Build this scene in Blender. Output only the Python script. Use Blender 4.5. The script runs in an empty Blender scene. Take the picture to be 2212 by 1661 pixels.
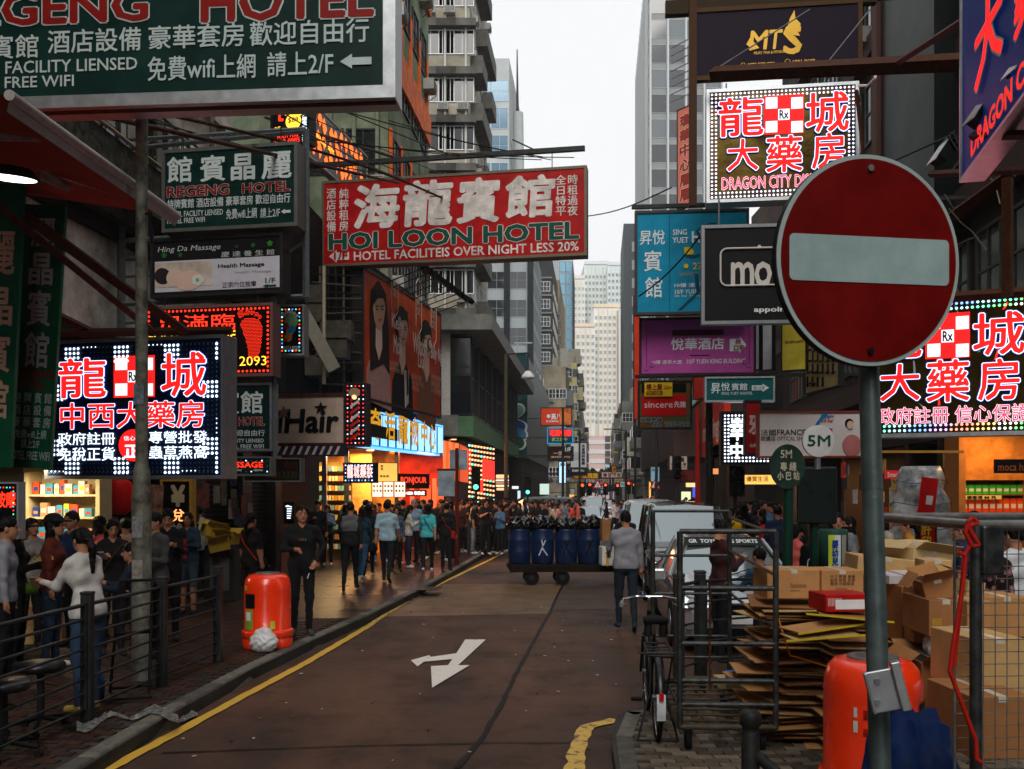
import bpy, bmesh, math, random
import numpy as np
from mathutils import Vector, Matrix
R = math.radians
PI = math.pi
rnd = random.Random(7)
SC = bpy.context.scene
COL = SC.collection
# ---------------------------------------------------------------- camera, sky, sun, exposure
CH, HOR, FP, CU = 2.1, 1065.0, 2000.0, 1106.0          # eye height, horizon row, focal, centre column (photo at 2212 px wide)
cam = bpy.data.cameras.new('camera'); camo = bpy.data.objects.new('camera', cam); COL.objects.link(camo)
camo.location = (0, 0, CH); camo.rotation_euler = (R(90), 0, 0)
cam.sensor_width = 36; cam.lens = 36 * FP / 2212; cam.shift_y = (HOR - 830.5) / 2212
cam.clip_start = .1; cam.clip_end = 6000
SC.camera = camo
W = bpy.data.worlds.new('World'); SC.world = W; W.use_nodes = True
nt = W.node_tree; bg = nt.nodes['Background']
sky = nt.nodes.new('ShaderNodeTexSky'); sky.sky_type = 'NISHITA'; sky.sun_disc = False
sky.sun_elevation = R(40); sky.sun_rotation = R(184); sky.air_density = 1.2; sky.dust_density = 3
hs = nt.nodes.new('ShaderNodeHueSaturation'); hs.inputs['Saturation'].default_value = .12
nt.links.new(sky.outputs[0], hs.inputs['Color'])
mx = nt.nodes.new('ShaderNodeMix'); mx.data_type = 'RGBA'; mx.inputs[0].default_value = .8
nt.links.new(hs.outputs[0], mx.inputs[6]); mx.inputs[7].default_value = (8.7, 8.85, 9., 1)
tc = nt.nodes.new('ShaderNodeTexCoord'); nz = nt.nodes.new('ShaderNodeTexNoise'); nz.inputs['Scale'].default_value = 2.2; nz.inputs['Detail'].default_value = 5
nt.links.new(tc.outputs['Generated'], nz.inputs['Vector'])
mr = nt.nodes.new('ShaderNodeMapRange'); mr.inputs[3].default_value = .9; mr.inputs[4].default_value = 1.06
nt.links.new(nz.outputs[0], mr.inputs[0])
vm = nt.nodes.new('ShaderNodeVectorMath'); vm.operation = 'SCALE'
nt.links.new(mx.outputs[2], vm.inputs[0]); nt.links.new(mr.outputs[0], vm.inputs['Scale'])
nt.links.new(vm.outputs[0], bg.inputs['Color']); bg.inputs['Strength'].default_value = .1
sun = bpy.data.lights.new('sun', 'SUN'); sun.energy = 1.5; sun.angle = R(35); sun.color = (1, .96, .9)
suno = bpy.data.objects.new('sun', sun); COL.objects.link(suno); suno.rotation_euler = (R(50), 0, R(-4))
SC.view_settings.view_transform = 'Standard'; SC.view_settings.look = 'None'
SC.view_settings.exposure = .42; SC.view_settings.gamma = 1; SC.view_settings.use_curve_mapping = False
SC.cycles.max_bounces = 6; SC.cycles.diffuse_bounces = 3; SC.cycles.glossy_bounces = 3; SC.cycles.transmission_bounces = 4
SC.cycles.sample_clamp_indirect = 4; SC.cycles.volume_bounces = 0
try: SC.cycles.use_light_tree = True
except Exception: pass
# ---------------------------------------------------------------- materials
_m = {}
def tone(x): return x * (.4 + .6 * min(1., x / .42))
def M(col, rough=.6, metal=0., emit=0., var=.12, scale=6., bump=0., bscale=40., col2=None, nosample=False, coat=0., spec=.12):
    key = (tuple(col), rough, metal, emit, var, scale, bump, bscale, tuple(col2) if col2 else None, nosample, coat, spec)
    if key in _m: return _m[key]
    if not emit: col = tuple(tone(x) for x in col); col2 = tuple(tone(x) for x in col2) if col2 else None
    m = bpy.data.materials.new('mat'); m.use_nodes = True; n = m.node_tree; b = n.nodes['Principled BSDF']
    c = (*col, 1)
    b.inputs['Base Color'].default_value = c; b.inputs['Roughness'].default_value = rough
    b.inputs['Metallic'].default_value = metal; b.inputs['Coat Weight'].default_value = coat
    b.inputs['Specular IOR Level'].default_value = spec
    if (var > 0 or col2) and not emit:
        t = n.nodes.new('ShaderNodeTexCoord'); z = n.nodes.new('ShaderNodeTexNoise')
        z.inputs['Scale'].default_value = scale; z.inputs['Detail'].default_value = 4; z.inputs['Roughness'].default_value = .65
        n.links.new(t.outputs['Object'], z.inputs['Vector'])
        r = n.nodes.new('ShaderNodeValToRGB'); e = r.color_ramp.elements
        e[0].position = .32; e[1].position = .68
        e[0].color = (*[x * (1 - var) for x in col], 1)
        e[1].color = (*(col2 if col2 else [min(1, x * (1 + var)) for x in col]), 1)
        n.links.new(z.outputs[0], r.inputs[0]); n.links.new(r.outputs[0], b.inputs['Base Color'])
        rr = n.nodes.new('ShaderNodeMapRange'); rr.inputs[3].default_value = max(.03, rough - .1); rr.inputs[4].default_value = min(1, rough + .1)
        n.links.new(z.outputs[0], rr.inputs[0]); n.links.new(rr.outputs[0], b.inputs['Roughness'])
        if bump:
            z2 = n.nodes.new('ShaderNodeTexNoise'); z2.inputs['Scale'].default_value = bscale; z2.inputs['Detail'].default_value = 3
            n.links.new(t.outputs['Object'], z2.inputs['Vector'])
            bp = n.nodes.new('ShaderNodeBump'); bp.inputs['Strength'].default_value = bump; bp.inputs['Distance'].default_value = .01
            n.links.new(z2.outputs[0], bp.inputs['Height']); n.links.new(bp.outputs[0], b.inputs['Normal'])
    if emit:
        b.inputs['Emission Color'].default_value = c; b.inputs['Emission Strength'].default_value = emit
        b.inputs['Base Color'].default_value = (*[x * .5 for x in col], 1)
        if nosample: m.cycles.emission_sampling = 'NONE'
    _m[key] = m
    return m
def E(col, s=1.0, ns=True): return M(col, .5, 0, s, nosample=ns)
def H(h):                                                # '#rrggbb' as seen -> linear
    v = [int(h[i:i + 2], 16) / 255 for i in (1, 3, 5)]
    return tuple(x / 12.92 if x < .04045 else ((x + .055) / 1.055) ** 2.4 for x in v)
def glass(col=(.02, .025, .03), rough=.06):
    return M(col, rough, 0, 0, .0, spec=.55)
STEEL = M((.26, .28, .29), .45, .7, var=.25, scale=9); DSTEEL = M((.06, .062, .062), .5, .5, var=.3, scale=12, bump=.2)
BLACK = M((.012, .012, .013), .5, var=.2); WHITE = M((.75, .75, .74), .5, var=.06); RUST = M((.11, .045, .02), .7, .3, var=.4, scale=14)
ALU = M((.42, .44, .46), .35, .8, var=.15, scale=8); GLASS = glass(); CARG = M((.34, .37, .38), .04, .75, var=0, spec=1.)
RUBBER = M((.015, .015, .016), .75, var=.2); CHROME = M((.6, .6, .6), .15, 1., var=.05)
# ---------------------------------------------------------------- object helpers
def tag(o, label=None, cat=None, group=None, kind=None):
    if label: o['label'] = label
    if cat: o['category'] = cat
    if group: o['group'] = group
    if kind: o['kind'] = kind
    return o
def link(name, me, parent=None):
    o = bpy.data.objects.new(name, me); COL.objects.link(o)
    if parent: o.parent = parent
    return o
def empty(name, loc, rz=0, label=None, cat=None, group=None, rx=0, ry=0):
    o = bpy.data.objects.new(name, None); COL.objects.link(o); o.empty_display_size = .1
    o.location = loc; o.rotation_euler = (rx, ry, rz)
    return tag(o, label, cat, group)
def dup(o, loc=None, rz=None, label=None, parent=None, group=None):
    c = o.copy(); COL.objects.link(c); c.parent = parent
    for ch in [x for x in bpy.data.objects if x.parent == o]: dup(ch, parent=c)
    if loc is not None: c.location = loc
    if rz is not None: c.rotation_euler = (0, 0, rz)
    if label: c['label'] = label
    if group: c['group'] = group
    return c
class MB:
    """collects simple shapes and links them as ONE mesh object"""
    def __init__(s): s.v = []; s.f = []; s.m = []; s.mats = []; s.sm = []
    def mi(s, mat):
        if mat not in s.mats: s.mats.append(mat)
        return s.mats.index(mat)
    def add(s, vs, fs, mat, smooth=False):
        k = len(s.v); i = s.mi(mat); s.v += [tuple(v) for v in vs]
        for f in fs: s.f.append([k + a for a in f]); s.m.append(i); s.sm.append(smooth)
    def box(s, c, d, mat, rz=0, rx=0, ry=0):
        x, y, z = d[0] / 2, d[1] / 2, d[2] / 2
        vs = [Vector((a, b, e)) for a in (-x, x) for b in (-y, y) for e in (-z, z)]
        if rz or rx or ry:
            Q = Matrix.Rotation(rz, 3, 'Z') @ Matrix.Rotation(ry, 3, 'Y') @ Matrix.Rotation(rx, 3, 'X'); vs = [Q @ v for v in vs]
        vs = [v + Vector(c) for v in vs]
        s.add(vs, [(0, 1, 3, 2), (4, 6, 7, 5), (0, 4, 5, 1), (2, 3, 7, 6), (0, 2, 6, 4), (1, 5, 7, 3)], mat); return s
    def bx(s, x0, x1, y0, y1, z0, z1, mat): return s.box(((x0 + x1) / 2, (y0 + y1) / 2, (z0 + z1) / 2), (abs(x1 - x0), abs(y1 - y0), abs(z1 - z0)), mat)
    def quad(s, p, mat): s.add(p, [tuple(range(len(p)))], mat); return s
    def cyl(s, a, b, r, mat, n=10, r2=None, cap=True, smooth=True):
        a, b = Vector(a), Vector(b); r2 = r if r2 is None else r2; d = (b - a)
        if d.length < 1e-6: return s
        q = d.to_track_quat('Z', 'Y').to_matrix(); vs = []
        for p, rr in ((a, r), (b, r2)):
            for i in range(n):
                t = 2 * PI * i / n; vs.append(p + q @ Vector((rr * math.cos(t), rr * math.sin(t), 0)))
        s.add(vs, [(i, (i + 1) % n, n + (i + 1) % n, n + i) for i in range(n)], mat, smooth)
        if cap: s.add([v.copy() for v in vs], [tuple(range(n))[::-1], tuple(range(n, 2 * n))], mat)
        return s
    def tube(s, pts, r, mat, n=7):
        for i in range(len(pts) - 1): s.cyl(pts[i], pts[i + 1], r, mat, n)
        return s
    def lathe(s, prof, mat, n=24, c=(0, 0, 0), M4=None):
        vs = []
        for r, z in prof:
            for i in range(n):
                t = 2 * PI * i / n; v = Vector((r * math.cos(t), r * math.sin(t), z))
                vs.append((M4 @ v if M4 else v) + Vector(c))
        fs = [(j * n + i, j * n + (i + 1) % n, (j + 1) * n + (i + 1) % n, (j + 1) * n + i) for j in range(len(prof) - 1) for i in range(n)]
        s.add(vs, fs, mat, True); return s
    def ext(s, poly, y0, y1, mat):                       # polygon in x,z extruded in y
        n = len(poly); vs = [(x, y0, z) for x, z in poly] + [(x, y1, z) for x, z in poly]
        s.add(vs, [tuple(range(n)), tuple(range(n, 2 * n))[::-1]] + [(i, n + i, n + (i + 1) % n, (i + 1) % n) for i in range(n)], mat); return s
    def exz(s, poly, z0, z1, mat):                       # polygon in x,y extruded in z
        n = len(poly); vs = [(x, y, z0) for x, y in poly] + [(x, y, z1) for x, y in poly]
        s.add(vs, [tuple(range(n))[::-1], tuple(range(n, 2 * n))] + [(i, (i + 1) % n, n + (i + 1) % n, n + i) for i in range(n)], mat); return s
    def mesh(s):
        me = bpy.data.meshes.new('m'); me.from_pydata(s.v, [], s.f)
        for m in s.mats: me.materials.append(m)
        me.polygons.foreach_set('material_index', s.m); me.polygons.foreach_set('use_smooth', s.sm); me.update(); return me
    def build(s, name, parent=None, label=None, cat=None, group=None, kind=None, loc=None, rz=None):
        me = s.mesh(); me.name = name; o = link(name, me, parent)
        if loc is not None: o.location = loc
        if rz is not None: o.rotation_euler = (0, 0, rz)
        return tag(o, label, cat, group, kind)
def bevel(o, w=.01, n=2):
    b = o.modifiers.new('b', 'BEVEL'); b.width = w; b.segments = n; b.limit_method = 'ANGLE'; return o
# street runs a little to the right of the view axis
TS = (1290 - CU) / FP
def X(u, Y): return (u - CU) / FP * Y
def Z(v, Y): return CH - (v - HOR) / FP * Y
def P(u, v, Y): return Vector((X(u, Y), Y, Z(v, Y)))
SA = math.atan(-TS)                                      # heading of the street as rotation about z
# ---------------------------------------------------------------- text
_tc = {}
def tmesh(body, off=0., line=1., res=2, align='LEFT', sp=1.):
    key = (body, off, line, res, align, sp)
    if key in _tc: return _tc[key]
    c = bpy.data.curves.new('t', 'FONT'); c.body = body; c.resolution_u = res; c.offset = off; c.space_line = line
    c.align_x = align; c.space_character = sp
    o = bpy.data.objects.new('t', c); me = o.to_mesh()
    n = len(me.vertices); v = np.empty(n * 3); me.vertices.foreach_get('co', v); v = v.reshape(-1, 3)[:, :2].copy()
    f = [tuple(p.vertices) for p in me.polygons]
    o.to_mesh_clear(); bpy.data.objects.remove(o); bpy.data.curves.remove(c)
    _tc[key] = (v, f); return v, f
def led_outline(mb, box, step, rows, mats, y, rad, lit=None):
    """dots round the rim of a box (x0,z0,x1,z1)"""
    x0, z0, x1, z1 = box; k = 0
    for r in range(rows):
        a0, b0, a1, b1 = x0 + r * step, z0 + r * step, x1 - r * step, z1 - r * step
        nx = max(2, round((a1 - a0) / step)); nzz = max(2, round((b1 - b0) / step))
        pts = [(a0 + (a1 - a0) * i / nx, b0) for i in range(nx)] + [(a1, b0 + (b1 - b0) * i / nzz) for i in range(nzz)] + \
              [(a1 - (a1 - a0) * i / nx, b1) for i in range(nx)] + [(a0, b1 - (b1 - b0) * i / nzz) for i in range(nzz)]
        for i, (x, z) in enumerate(pts):
            m = mats[lit(i, r) if lit else i % len(mats)]
            vs = [(x + rad * math.cos(t * PI / 3), y, z + rad * math.sin(t * PI / 3)) for t in range(6)]
            mb.add(vs, [tuple(range(6))], m)
class Sign:
    """a flat board hung in space: local x along the face, -y towards the viewer, z up"""
    def __init__(s, name, label, uL, vT, vB, uR, YL, YR=None, face=WHITE, frame=ALU, th=.22, fw=.05, cat='sign', group=None, roll=0, back=True):
        xl = X(uL, YL)
        if YR is None:
            t = (uR - CU) / FP; YR = (YL + TS * xl) / (1 + TS * t)
        s.A = Vector((xl, YL)); B = Vector((X(uR, YR), YR)); s.w = (B - s.A).length; s.ang = math.atan2(B.y - s.A.y, B.x - s.A.x)
        s.d = (B - s.A) / s.w; s.z0 = Z(vB, YL); s.h = Z(vT, YL) - s.z0; s.n = 0
        s.root = empty(name, (s.A.x, s.A.y, s.z0), s.ang, label, cat, group, ry=roll)
        s.root.rotation_mode = 'XYZ'
        m = MB(); m.bx(0, s.w, .004, th, 0, s.h, face); m.build('face_panel', s.root)
        if frame:
            for q in ((-fw, s.w + fw, -.02, th + .01, s.h, s.h + fw), (-fw, s.w + fw, -.02, th + .01, -fw, 0), (-fw, 0, -.018, th + .008, 0, s.h), (s.w, s.w + fw, -.018, th + .008, 0, s.h)):
                MB().bx(*q, frame).build('frame', s.root)
    def loc(s, u, v):
        # intersect the pixel ray with the board's plane
        rx, ry, rz = (u - CU) / FP, 1., (HOR - v) / FP
        nx, ny = -s.d.y, s.d.x
        t = (s.A.x * nx + s.A.y * ny) / (rx * nx + ry * ny)
        p = Vector((rx * t, ry * t)); return (p - s.A).dot(s.d), CH + rz * t - s.z0
    def rect(s, u0, v0, u1, v1):
        x0, zt = s.loc(u0, v0); _, zb = s.loc(u0, v1); x1, _ = s.loc(u1, v0); return x0, zb, x1, zt
    def T(s, body, u0, v0, u1, v1, mat, bold=0., outl=(), lift=.004, line=1., align='LEFT', shear=0., ext=0, sp=1., name='lettering', clip=None):
        x0, zb, x1, zt = s.rect(u0, v0, u1, v1); s.n += 1
        base, f = tmesh(body, 0, line, 2, align, sp); mn, mxx = base.min(0), base.max(0)
        sx = (x1 - x0) / (mxx[0] - mn[0]); sz = (zt - zb) / (mxx[1] - mn[1])
        lay = [(o_, m_) for o_, m_ in outl] + [(bold, mat)]
        for i, (of, mt) in enumerate(lay):
            cjk = any(ord(ch) > 1000 for ch in body) or of > 0; mb = MB()
            v, f = tmesh(body, 0 if cjk else of, line, 2, align, sp); nc = 0 if (not cjk or of <= 0) else (8 if of > .03 else 4)
            for k in range(max(1, nc)):
                y = -lift - .004 * i - ext - .0004 * s.n - .00025 * k
                q = np.empty((len(v), 3)); q[:, 0] = x0 + (v[:, 0] - mn[0] + (of * 1. * math.cos(k * 2 * PI / nc + .4) if nc else 0)) * sx
                q[:, 2] = zb + (v[:, 1] - mn[1] + (of * 1. * math.sin(k * 2 * PI / nc + .4) if nc else 0)) * sz; q[:, 1] = y
                if shear: q[:, 0] += shear * (q[:, 2] - zb)
                mb.add(q.tolist(), f, mt)
            o = mb.build(name, s.root)
            if name == 'lettering' and len(body) > 1: o['kind'] = 'stuff' 
    def R(s, u0, v0, u1, v1, mat, d=.006, name='print_panel', y=0):
        x0, zb, x1, zt = s.rect(u0, v0, u1, v1); s.n += 1
        return MB().bx(x0, x1, y - d - .0004 * s.n, y + .003, zb, zt, mat).build(name, s.root)
    def poly(s, pts, mat, d=.008, name='print_shape', y=0):
        q = [s.loc(*p) for p in pts]; s.n += 1
        return MB().ext(q, y - d - .0004 * s.n, y - .001, mat).build(name, s.root)
    def arrow(s, u0, v0, u1, v1, mat, left=True, head=.38, shaft=.5):
        x0, zb, x1, zt = s.rect(u0, v0, u1, v1); w, h = x1 - x0, zt - zb; c = (zb + zt) / 2; hs = h * shaft / 2; s.n += 1
        p = [(0, c), (head * w, zt), (head * w, c + hs), (w, c + hs), (w, c - hs), (head * w, c - hs), (head * w, zb)]
        p = [((x0 + x) if left else (x1 - x), z) for x, z in p]
        if not left: p = p[::-1]
        return MB().ext(p, -.008 - .0004 * s.n, -.002, mat).build('arrow', s.root)
    def disc(s, u, v, r, mat, d=.01, sx=1., name='print_shape', rot=0):
        x, z = s.loc(u, v); x2, _ = s.loc(u + r, v); rr = x2 - x; s.n += 1
        c, sn = math.cos(rot), math.sin(rot); pts = []
        for k in range(24):
            a, b = rr * sx * math.cos(k * PI / 12), rr * math.sin(k * PI / 12); pts.append((x + a * c - b * sn, z + a * sn + b * c))
        return MB().ext(pts, -d - .0004 * s.n, -.001, mat).build(name, s.root)
    def leds(s, step, rows, mats, rad, lit=None, inset=.04, name='led_dots'):
        mb = MB(); led_outline(mb, (inset, inset, s.w - inset, s.h - inset), step, rows, mats, -.012, rad, lit)
        return mb.build(name, s.root, kind='stuff')
    def hang(s, n=2, L=.5, mat=DSTEEL):
        for i in range(n):
            x = s.w * (.12 + .76 * i / max(1, n - 1)); MB().cyl((x, .1, s.h), (x, .1, s.h + L), .012, mat, 6).build('hanger', s.root)
    def side(s, x0=-2.5, zf=(1.0,), mat=RUST, r=.035, right=False, brace=True):
        """steel bracket arms that carry the board from the wall"""
        for f in zf:
            z = s.h * f + (.12 if f > .5 else -.12)
            a = (s.w + .1, .1, z) if not right else (-.1, .1, z); b = (x0, .1, z)
            m = MB(); m.box(((a[0] + b[0]) / 2, .1, z), (abs(a[0] - b[0]), r * 2, r * 2), mat)
            m.build('bracket', s.root)
            if brace: MB().cyl(((a[0] + b[0]) / 2, .1, z), (b[0], .1, z + 1.3), r * .6, mat, 6).build('bracket', s.root)
LED_R = E((1, .03, .01), 1.6); LED_W = E((.75, .88, 1), 1.6); LED_B = E((.06, .25, 1), 1.3); LED_OFF = M((.25, .28, .3), .5, var=0)
NEON_R = E((1, .012, .012), 1.05, False); NEON_W = E((.85, .92, 1), 1.3, False); LED_Y = E((1, .55, .04), 1.5)
HALO = E((.03, .16, .75), .4)  # blue glow round the neon letters, painted as a wider emissive layer
# ---------------------------------------------------------------- smooth figures from distance fields
def snets(f, lo, hi, h):
    lo = np.array(lo, float); n = np.ceil((np.array(hi) - lo) / h).astype(int) + 1
    g = [lo[i] + h * np.arange(n[i]) for i in range(3)]
    Xg = np.stack(np.meshgrid(*g, indexing='ij'), -1).reshape(-1, 3)
    V = f(Xg).reshape(n); S = V < 0
    c = S[:-1, :-1, :-1]; a = c.copy(); o = c.copy()
    for i in (0, 1):
        for j in (0, 1):
            for k in (0, 1):
                q = S[i:n[0] - 1 + i, j:n[1] - 1 + j, k:n[2] - 1 + k]; a = a & q; o = o | q
    act = o & ~a; I = np.argwhere(act); idm = -np.ones(act.shape, int); idm[act] = np.arange(len(I))
    cs = [(i, j, k) for i in (0, 1) for j in (0, 1) for k in (0, 1)]
    acc = np.zeros((len(I), 3)); cnt = np.zeros(len(I))
    for p in cs:
        for ax in range(3):
            if p[ax]: continue
            q = list(p); q[ax] = 1
            va = V[I[:, 0] + p[0], I[:, 1] + p[1], I[:, 2] + p[2]]; vb = V[I[:, 0] + q[0], I[:, 1] + q[1], I[:, 2] + q[2]]
            x = (va < 0) != (vb < 0); t = np.where(x, va / np.where(x, va - vb, 1), 0)
            pt = np.array(p, float)[None] + np.zeros((len(I), 3)); pt[:, ax] += t
            acc += pt * x[:, None]; cnt += x
    vs = lo + h * (I + acc / cnt[:, None]); F = []
    for ax in range(3):
        b, c2 = [(1, 2), (2, 0), (0, 1)][ax]
        s0 = [slice(None)] * 3; s1 = [slice(None)] * 3; s0[ax] = slice(0, -1); s1[ax] = slice(1, None)
        A, B = S[tuple(s0)], S[tuple(s1)]; D = np.argwhere(A != B)
        D = D[(D[:, b] > 0) & (D[:, c2] > 0) & (D[:, b] < n[b] - 1) & (D[:, c2] < n[c2] - 1)]
        if not len(D): continue
        def cell(db, dc):
            q = D.copy(); q[:, b] -= db; q[:, c2] -= dc; return idm[q[:, 0], q[:, 1], q[:, 2]]
        Q = np.stack([cell(1, 1), cell(0, 1), cell(0, 0), cell(1, 0)], 1)
        fl = ~A[D[:, 0], D[:, 1], D[:, 2]]; Q[fl] = Q[fl][:, ::-1]; F.append(Q)
    return vs, np.concatenate(F)
def cap_d(p, a, b, ra, rb, ys=1.):
    a = np.array(a, float); b = np.array(b, float); s = np.array([1, ys, 1.]); q = (p - a) * s; d = (b - a) * s; L = d @ d + 1e-12
    t = np.clip(q @ d / L, 0, 1); return np.sqrt(((q - t[:, None] * d) ** 2).sum(1)) - (ra + (rb - ra) * t)
def ell_d(p, c, r):
    r = np.array(r, float); q = (p - np.array(c, float)) / r; k = np.sqrt((q ** 2).sum(1)) + 1e-9
    return (k - 1) * r.min() * .5 + (k - 1) * k / (np.sqrt(((q / r) ** 2).sum(1)) + 1e-9) * .5
def smin(a, b, k):
    h = np.maximum(k - np.abs(a - b), 0) / k; return np.minimum(a, b) - h * h * k * .25
def nmesh(name, vs, F, zones, mats, smooth=True):
    me = bpy.data.meshes.new(name); me.from_pydata(vs.tolist(), [], F.tolist())
    for m in mats: me.materials.append(m)
    me.polygons.foreach_set('material_index', zones); me.polygons.foreach_set('use_smooth', [smooth] * len(F)); me.update(); return me
def folds(p, s=22, ph=0):
    return np.sin(p[:, 0] * s + 3 * np.sin(p[:, 2] * s * .55 + ph)) * np.cos(p[:, 2] * s * .8 + 2 * np.sin(p[:, 1] * s + ph))
# ---------------------------------------------------------------- people
SKIN = M((.42, .25, .17), .55, var=.08); HAIRM = M((.012, .009, .008), .55, var=.3, scale=30, bump=.3, bscale=60); EYE = M((.02, .015, .012), .3, var=0); LIP = M((.3, .09, .07), .5, var=0)
def head_sdf(female):
    def f(p, ids=False):
        D = []
        D.append((0, ell_d(p, (0, -.008, .025), (.074, .093, .09)), .02)); D.append((0, ell_d(p, (0, .022, -.04), (.056 if female else .062, .066, .07)), .03))
        D.append((0, cap_d(p, (0, .086, .0), (0, .108, -.028), .008, .013), .012)); D.append((0, ell_d(p, (0, .055, -.092), (.026, .026, .018)), .02))
        for s in (-1, 1):
            D.append((0, ell_d(p, (s * .076, -.005, -.008), (.01, .02, .03)), .006)); D.append((7, ell_d(p, (s * .03, .083, .008), (.012, .0075, .0042)), .002))
            D.append((7, ell_d(p, (s * .031, .083, .03), (.018, .0068, .0032)), .002))
        D.append((8, ell_d(p, (0, .084, -.058), (.021, .011, .008)), .004)); D.append((0, cap_d(p, (0, -.02, -.05), (0, -.03, -.16), .05, .052), .03))
        if ids: return D
        d = D[0][1]
        for z, q, k in D[1:]: d = smin(d, q, k)
        return d
    return f
_heads = {}
def head(female):
    if female not in _heads:
        f = head_sdf(female); v, F = snets(f, (-.1, -.12, -.15), (.1, .13, .135), .0085)
        c = v[F].mean(1); D = f(c, True); z = np.array([D[i][0] for i in np.argmin([q if zz == 0 else q + .0004 for zz, q, k in D], 0)])
        _heads[female] = (v, F, z)
    return _heads[female]
_hair = {}
def hairmesh(kind):
    if kind in _hair: return _hair[kind]
    def f(p):
        nse = .006 * folds(p, 60) + .003 * np.sin(p[:, 0] * 190)
        sh = ell_d(p, (0, -.012, .03), (.083, .101, .098)) + nse
        face = ell_d(p, (0, .11, -.028), (.074, .074, .092)); cut = lambda z, s=1.: (z - p[:, 2]) - s * np.maximum(-p[:, 1], 0) * .8
        if kind == 'short': d = np.maximum(np.maximum(sh, -face), cut(.0) - 0); ear = ell_d(p, (0, .05, -.03), (.12, .05, .05)); d = np.maximum(d, -ear); return d
        if kind == 'cap': d = np.maximum(sh - .008, .035 - p[:, 2]); return np.minimum(d, np.maximum(ell_d(p, (0, .11, .045), (.075, .08, .012)), 0 - p[:, 1]))
        if kind == 'buzz': d = np.maximum(ell_d(p, (0, -.012, .028), (.081, .1, .096)), cut(.01)); return np.maximum(d, -ell_d(p, (0, .11, -.02), (.09, .07, .09)))
        L = {'long': -.34, 'bob': -.14, 'pony': -.04, 'bun': -.04, 'under': -.3}[kind]
        d = np.maximum(sh, L - p[:, 2])
        if kind in ('long', 'bob', 'under'):
            t = ell_d(p * np.array([1, 1.25, 1]), (0, -.045, L / 2 + .03), (.105, .075, abs(L) / 2 + .06)) + nse * 1.5; d = smin(d, t, .03)
            if kind == 'under': d = np.maximum(d, p[:, 2] - .06)
        if kind == 'pony': d = smin(d, cap_d(p, (0, -.1, .03), (0, -.15, -.07), .03, .035) + nse, .02); d = smin(d, cap_d(p, (0, -.15, -.07), (.01, -.15, -.3), .035, .018) + nse, .02)
        if kind == 'bun': d = smin(d, ell_d(p, (0, -.12, .06), (.045, .04, .045)) + nse, .015)
        return np.maximum(d, -face)
    v, F = snets(f, (-.14, -.22, -.42 if kind in ('long', 'pony', 'under') else -.2), (.14, .2, .16), .011)
    _hair[kind] = nmesh('hair', v, F, np.zeros(len(F), int), [HAIRM]); return _hair[kind]
D3 = lambda *a: np.array(a, float) / np.linalg.norm(a)
POSES = {
 'stand': dict(la=((-.16, 0, -1), (-.04, .14, -1)), ra=((.16, 0, -1), (.04, .14, -1)), legs=(.03, -.03)),
 'walk': dict(la=((-.14, .32, -1), (-.02, .6, -1)), ra=((.14, -.38, -1), (.03, -.12, -1)), legs=(-.3, .3)),
 'walk2': dict(la=((-.14, -.35, -1), (-.04, -.1, -1)), ra=((.14, .3, -1), (.02, .6, -1)), legs=(.26, -.3)),
 'phone': dict(la=((-.18, .22, -1), (.5, .85, .42)), ra=((.18, .22, -1), (-.5, .85, .42)), legs=(.04, -.03), nod=.38),
 'phone1': dict(la=((-.15, .02, -1), (-.02, .2, -1)), ra=((.22, .25, -1), (-.35, .85, .42)), legs=(.1, -.06), nod=.3),
 'talk': dict(la=((-.22, .2, -1), (.35, .9, .05)), ra=((.2, .1, -1), (-.3, .9, .3)), legs=(.06, -.05)),
 'cig': dict(la=((-.5, -.1, -1), (.45, .35, -.75)), ra=((.3, .1, -1), (-.55, .85, -.02)), legs=(.05, -.05)),
 'lean': dict(la=((-.2, .55, -1), (.1, .8, .1)), ra=((.2, .5, -1), (-.1, .8, .15)), legs=(.02, .06), lean=.12),
 'cross': dict(la=((-.2, .2, -1), (.75, .6, .12)), ra=((.2, .2, -1), (-.75, .6, .2)), legs=(.06, 0)),
 'up': dict(la=((-.2, .2, -1), (.3, .9, .1)), ra=((.3, .5, -.6), (-.2, .6, .8)), legs=(.03, -.03)),
 'pull': dict(la=((-.25, .5, -1), (.1, .8, -.3)), ra=((.16, .0, -1), (.04, .14, -1)), legs=(.12, -.16)),
}
_body = {}
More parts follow.
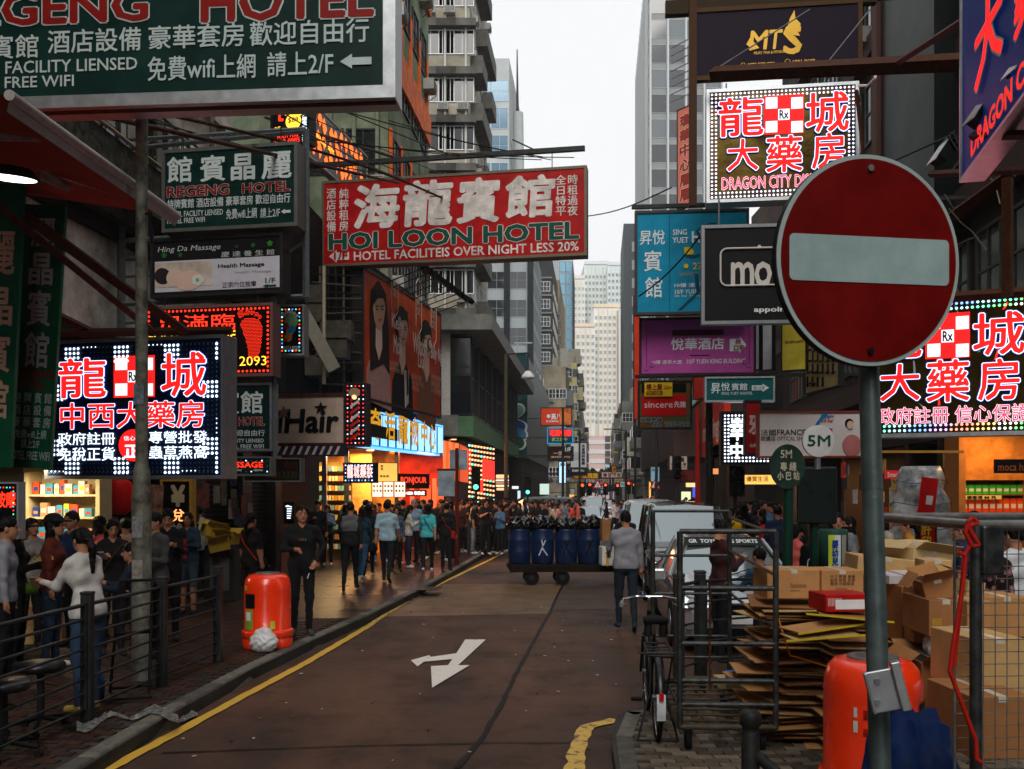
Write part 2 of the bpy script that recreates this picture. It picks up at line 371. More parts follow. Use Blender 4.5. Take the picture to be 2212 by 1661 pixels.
def bodymesh(sex, pose, hero, fat=1., skirt=False, coat=False):
    key = (sex, pose, hero, fat, skirt, coat)
    if key in _body: return _body[key]
    F_ = sex == 'f'; ps = POSES[pose]; lean = ps.get('lean', .02); sw = .152 if F_ else .176
    hp = np.array([0, 0, .93]); ch = np.array([0, lean * .35 + .0, 1.27]); nk = np.array([0, lean * .6, 1.43])
    PR = []
    def c(z, a, b, ra, rb, ys=1., k=.03): PR.append((z, 'c', a, b, ra, rb, ys, k))
    fb = fat
    c(4, (-.065, -.01, .9), (.065, -.01, .9), .112 * fb, .112 * fb, 1.12, .05); c(9, (-.062, 0, .93), (.062, 0, .93), .121 * fb, .121 * fb, 1.12, .03); c(9, (-.05, 0, 1.06), (.05, 0, 1.06), (.098 if F_ else .112) * fb, (.098 if F_ else .112) * fb, 1.15, .06)
    c(1, (-.07, lean * .35, 1.24), (.07, lean * .35, 1.24), .118 * fb, .118 * fb, 1.12, .07); c(1, (-sw + .05, lean * .5, 1.375), (sw - .05, lean * .5, 1.375), .056, .056, 1., .07)
    c(1, (-.05, lean * .5 - .01, 1.41), (.05, lean * .5 - .01, 1.41), .062, .062, 1., .05); c(0, nk + (0, 0, -.02), nk + (0, .015, .07), .05, .046, 1., .015)
    if F_:
        for s in (-1, 1): c(1, (s * .065, lean * .4 + .075, 1.27), (s * .06, lean * .4 + .078, 1.25), .052, .05, 1., .04)
    if skirt: c(4, (0, 0, .92), (0, 0, .62), .14, .19, 1.2, .03)
    if coat: c(9, (-.06, 0, 1.05), (.06, 0, .62), .125, .165, 1.15, .05)
    tips = []
    for s, nm in ((-1, 'la'), (1, 'ra')):
        u, fo = D3(*ps[nm][0]), D3(*ps[nm][1]); a = np.array([s * sw, lean * .5, 1.385]); e = a + u * .27; w = e + fo * .235; ht = w + fo * .085
        c(2, a + (0, 0, -.012), e, .053 * (1.04 if not F_ else .9), .044, 1., .05); c(3, e, w, .043, .032, 1., .03); c(10, w, ht, .026, .03, 1., .015); tips.append((w, ht, fo, s))
    for s, st in ((-1, ps['legs'][0]), (1, ps['legs'][1])):
        th = D3(s * .03, st, -1); a = np.array([s * .085, 0, .88]); kn = a + th * .42; bk = -.5 * abs(st) - .02 if st < -.1 else .0
        sh = D3(0, (st - .05 + bk * 1.2) if st < 0 else st * .55 - .03, -1); an = kn + sh * .41
        c(4, a, kn, .09 * fb ** .5, .063, 1., .035); c(5, kn, an + (0, 0, .0), .058, .042, 1., .03)
        td = D3(0, 1, -.1 if st < -.1 else 0); tz = -.65 if st < -.15 else -.12
        td = D3(s * .12, 1, tz); he = an + (0, -.02, -.05); c(6, he, he + td * .165, .037, .034, 1., .02)
    pts = np.array([q for p in PR for q in (p[2], p[3])]); lo, hi = pts.min(0) - .2, pts.max(0) + .2
    lo[2] = pts[:, 2].min() - .06; hi[2] = 1.53; h = .0135 if hero else .024
    def fld(p, ids=False):
        d = None; L = []; fz = folds(p) * (.0065 if hero else .005)
        for (z, _, a, b, ra, rb, ys, k) in PR:
            q = cap_d(p, a, b, ra, rb, ys)
            if z in (1, 2, 3, 4, 5, 9): q = q + fz
            if z == 6: q = np.maximum(q, (min(a[2], b[2]) - .035) - p[:, 2])
            if (skirt and ra == .14) or (coat and z == 9 and rb == .165): q = np.maximum(q, .52 - p[:, 2])
            if ids: L.append(q)
            d = q if d is None else smin(d, q, k)
        return L if ids else d
    v, F = snets(fld, lo, hi, h); cc = v[F].mean(1); z = np.array([p[0] for p in PR])[np.argmin(fld(cc, True), 0)]
    z[(z == 4) & (cc[:, 2] > .86)] = 9; z[(z == 9) & (cc[:, 2] < .84) & (not coat)] = 4
    if skirt or coat: z[(z == 5) & (cc[:, 2] > .62)] = 4 if skirt else 9
    # head
    hv, hF, hz = head(F_); nod = ps.get('nod', 0.); cn, sn = math.cos(nod), math.sin(nod)
    hw = hv.copy(); hw[:, 1] = hv[:, 1] * cn + hv[:, 2] * sn; hw[:, 2] = -hv[:, 1] * sn + hv[:, 2] * cn
    hc = nk + (0, .02 + .03 * nod, .155); hw = hw + hc
    V = [v, hw]; FF = [F, hF + len(v)]; ZZ = [z, hz]; off = len(v) + len(hw)
    if hero:                                             # five bent fingers on each hand
        for w, ht, fo, s in tips:
            up = np.cross(fo, (s, 0, .3)); up /= np.linalg.norm(up); sd = np.cross(up, fo); curl = np.array([0, 0, -1.]) if abs(fo[2]) < .7 else np.array([-s * .6, .4, 0])
            for i, L in enumerate((.07, .078, .073, .058, .06)):
                if i < 4: a = ht + sd * (.024 - .016 * i); b = a + (fo * .8 + curl * .35) * L * .55; e = b + (fo * .35 + curl * .8) * L * .5
                else: a = w + fo * .03 + sd * .025; b = a + (fo * .6 + sd * .7) * L * .5; e = b + (fo * .9 + curl * .2) * L * .45
                for q0, q1, r0, r1 in ((a, b, .0095, .0085), (b, e, .0085, .0068)):
                    dd = (q1 - q0) / np.linalg.norm(q1 - q0); x = np.cross(dd, (.3, .5, .8)); x /= np.linalg.norm(x); y = np.cross(dd, x)
                    ring = [q + rr * (math.cos(t) * x + math.sin(t) * y) for q, rr in ((q0, r0), (q1, r1), (q1 + dd * .005, r1 * .4)) for t in [k * PI / 3 for k in range(6)]]
                    V.append(np.array(ring)); FF.append(np.array([(off + j * 6 + k, off + j * 6 + (k + 1) % 6, off + j * 6 + 6 + (k + 1) % 6, off + j * 6 + 6 + k) for j in (0, 1) for k in range(6)]))
                    ZZ.append(np.full(12, 10)); off += 18
    v = np.concatenate(V); F = np.concatenate(FF); z = np.concatenate(ZZ); z[z == 10] = 0
    zmin = v[:, 2].min(); v[:, 2] -= zmin; hc = hc - (0, 0, zmin)
    me = nmesh('body', v, F, z, [SKIN] * 10); _body[key] = (me, hc, nod, [(w - (0, 0, zmin), ht - (0, 0, zmin), fo) for w, ht, fo, s in tips]); return _body[key]
CL = lambda c: M(c, .85, var=.18, scale=10, bump=.25, bscale=90, spec=.25)
JEAN = (.03, .05, .09); DARK = (.012, .012, .014)
def person(x, Y, rz, h, sex, pose, hair, top, low, label, group=None, fore=None, shin=None, shoe=(.05, .05, .05), low_t=None, sleeve=None, hero=False, z=.13, fat=1., skirt=False, coat=False, skin=None, hairc=None, cap=None, turn=0, pack=None, bag=None, shin_skin=False):
    me, hc, nod, tips = bodymesh(sex, pose, hero, fat, skirt, coat)
    s = h / 1.72; r = empty('person', (x, Y, z), R(rz), label, 'person', group); r.scale = (s, s, s)
    b = link('body', me, r); sk = CL(skin) if skin else SKIN
    tt = CL(top); sl = CL(sleeve) if sleeve is not None else tt; fo = sk if fore == 'skin' else (CL(fore) if fore else sl); lw = CL(low)
    sh = sk if shin == 'skin' else (CL(shin) if shin else lw)
    ms = [sk, tt, sl, fo, lw, sh, CL(shoe), EYE, LIP, CL(low_t) if low_t else tt]
    for i, m in enumerate(ms): b.material_slots[i].link = 'OBJECT'; b.material_slots[i].material = m
    hr = link('hair', hairmesh(hair), r); hr.location = hc; hr.rotation_euler = (-nod, 0, R(turn))
    if hairc:
        hr.material_slots[0].link = 'OBJECT'; hr.material_slots[0].material = M(hairc, .6, var=.3, scale=30)
    if cap:
        k = link('cap', hairmesh('cap'), r); k.location = hc + (0, 0, .012); k.rotation_euler = (-nod, 0, 0); k.scale = (1.04,) * 3; k.material_slots[0].link = 'OBJECT'; k.material_slots[0].material = CL(cap)
    if pack is not None:
        m = MB(); mm = CL(pack); m.lathe([(.02, -.24), (.13, -.22), (.155, -.1), (.15, .08), (.11, .2), (.02, .23)], mm, 12, M4=Matrix.Diagonal((1, .62, 1, 1)))
        k = m.build('backpack', r); k.location = (0, -.19, 1.2)
        m = MB()
        for sx in (-1, 1): m.tube([(sx * .09, -.13, 1.42), (sx * .1, -.02, 1.475), (sx * .1, .09, 1.42), (sx * .1, .125, 1.25), (sx * .13, .0, 1.08)], .014, mm, 6)
        m.build('strap', r)
    if bag is not None:
        m = MB(); mm = CL(bag); m.tube([(-.12, .1, 1.44), (0, .15, 1.3), (.17, .1, 1.02)], .01, mm, 6); m.tube([(-.12, .1, 1.44), (-.08, -.12, 1.38), (.02, -.16, 1.2), (.18, -.08, 1.0)], .01, mm, 6)
        m.build('strap', r); m = MB(); m.box((.2, 0, .93), (.1, .28, .2), mm); bevel(m.build('shoulder_bag', r), .03, 3)
    if turn:
        pass
    return r
def held(r, kind, label, right=True, cat='phone'):
    return None
# ---------------------------------------------------------------- ground, road, pavements
def G(u, v, z=0.): Y = (CH - z) * FP / (v - HOR); return X(u, Y), Y
def node_mat(base, base2, rough, scale, bump, brick=None, wet=0., spec=.14):
    m = bpy.data.materials.new('ground'); m.use_nodes = True; n = m.node_tree; L = n.links; b = n.nodes['Principled BSDF']
    t = n.nodes.new('ShaderNodeTexCoord'); a = n.nodes.new('ShaderNodeTexNoise'); a.inputs['Scale'].default_value = scale; a.inputs['Detail'].default_value = 6; a.inputs['Roughness'].default_value = .6
    mp = n.nodes.new('ShaderNodeMapping'); mp.inputs['Scale'].default_value = (1, .35, 1); mp.inputs['Rotation'].default_value = (0, 0, .5); L.new(t.outputs['Object'], mp.inputs[0]); L.new(mp.outputs[0], a.inputs['Vector'])
    r = n.nodes.new('ShaderNodeValToRGB'); e = r.color_ramp.elements; e[0].position = .38; e[1].position = .64; e[0].color = (*base, 1); e[1].color = (*base2, 1); L.new(a.outputs[0], r.inputs[0])
    f = n.nodes.new('ShaderNodeTexNoise'); f.inputs['Scale'].default_value = 90; f.inputs['Detail'].default_value = 3; L.new(t.outputs['Object'], f.inputs['Vector'])
    x = n.nodes.new('ShaderNodeMix'); x.data_type = 'RGBA'; x.blend_type = 'OVERLAY'; x.inputs[0].default_value = .9; L.new(r.outputs[0], x.inputs[6]); L.new(f.outputs[0], x.inputs[7])
    out = x.outputs[2]; h = f.outputs[0]
    s = n.nodes.new('ShaderNodeTexNoise'); s.inputs['Scale'].default_value = 1.3; s.inputs['Detail'].default_value = 7; s.inputs['Roughness'].default_value = .75; L.new(t.outputs['Object'], s.inputs['Vector'])
    s2 = n.nodes.new('ShaderNodeMapRange'); s2.inputs[1].default_value = .5; s2.inputs[2].default_value = .66; s2.inputs[3].default_value = 1; s2.inputs[4].default_value = .55; L.new(s.outputs[0], s2.inputs[0])
    y = n.nodes.new('ShaderNodeMix'); y.data_type = 'RGBA'; y.blend_type = 'MULTIPLY'; y.inputs[0].default_value = 1; L.new(out, y.inputs[6]); L.new(s2.outputs[0], y.inputs[7]); out = y.outputs[2]
    if brick:
        k = n.nodes.new('ShaderNodeTexBrick'); k.inputs['Scale'].default_value = 1; k.inputs['Brick Width'].default_value = .2; k.inputs['Row Height'].default_value = .1; k.inputs['Mortar Size'].default_value = .006
        k.inputs['Color1'].default_value = (1, 1, 1, 1); k.inputs['Color2'].default_value = (.7, .7, .7, 1); k.inputs['Mortar'].default_value = (.4, .4, .4, 1)
        mp2 = n.nodes.new('ShaderNodeMapping'); mp2.inputs['Rotation'].default_value = (0, 0, -SA); L.new(t.outputs['Object'], mp2.inputs[0]); L.new(mp2.outputs[0], k.inputs[0])
        w = n.nodes.new('ShaderNodeMix'); w.data_type = 'RGBA'; w.blend_type = 'MULTIPLY'; w.inputs[0].default_value = 1; L.new(out, w.inputs[6]); L.new(k.outputs[0], w.inputs[7]); out = w.outputs[2]
    L.new(out, b.inputs['Base Color'])
    q = n.nodes.new('ShaderNodeMapRange'); q.inputs[3].default_value = rough - .14; q.inputs[4].default_value = rough + .16; L.new(s.outputs[0], q.inputs[0]); L.new(q.outputs[0], b.inputs['Roughness'])
    bp = n.nodes.new('ShaderNodeBump'); bp.inputs['Strength'].default_value = bump; bp.inputs['Distance'].default_value = .004; L.new(h, bp.inputs['Height']); L.new(bp.outputs[0], b.inputs['Normal'])
    b.inputs['Specular IOR Level'].default_value = spec
    return m
ROADM = node_mat((.042, .026, .019), (.105, .05, .03), .62, .8, .5)
ROADG = node_mat((.03, .028, .025), (.055, .047, .04), .62, 1.2, .5)
ROADT = node_mat((.12, .075, .04), (.17, .105, .055), .5, .9, .4)
PAVM = node_mat((.035, .014, .01), (.06, .024, .016), .3, 1., .35, brick=True, spec=.4)
PAVB = node_mat((.03, .028, .025), (.05, .045, .04), .7, 3, .3)
def sheet(name, pts, z, mat, parent=None, kind='structure'):
    o = MB().quad([(x, y, z) for x, y in pts], mat).build(name, parent)
    if kind: o['kind'] = kind
    return o
sheet('ground', [(-1500, -60), (1500, -60), (1500, 3000), (-1500, 3000)], -.03, ROADG)
sheet('road', [(-12, -30), (16, -30), (16, 24), (9, 24), (60, 640), (30, 640), (-4, 52), (-60, 52), (-60, 37.5), (-8, 37.5)], 0, ROADM)
sheet('cross_road', [(-70, 37.8), (80, 37.8), (80, 51), (-70, 51)], .004, ROADG)
sheet('road_far', [(0.6, 52), (8, 52), (60, 640), (34, 640)], .006, ROADG)
# tan resurfaced panel, dark gutter strip, seams
sheet('road_patch', [G(*p) for p in ((815, 1333), (1185, 1326), (1216, 1262), (960, 1262))], .005, ROADT)
sheet('road_patch', [G(*p) for p in ((1193, 1318), (1330, 1316), (1345, 1262), (1219, 1262))], .005, node_mat((.06, .042, .032), (.08, .05, .036), .6, 1, .4))
TAR = M((.025, .02, .018), .6, var=.3, scale=20)
def ribbon(name, pts, w, z, mat, parent=None, kind='structure', wob=0.):
    P2 = []
    for i, (a, b) in enumerate(zip(pts[:-1], pts[1:])):
        n = max(1, int(math.hypot(b[0] - a[0], b[1] - a[1]) / .12)) if wob else 1
        for k in range(n): P2.append((a[0] + (b[0] - a[0]) * k / n, a[1] + (b[1] - a[1]) * k / n))
    P2.append(pts[-1]); vs = []; rr = random.Random(5)
    for i, p in enumerate(P2):
        a, b = P2[max(0, i - 1)], P2[min(len(P2) - 1, i + 1)]; d = Vector((b[0] - a[0], b[1] - a[1])).normalized()
        w1, w2 = w / 2 * (1 + wob * rr.uniform(-1, 1)), w / 2 * (1 + wob * rr.uniform(-1, 1)); vs += [(p[0] - d.y * w1, p[1] + d.x * w1, z), (p[0] + d.y * w2, p[1] - d.x * w2, z)]
    m = MB(); m.add(vs, [(2 * i, 2 * i + 1, 2 * i + 3, 2 * i + 2) for i in range(len(P2) - 1)], mat); o = m.build(name, parent)
    if kind: o['kind'] = kind
    return o
ribbon('road_seam', [G(*p) for p in ((985, 1661), (1037, 1603), (1080, 1528), (1123, 1439), (1157, 1378), (1186, 1326), (1216, 1262))], .05, .009, TAR, wob=.35)
ribbon('road_seam', [G(*p) for p in ((350, 1628), (540, 1621), (800, 1612), (1080, 1606), (1260, 1606))], .025, .0095, TAR, wob=.5)
ribbon('road_seam', [G(*p) for p in ((1130, 1236), (960, 1240), (930, 1243))], .06, .009, TAR, wob=.3)
def paint(col, wear=.5):
    m = bpy.data.materials.new('paint'); m.use_nodes = True; n = m.node_tree; b = n.nodes['Principled BSDF']; t = n.nodes.new('ShaderNodeTexCoord'); a = n.nodes.new('ShaderNodeTexNoise'); a.inputs['Scale'].default_value = 9; a.inputs['Detail'].default_value = 9; a.inputs['Roughness'].default_value = .75
    n.links.new(t.outputs['Object'], a.inputs[0]); r = n.nodes.new('ShaderNodeValToRGB'); e = r.color_ramp.elements; e[0].position = wear - .12; e[1].position = wear - .04; e[0].color = (.06, .045, .03, 1); e[1].color = (*col, 1)
    n.links.new(a.outputs[0], r.inputs[0]); n.links.new(r.outputs[0], b.inputs['Base Color']); b.inputs['Roughness'].default_value = .6; return m
YEL = paint((.62, .36, .03), .42); YELW = paint((.62, .38, .06), .53); WHP = paint((.72, .68, .62), .45)
ribbon('yellow_line', [G(*p) for p in ((60, 1760), (240, 1661), (540, 1498), (665, 1431), (797, 1353))], .11, .012, YEL, wob=.12)
ribbon('yellow_line', [G(*p) for p in ((797, 1353), (830, 1330), (897, 1289))], .09, .012, YELW, wob=.3)
ribbon('yellow_line', [G(*p) for p in ((897, 1289), (969, 1253), (1058, 1210), (1110, 1182))], .1, .012, YEL, wob=.2)
ribbon('yellow_line', [G(*p) for p in ((1236, 1680), (1247, 1630), (1256, 1590), (1272, 1572), (1328, 1556))], .14, .012, YELW, wob=.25)
ar = [(1402, 883), (1300, 884), (1247, 968), (1092, 990), (1082, 980), (972, 1010), (1012, 1048), (1050, 1019), (1222, 1003), (1197, 1040), (1093, 1046), (1100, 1177), (1327, 1040), (1257, 1040), (1425, 884)]
ar = [G((1000 + a * .6623) / 1.852, (1976 + b * .6623) / 1.852) for a, b in ar[1:]]
sheet('lane_arrow', ar, .013, WHP)
# crossing studs and far lane marks
for i in range(6): sheet('crossing_line', [(x_ + TS * 40, 39.2 + .0 * i) for x_ in (-4 + i * 1.2, -3.5 + i * 1.2)] + [(x_ + TS * 40, 39.5) for x_ in (-3.5 + i * 1.2, -4 + i * 1.2)], .011, WHP)
for u_, v_, w_, d_ in ((905, 1271, .9, .7), (770, 1318, .5, .3), (640, 1340, .45, .35)): x_, y_ = G(u_, v_, .13); MB().box((x_, y_, .134), (w_, d_, .006), M((.04, .045, .055), .4, .4, var=.3, scale=30), rz=SA).build('manhole_cover', kind='structure')
# pavements ---------------------------------------------------
KL = [(-3.15, -12), (-3.12, 6.0), (-3.09, 6.61), (-3.06, 8.2), (-2.93, 10.34), (-2.66, 12.59), (-2.34, 14.8), (-1.93, 18.5), (-1.57, 22.3), (-.97, 29.4), (-.72, 34.5), (-1.3, 36.2), (-3, 37.3)]
FL = lambda y: -7.5 + TS * y; FR = lambda y: 7.6 + TS * y
KR = [(.72, -12), (.74, 6.6), (.795, 7.36), (.86, 7.9), (.95, 8.3), (1.2, 8.56), (1.8, 8.75), (3.4, 8.95), (4.2, 9.4), (4.35, 10.4), (4.6, 14), (5.4, 22), (6.4, 34), (7.2, 36.4), (9, 37.3)]
def kx(K, y): return float(np.interp(y, [p[1] for p in K], [p[0] for p in K]))
def slab(name, K, side, mat, z, y1):
    far = [(FL(-12) if side < 0 else 14, -12), (FL(y1) if side < 0 else 14, y1)]
    pts = [p for p in K]; poly = pts + ([(K[-1][0] - 20, K[-1][1]), (FL(-12) - 12, -12)] if side < 0 else [(30, K[-1][1]), (30, -12)])
    if side > 0: poly = poly[::-1]
    o = MB().exz(poly[::-1], -.02, z, mat).build(name); o['kind'] = 'structure'; return o
PL = slab('pavement_left', KL, -1, PAVB, .118, 37); PR = slab('pavement_right', KR, 1, PAVB, .118, 37)
# smooth paved sheets beyond where single bricks can be seen
def strip(name, K, fx, ya, yb, mat, z, parent):
    ys = np.linspace(ya, yb, 14); m = MB(); vs = []
    for y in ys: vs += [(kx(K, y) - (.16 if fx is FL else -.16), y, z), (fx(y) + (-3 if fx is FL else 3), y, z)]
    m.add(vs, [(2 * i, 2 * i + 1, 2 * i + 3, 2 * i + 2) if fx is FR else (2 * i, 2 * i + 2, 2 * i + 3, 2 * i + 1) for i in range(len(ys) - 1)], mat); o = m.build(name, parent); return o
strip('paving', KL, FL, 14.6, 36, PAVM, .13, PL)
PAVG = node_mat((.03, .026, .022), (.055, .045, .036), .6, 1.2, .35, brick=True)
strip('paving', KR, FR, 10.6, 36, PAVG, .13, PR)
def pavers(parent, ya, yb, xa, xb, cols, test, rz=SA, n300=290):
    ca, sa = math.cos(rz), math.sin(rz); cand = []
    for j in range(int((yb - ya) / .1) + 10):
        for i in range(-60, 90):
            lx = (i + .5 * (j % 2)) * .2; ly = j * .1; x = (xa + xb) / 2 + lx * ca - ly * sa; y = ya + lx * sa + ly * ca
            if xa < x < xb and ya < y < yb and test(x, y): cand.append((y + abs(x - (X(1106, y))) * .1, x, y))
    cand.sort(); mats = [M(c, .55, var=.25, scale=14, bump=.3, bscale=120) for c in cols]; mesh = []
    for m in mats:
        mb = MB(); t = .094; s_ = .194
        mb.add([(-s_ / 2, -t / 2, -.02), (s_ / 2, -t / 2, -.02), (s_ / 2, t / 2, -.02), (-s_ / 2, t / 2, -.02), (-s_ / 2 + .004, -t / 2 + .004, .011), (s_ / 2 - .004, -t / 2 + .004, .011), (s_ / 2 - .004, t / 2 - .004, .011), (-s_ / 2 + .004, t / 2 - .004, .011)],
               [(4, 5, 6, 7), (0, 1, 5, 4), (1, 2, 6, 5), (2, 3, 7, 6), (3, 0, 4, 7)], m); mesh.append(mb)
    me = [b.mesh() for b in mesh]; rest = [MB() for _ in mats]; rr = random.Random(3)
    for k, (_, x, y) in enumerate(cand):
        i = rr.randrange(len(mats)); zz = .119 + rr.uniform(-.002, .003)
        if k < n300:
            o = link('brick', me[i], parent); o.location = (x, y, zz); o.rotation_euler = (rr.uniform(-.008, .008), rr.uniform(-.008, .008), rz + rr.uniform(-.01, .01))
        else:
            Q = Matrix.Translation((x, y, zz)) @ Matrix.Rotation(rz, 4, 'Z'); rest[0].add([Q @ Vector(v) for v in mesh[i].v], mesh[i].f, mats[i])
    if len(cand) > n300: rest[0].build('paver_field', parent, kind='stuff')
pavers(PL, 5.6, 14.6, -8.5, -2.6, [(.075, .036, .027), (.06, .03, .024), (.09, .045, .032), (.05, .04, .034)], lambda x, y: FL(y) - .2 < x < kx(KL, y) - .26)
pavers(PR, 5.4, 10.6, .9, 7.2, [(.2, .17, .135), (.16, .135, .105), (.12, .1, .08), (.24, .2, .16)], lambda x, y: x > kx(KR, y) + .2 or y > 9.5 and x > kx(KR, y) + .2, rz=0.03)
CONC = M((.2, .19, .165), .8, var=.35, scale=7, bump=.4, bscale=60); CONC2 = M((.14, .135, .12), .8, var=.3, scale=9, bump=.4, bscale=50)
def kerb(parent, K, side, n0=0, name='kerb_stone'):
    pts = [Vector((*p, 0)) for p in K]; L = [0]
    for a, b in zip(pts[:-1], pts[1:]): L.append(L[-1] + (b - a).length)
    s = 0; k = 0
    def at(t):
        i = min(max(int(np.searchsorted(L, t)) - 1, 0), len(pts) - 2); return pts[i].lerp(pts[i + 1], (t - L[i]) / (L[i + 1] - L[i]))
    while s < L[-1] - .1:
        e = min(s + .9, L[-1]); a, b = at(s + .006), at(e - .006); d = (b - a).normalized(); nn = Vector((-d.y, d.x, 0)) * side; w = .16
        q = [a, b, b + nn * w, a + nn * w]; i = nn * .02
        m = MB(); m.add([(p.x, p.y, -.02) for p in q] + [((a + i * .6).x, (a + i * .6).y, .1), ((b + i * .6).x, (b + i * .6).y, .1)] + [((a + i * 1.6).x, (a + i * 1.6).y, .133), ((b + i * 1.6).x, (b + i * 1.6).y, .133), (q[2].x, q[2].y, .133), (q[3].x, q[3].y, .133)],
                       [(0, 1, 5, 4), (4, 5, 7, 6), (6, 7, 8, 9), (0, 4, 6, 9, 3), (1, 2, 8, 7, 5), (2, 3, 9, 8)] if side > 0 else [(1, 0, 4, 5), (5, 4, 6, 7), (7, 6, 9, 8), (3, 9, 6, 4, 0), (5, 7, 8, 2, 1), (3, 2, 8, 9)], CONC if k % 3 else CONC2)
        m.build(name, parent); s = e; k += 1
kerb(PL, KL[1:], 1); kerb(PR, KR[1:], -1)
KL2 = [(-8, 51.8), (-1.2, 51.8), (.2, 53), (1.5, 70), (30, 380)]; KR2 = [(12, 51.8), (9.2, 52.4), (9.4, 56), (10.6, 70), (39, 380)]
MB().exz([(-40, 51.8), (-1.2, 51.8), (.2, 53), (1.5, 70), (30, 380), (-40, 380)], -.02, .13, PAVG).build('pavement_far_left', kind='structure')
MB().exz([(9.2, 52.4), (60, 51.8), (90, 380), (39, 380), (10.6, 70)], -.02, .13, PAVG).build('pavement_far_right', kind='structure')
# ---------------------------------------------------------------- buildings
_w = {}
def winmesh(w, h, nx=2, ny=2, fr=ALU, gl=GLASS, fw=.05, dep=.06, lintel=None, bars=True):
    key = (w, h, nx, ny, fr, gl, fw, dep, lintel)
    if key in _w: return _w[key]
    m = MB(); m.bx(-w / 2, w / 2, -.015, .01, 0, h, gl)
    for z in (0, h - fw): m.bx(-w / 2, w / 2, -dep, 0.0, z, z + fw, fr)
    for x in (-w / 2, w / 2 - fw): m.bx(x, x + fw, -dep + .003, 0, fw, h - fw, fr)
    for i in range(1, nx): x = -w / 2 + w * i / nx; m.bx(x - fw * .35, x + fw * .35, -dep * .8, 0, fw, h - fw, fr)
    for j in range(1, ny): z = h * j / ny; m.bx(-w / 2 + fw, w / 2 - fw, -dep * .7, 0, z - fw * .3, z + fw * .3, fr)
    if lintel: m.bx(-w / 2 - .12, w / 2 + .12, -lintel[0], 0, h + .04, h + .04 + lintel[1], lintel[2])
    _w[key] = m.mesh(); return _w[key]
def acmesh():
    if 'ac' in _w: return _w['ac']
    m = MB(); c = M((.42, .42, .4), .6, var=.2); m.bx(-.33, .33, -.42, 0, 0, .42, c); m.bx(-.29, .29, -.435, -.42, .04, .38, M((.08, .08, .08), .6))
    for i in range(5): m.bx(-.29, .29, -.45, -.435, .06 + i * .065, .085 + i * .065, c)
    m.cyl((-.33, -.42, -.01), (-.33, 0, -.3), .015, DSTEEL, 5); m.cyl((.33, -.42, -.01), (.33, 0, -.3), .015, DSTEEL, 5); _w['ac'] = m.mesh(); return _w['ac']
class Building:
    def __init__(s, name, label, foot, z0, z1, mat, group=None, cat='building'):
        s.root = empty(name, (0, 0, 0), 0, label, cat, group); s.z1 = z1; s.nw = 0; s.over = MB(); s.mat = mat
        MB().exz(foot if area2(foot) > 0 else foot[::-1], z0, z1, mat).build('wall', s.root)
    def frame(s, A, B):
        A, B = Vector(A), Vector(B); d = (B - A); L = d.length; return A, d / L, L, math.atan2(d.y, d.x)
    def put(s, name, me, A, B, t, z, dy=0.):
        A, d, L, ang = s.frame(A, B); p = A + d * t * L + Vector((d.y, -d.x)) * dy
        if name == 'window':
            s.nw += 1
            if s.nw > 290:
                Q = Matrix.Translation((p.x, p.y, z)) @ Matrix.Rotation(ang, 4, 'Z'); n = len(me.vertices); k = len(s.over.v)
                s.over.v += [tuple(Q @ v.co) for v in me.vertices]
                for f in me.polygons: s.over.f.append([k + a for a in f.vertices]); s.over.m.append(s.over.mi(me.materials[f.material_index])); s.over.sm.append(False)
                return
        o = link(name, me, s.root); o.location = (p.x, p.y, z); o.rotation_euler = (0, 0, ang); return o
    def grid(s, A, B, z0, pitch, nz, ts, me, ac=0., jit=0., alts=()):
        for k in range(nz):
            for t in ts:
                q = me if not alts or rnd.random() > .45 else rnd.choice(alts); s.put('window', q, A, B, t, z0 + k * pitch)
                if ac and rnd.random() < ac: s.put('air_conditioner', acmesh(), A, B, t + rnd.choice((-.5, .5)) * .8 / max(1, (Vector(B) - Vector(A)).length), z0 + k * pitch - .55)
    def band(s, name, A, B, z0, z1, dep, mat, t0=0., t1=1.):
        A_, d, L, ang = s.frame(A, B); m = MB(); m.bx(t0 * L, t1 * L, -dep, .0, z0, z1, mat); o = m.build(name, s.root); o.location = (A_.x, A_.y, 0); o.rotation_euler = (0, 0, ang); return o
    def done(s):
        if s.over.v: s.over.build('far_windows', s.root, kind='stuff')
def area2(p): return sum(p[i][0] * p[(i + 1) % len(p)][1] - p[(i + 1) % len(p)][0] * p[i][1] for i in range(len(p)))
def block(u0, Y0, u1, Y1, w=None, deep=30, left=True):
    """front face from column u0 to corner u1 at depth Y0, side face running back along the street to depth Y1"""
    a, b = (X(u0, Y0), Y0), (X(u1, Y0), Y0)
    if left: c = (b[0] + TS * (Y1 - Y0), Y1); return [a, b, c, (a[0] - 8, Y1)], a, b, c
    c = (a[0] + TS * (Y1 - Y0), Y1); return [a, b, (b[0] + 8, Y1), c], a, b, c
RG = [i / 10 for i in range(10)]
def tt(n, a=.06, b=.94): return [a + (b - a) * (i + .5) / n for i in range(n)]
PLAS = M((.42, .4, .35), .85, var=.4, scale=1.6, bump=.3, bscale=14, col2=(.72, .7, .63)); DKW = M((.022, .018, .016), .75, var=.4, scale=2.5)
BEI = M((.34, .32, .27), .85, var=.3, scale=.8, bump=.2, bscale=8); BEID = M((.17, .165, .15), .85, var=.35, scale=1.4, bump=.3, bscale=9)
GRN = M((.2, .24, .17), .85, var=.35, scale=.9, bump=.3, bscale=9, col2=(.33, .36, .27)); ORG = M((.8, .19, .012), .6, var=.35, scale=3, bump=.2)
